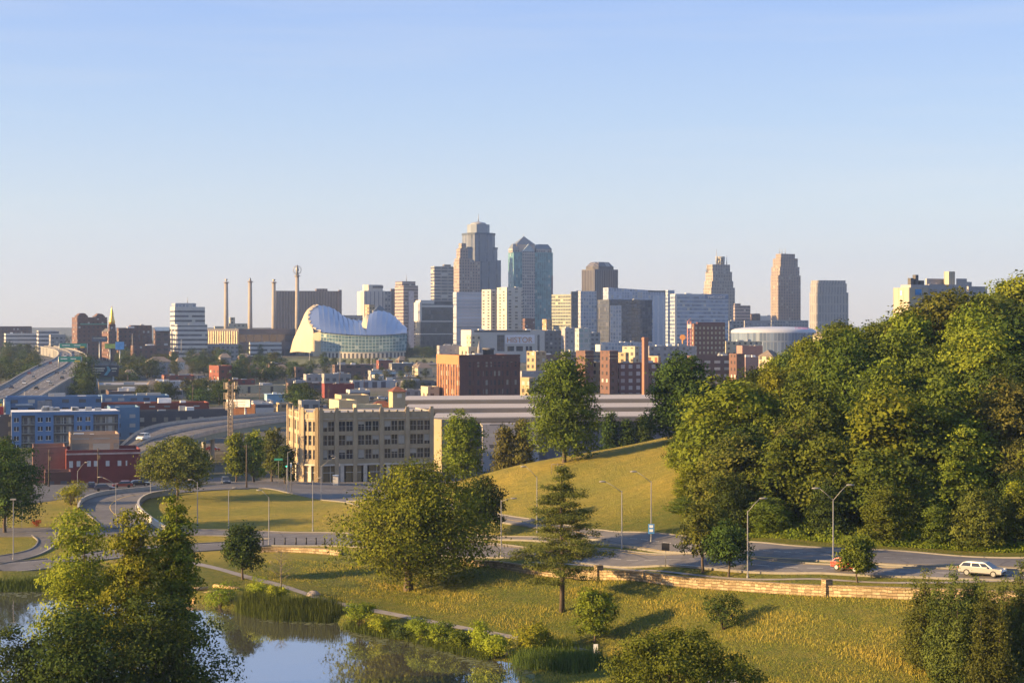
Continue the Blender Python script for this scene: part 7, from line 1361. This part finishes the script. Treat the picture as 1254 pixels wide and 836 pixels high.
for u, lb in ((351, 'traffic signal with a green light at the golden corner'), (356.5, 'white signal cabinet pole at the golden corner')):
    b = G(u, 602); t = thing('traffic_signal', b, lb, 'traffic signal'); mb = MB(); ht = zv(570, b.y); mb.tube([(b.x, b.y, b.z - .2), (b.x, b.y, ht)], .08, 6); mb.build('pole', pole_m, t); mb = MB(); mb.box((b.x, b.y - .15, ht - .3), (.35, .25, 1.0)); mb.build('signal_box', black_metal if u < 355 else white_paint, t)
    if u < 355:
        gm_, nt, b_ = principled('green_lamp', (.02, .5, .25)); b_.inputs['Emission Color'].default_value = (.05, 1, .5, 1); b_.inputs['Emission Strength'].default_value = 2.0; mb = MB(); mb.tube([(b.x, b.y - .29, ht - .1), (b.x, b.y - .33, ht - .1)], .12, 10); mb.build('green_light', gm_, t)
for k, (u, v) in enumerate([(322, 667.5), (336, 667.4), (349, 667.2), (362.5, 667), (375, 667), (387, 667.2), (397.5, 667.4), (406, 667.6)]):
    b = G(u, v); t = thing('bollard', b, 'black steel bollard above the short stone wall, %s of eight' % ordw[k], 'bollard', 'bollards by the left road'); mb = MB(); mb.tube([(b.x, b.y, b.z - .1), (b.x, b.y, b.z + 1.15)], .12, 8); mb.build('post', black_metal, t); mb = MB(); mb.tube([(b.x, b.y, b.z + 1.15), (b.x, b.y, b.z + 1.22), (b.x, b.y, b.z + 1.3)], [.15, .14, .04], 8); mb.build('cap', black_metal, t)
b = G(411, 594); t = thing('utility_cabinet', b, 'pale tall utility cabinet before the shaded front of the corner building', 'cabinet'); mb = MB(); mb.box((b.x, b.y, b.z), (1.3, .8, 2.4)); mb.build('body', concrete_pale, t); mb = MB(); mb.box((b.x, b.y, b.z + 2.4), (1.45, .95, .15)); mb.build('lid', white_paint, t)
# tree guard on the hill
b = G(683, 580); t = thing('tree_guard', b, 'thin wooden guard frame around a sapling on the hill', 'tree guard')
for i in range(4): a_ = i * 1.571; mb = MB(); mb.tube([(b.x + 1.1 * math.cos(a_), b.y + 1.1 * math.sin(a_), b.z - .1), (b.x + 1.1 * math.cos(a_), b.y + 1.1 * math.sin(a_), b.z + 1.9)], .06, 5); mb.build('stake', bark_pale, t)
mb = MB(); mb.tube([(b.x + 1.1 * math.cos(i * 1.571), b.y + 1.1 * math.sin(i * 1.571), b.z + 1.8) for i in range(5)], .04, 4); mb.build('rail', bark_pale, t)
# logs, boulder, dock
wood = plain('timber_weathered', (.38, .25, .12), .9, .25, 1.5)
for k, (ua, va, ub, vb) in enumerate([(222, 726, 255, 722), (226, 731, 268, 725), (236, 735, 280, 728.5), (262, 719, 292, 723)]):
    p, q_ = G(ua, va), G(ub, vb); t = thing('timber_log', p, 'long sunlit timber log of the shore steps, ' + ['topmost left', 'second from the water', 'lowest by the water', 'right upper'][k], 'log', 'timber steps by the pond'); mb = MB(); mb.tube([p + Vector((0, 0, .22)), p.lerp(q_, .5) + Vector((0, 0, .26)), q_ + Vector((0, 0, .22))], .26, 8); mb.build('log', wood, t)
b = G(384, 729); mb = MB(); rs_ = random.Random(2); N = 10
rows = [[(b.x + 1.0 * math.cos(j * .628) * math.sin(.25 + i * .45) * rs_.uniform(.85, 1.1), b.y + .8 * math.sin(j * .628) * math.sin(.25 + i * .45) * rs_.uniform(.85, 1.1), b.z + .75 * math.cos(.25 + i * .45)) for j in range(N)] for i in range(5)]
for r_ in rows: r_.append(r_[0])
mb.grid(rows); o = mb.build('boulder', plain('boulder_stone', (.26, .22, .19), .9, .2, 1.5)); tag(o, 'pale grey boulder on the slope beside the path', 'boulder')
b = P(612, 803, CAMZ * F / 403); t = thing('dock', (b.x, b.y, 0), 'tiny wooden dock between the yellow shore bushes', 'dock'); mb = MB()
for k in range(9): mb.box((b.x - 1.1 + k * .27, b.y, .32), (.25, 1.9, .07), .1)
mb.build('planks', plain('dock_wood', (.25, .15, .10), .9, .2, 2.), t)
for sx_ in (-1, 1):
    for sy_ in (-.7, .7): mb = MB(); mb.tube([(b.x + sx_, b.y + sy_, -.9), (b.x + sx_, b.y + sy_, .33)], .08, 6); mb.build('post', bark, t)
# ------------------------------------------------------------------ vehicles
tyre = plain('tyre_rubber', (.018, .018, .018), .9, .1); rim_m = plain('alloy_rim', (.42, .42, .42), .35, .05, 1., .8, .5); red_l = plain('tail_light', (.35, .01, .01), .3, .05); head_l = plain('head_light', (.6, .6, .58), .15, .02); trim_b = plain('plastic_trim', (.03, .03, .032), .7, .1)
def paint(name, col, metal=.3):
    if name in MATS: return MATS[name]
    m, nt, b = principled(name, col, .35, metal, .5); b.inputs['Coat Weight'].default_value = .6; b.inputs['Coat Roughness'].default_value = .08; MATS[name] = m; return m
def car(name, label, loc, ang, paintm, L=4.7, W=1.85, H=1.6, kind='suv', group=None, simple=False):
    t = thing(name, loc, label, 'car', group); hw = W / 2; zs = .28; belt = H * .60
    # lower body side profile (x forward)
    prof = [(-L / 2, .42), (-L / 2 + .05, .30), (-L / 2 + .35, zs), (L / 2 - .35, zs), (L / 2 - .03, .36), (L / 2, .62), (L / 2 - .10, .80), (L / 2 - .28, .90), (L * .20, belt + .02), (-L / 2 + .12, belt + .06), (-L / 2 + .0, belt - .1)]
    def X(pts): 
        c, s = math.cos(ang), math.sin(ang); return [(loc[0] + x * c - y * s, loc[1] + x * s + y * c, loc[2] + z) for x, y, z in pts]
    mb = MB(); ys = [(-hw + .0, .97), (-hw + .10, 1.0), (hw - .10, 1.0), (hw, .97)]; rings = []
    cx_, cz_ = 0, .6
    for y, k in ((-hw, .955), (-hw + .09, 1.), (hw - .09, 1.), (hw, .955)): rings.append(X([(cx_ + (px - cx_) * (.985 if k < 1 else 1), y, cz_ + (pz - cz_) * k) for px, pz in prof]))
    n = len(prof)
    for i in range(3):
        for j in range(n): mb.face([rings[i][j], rings[i + 1][j], rings[i + 1][(j + 1) % n], rings[i][(j + 1) % n]][::-1], smooth=False)
    mb.face(rings[0]); mb.face(rings[3][::-1]); mb.build('body', paintm, t)
    rr_ = -L / 2 + .5; rf = L * .10
    gx = [(-L / 2 + .08, belt + .02), (rr_ + .05, H - .14), (rr_ + .6, H - .01), (rf - .35, H), (rf, H - .06), (L * .29, belt + .0)]
    tw = hw - .22; bw = hw - .06
    def cab(y_s): return X([(x, y_s * (bw + (tw - bw) * max(0, (z - belt) / (H - belt))), z) for x, z in gx])
    a_, b_ = cab(-1), cab(1); mb = MB(); m_ = len(gx)
    for j in range(m_ - 1): mb.face([a_[j], a_[j + 1], b_[j + 1], b_[j]], 1 if j in (0, m_ - 2) else 0)
    mb.face(a_[::-1]); mb.face(b_); mb.build('cabin', [paintm, dark_glass], t)
    for s in (-1, 1):
        segs = [(.04, .34), (.38, .66), (.70, .93)]
        for f0, f1 in segs:
            def pt(f, top):
                xb = gx[0][0] + (gx[5][0] - gx[0][0]) * f; xt = gx[1][0] + .1 + (gx[4][0] - .1 - gx[1][0]) * f; z = H - .17 if top else belt + .08; x = xb + (xt - xb) * ((z - belt) / (H - belt)); y = s * (bw + (tw - bw) * ((z - belt) / (H - belt)) + .012); return (x, y, z)
            mb = MB(); q = X([pt(f0, 0), pt(f1, 0), pt(f1, 1), pt(f0, 1)]); mb.face(q if s < 0 else q[::-1]); mb.build('side_window', dark_glass, t)
        mb = MB(); mb.face(X([(-L * .48, s * (hw + .004), .30), (L * .47, s * (hw + .004), .30), (L * .47, s * (hw + .004), .40), (-L * .48, s * (hw + .004), .40)])); mb.build('sill_trim', trim_b, t)
        for nm, x, m2 in (('headlight', L / 2 - .14, head_l), ('taillight', -L / 2 + .05, red_l)):
            mb = MB(); c = X([(x, s * (hw - .32), .74)])[0]; mb.box((c[0], c[1], c[2]), (.22, .5, .16), ang); mb.build(nm, m2, t)
        mb = MB(); c = X([(L * .17, s * (hw + .1), belt + .02)])[0]; mb.box(c, (.14, .2, .14), ang); mb.build('mirror', paintm, t)
        for xw in (-L * .30, L * .31):
            wr = .35; mb = MB(); c0, c1 = X([(xw, s * (hw - .2), wr), (xw, s * (hw + .015), wr)]); mb.tube([c0, c1], wr, 20); w_ = mb.build('wheel', tyre, t)
            mb = MB(); c0, c1 = X([(xw, s * (hw - .02), wr), (xw, s * (hw + .025), wr)]); mb.tube([c0, c1], wr * .68, 16); r_ = mb.build('rim', rim_m, None); r_.parent = w_; r_.location = -Vector(t.location); 
    mb = MB(); mb.face(X([(L / 2 + .006, -.5, .42), (L / 2 + .006, .5, .42), (L / 2 + .006, .5, .6), (L / 2 + .006, -.5, .6)])); mb.build('grille', trim_b, t)
    return t
def road_dir(u, v): 
    a_, b_ = G(u - 8, v), G(u + 8, v + .35); return math.atan2(b_.y - a_.y, b_.x - a_.x)
line = smooth_line([G(*p) for p in R1n], 120); line2 = smooth_line([G(*p) for p in R1f], 120)
def on_road(u, f):
    best = min(range(119), key=lambda i: abs(CX + F * line[i].lerp(line2[i], f).x / line[i].lerp(line2[i], f).y - u)); p = line[best].lerp(line2[best], f); q_ = line[best + 1].lerp(line2[best + 1], f); d = (p - q_); x = XU(u, p.y); return Vector((x, p.y, tz(x, p.y) + .09)), math.atan2(d.y, d.x)
p, a_ = on_road(1203, .3); car('estate_car', 'silver white estate car driving right on the main road', p, a_, paint('paint_silver', (.40, .385, .37), .5), 4.85, 1.9, 1.56)
p, a_ = on_road(1041, .35); car('small_car', 'red hatchback half hidden behind the small verge tree', p, a_, paint('paint_red', (.45, .04, .025), .1), 4.3, 1.8, 1.5)
p = G(276.5, 592); car('parked_suv', 'dark blue grey suv coming toward the grass triangle', p, R(-75), paint('paint_slate', (.06, .07, .09)), 4.7, 1.9, 1.7)
p = G(171, 595); car('parked_car', 'dark car parked against the red workshop', p, R(20), paint('paint_black', (.02, .02, .025)), 4.6, 1.8, 1.45)
p = G(178, 690) ; 
k = 26; p = OV[0][k].lerp(OV[1][k], .62); q_ = OV[0][k + 1].lerp(OV[1][k + 1], .62); car('van', 'white van on the curved overpass', p + Vector((0, 0, .05)), math.atan2((p - q_).y, (p - q_).x), paint('paint_white', (.7, .7, .68), 0.), 5.2, 2.0, 2.1)
p = G(261, 552); car('parked_car', 'dark red car under the curved overpass', p, R(5), paint('paint_maroon', (.20, .02, .02)), 4.6, 1.8, 1.5)
# motorway traffic: small cars, one mesh each
def tiny(label, loc, ang, pm, L=4.6, H=1.5):
    mb = MB(); c, s = math.cos(ang), math.sin(ang)
    def X(pts): return [(x * c - y * s, x * s + y * c, z) for x, y, z in pts]
    def loft(prof, hw0, hw1, m, z0, z1):
        l = [X([(x, -(hw0 + (hw1 - hw0) * (z - z0) / (z1 - z0)), z) for x, z in prof]), X([(x, (hw0 + (hw1 - hw0) * (z - z0) / (z1 - z0)), z) for x, z in prof])]; n = len(prof)
        for j in range(n): mb.face([l[0][j], l[0][(j + 1) % n], l[1][(j + 1) % n], l[1][j]], m)
        mb.face(l[0][::-1], m); mb.face(l[1], m)
    loft([(-L / 2, .3), (L / 2, .3), (L / 2, .75), (L * .22, .95), (-L / 2, 1.0)], .9, .86, 0, .3, 1.0); loft([(-L * .46, 1.0), (L * .22, .95), (L * .08, H - .05), (-L * .36, H - .05)], .82, .68, 1, .95, H - .05); loft([(-L * .36, H - .05), (L * .08, H - .05), (L * .06, H), (-L * .34, H)], .68, .66, 0, H - .05, H)
    for xw in (-L * .3, L * .3):
        for y in (-.85, .85): a0, a1 = X([(xw, y - .1, .34), (xw, y + .1, .34)]); mb.tube([a0, a1], .34, 10, 2)
    o = mb.build('motorway_car', [pm, dark_glass, tyre]); o.location = loc; tag(o, label, 'car', 'cars on the elevated motorway'); return o
cols_ = [('white', paint('paint_white', (.7, .7, .68), 0.)), ('black', paint('paint_black', (.02, .02, .025))), ('silver', paint('paint_grey', (.3, .3, .31))), ('dark blue', paint('paint_navy', (.03, .04, .09))), ('maroon', paint('paint_maroon', (.2, .02, .02)))]
rq = random.Random(19); cnt_ = {}
lanes = [.13, .26, .385, .62, .735, .865]; kk_ = []
for i in range(30):
    for _ in range(30):
        f = rq.choice(lanes); s = rq.uniform(8, 78)
        if all(abs(s - s2) > 2.2 or f != f2 for f2, s2 in kk_): break
    kk_.append((f, s))
kk_.sort(key=lambda a_: a_[1])
for f, s in kk_:
    i = int(s); p = rt[i].lerp(lf[i], f); q_ = rt[i + 1].lerp(lf[i + 1], f); d = (q_ - p) * (1 if f < .5 else -1); nm, pm = rq.choice(cols_); c = cnt_.get(nm, 0); cnt_[nm] = c + 1
    tiny('%s small %s motorway car counted from the near end' % (['first', 'second', 'third', 'fourth', 'fifth', 'sixth', 'seventh', 'eighth', 'ninth', 'tenth', 'eleventh', 'twelfth', 'thirteenth', 'fourteenth'][c], nm), p.lerp(q_, s - i) + Vector((0, 0, .05)), math.atan2(d.y, d.x), pm, rq.uniform(4.3, 5.0), rq.uniform(1.4, 1.8))
pk = {}
for where, pts in (('by the loading depot', [(436, 490), (444, 489), (452, 490), (468, 489), (476, 491), (500, 487), (510, 486)]), ('along the overpass street', [(362, 503), (372, 502), (392, 501), (346, 504), (300, 505)]), ('on the diagonal street', [(236, 457), (246, 464), (258, 471), (268, 478)]), ('on the terrace road', [(372, 449), (402, 448), (432, 448), (470, 447), (505, 446), (528, 445)]), ('on the street below the terrace', [(366, 466), (392, 465), (412, 464), (462, 463), (500, 462)]), ('under the curved overpass', [(300, 560), (322, 553), (336, 549)]), ('in the asphalt lot of the red workshop', [(112, 598), (128, 601), (150, 597)])):
    for u, v in pts:
        nm, pm = rq.choice(cols_); c = pk.get((where, nm), 0); pk[(where, nm)] = c + 1; o = tiny('%s %s car parked %s' % (['first', 'second', 'third', 'fourth', 'fifth'][c] + ' small' if c else 'small', nm, where), G(u, v, .5 if 'terrace' in where else .2 if v < 550 else .08), R(rq.choice([15, 17, 105, 197])), pm, 4.6, 1.55); o.name = 'parked_car'; o['group'] = 'cars parked in the streets'
for k, (u, v, h, lb) in enumerate([(236, 500, 11, 'behind the rust red row'), (318, 500, 11, 'right of the white billboard'), (402, 500, 10, 'behind the golden corner'), (446, 480, 10, 'by the loading depot front'), (500, 478, 10, 'at the dark roofed shed'), (350, 486, 10, 'at the blue roofed workshop'), (262, 482, 10, 'at the foot of the diagonal street'), (206, 470, 10, 'by the low red brick building'), (290, 470, 10, 'beside the dull red shed'), (416, 474, 10, 'on the red shop corner'), (540, 470, 10, 'left of the glowing warehouse wall'), (156, 482, 10, 'by the tan low building'), (60, 596, 9, 'in front of the little dark shop'), (120, 594, 9, 'in front of the red workshop')]):
    b = G(u, v); t = thing('utility_pole', b, 'thin utility pole ' + lb, 'utility pole', 'utility poles in the streets'); mb = MB(); mb.tube([(b.x, b.y, b.z - .3), (b.x, b.y, b.z + h)], [.2, .13], 6); mb.build('pole', bark, t); mb = MB(); mb.box((b.x, b.y, b.z + h - 1), (2.4, .15, .15), R(17)); mb.box((b.x + .4, b.y - .3, b.z + h - 2.6), (.5, .5, .9)); mb.build('crossarm', bark, t)
# haze
hm = bpy.data.materials.new('haze_air'); hm.use_nodes = True; nt = hm.node_tree; nt.nodes.clear(); out = nd(nt, 'ShaderNodeOutputMaterial'); pv = nd(nt, 'ShaderNodeVolumePrincipled'); pv.inputs['Density'].default_value = HAZE; pv.inputs['Color'].default_value = (.45, .63, 1.0, 1); pv.inputs['Anisotropy'].default_value = .3; nt.links.new(pv.outputs[0], out.inputs['Volume'])
if HAZE > 0:
    mb = MB(); mb.box((0, 1900, -7), (6000, 4200, 207)); o = mb.build('haze', hm); tag(o, kind='stuff')
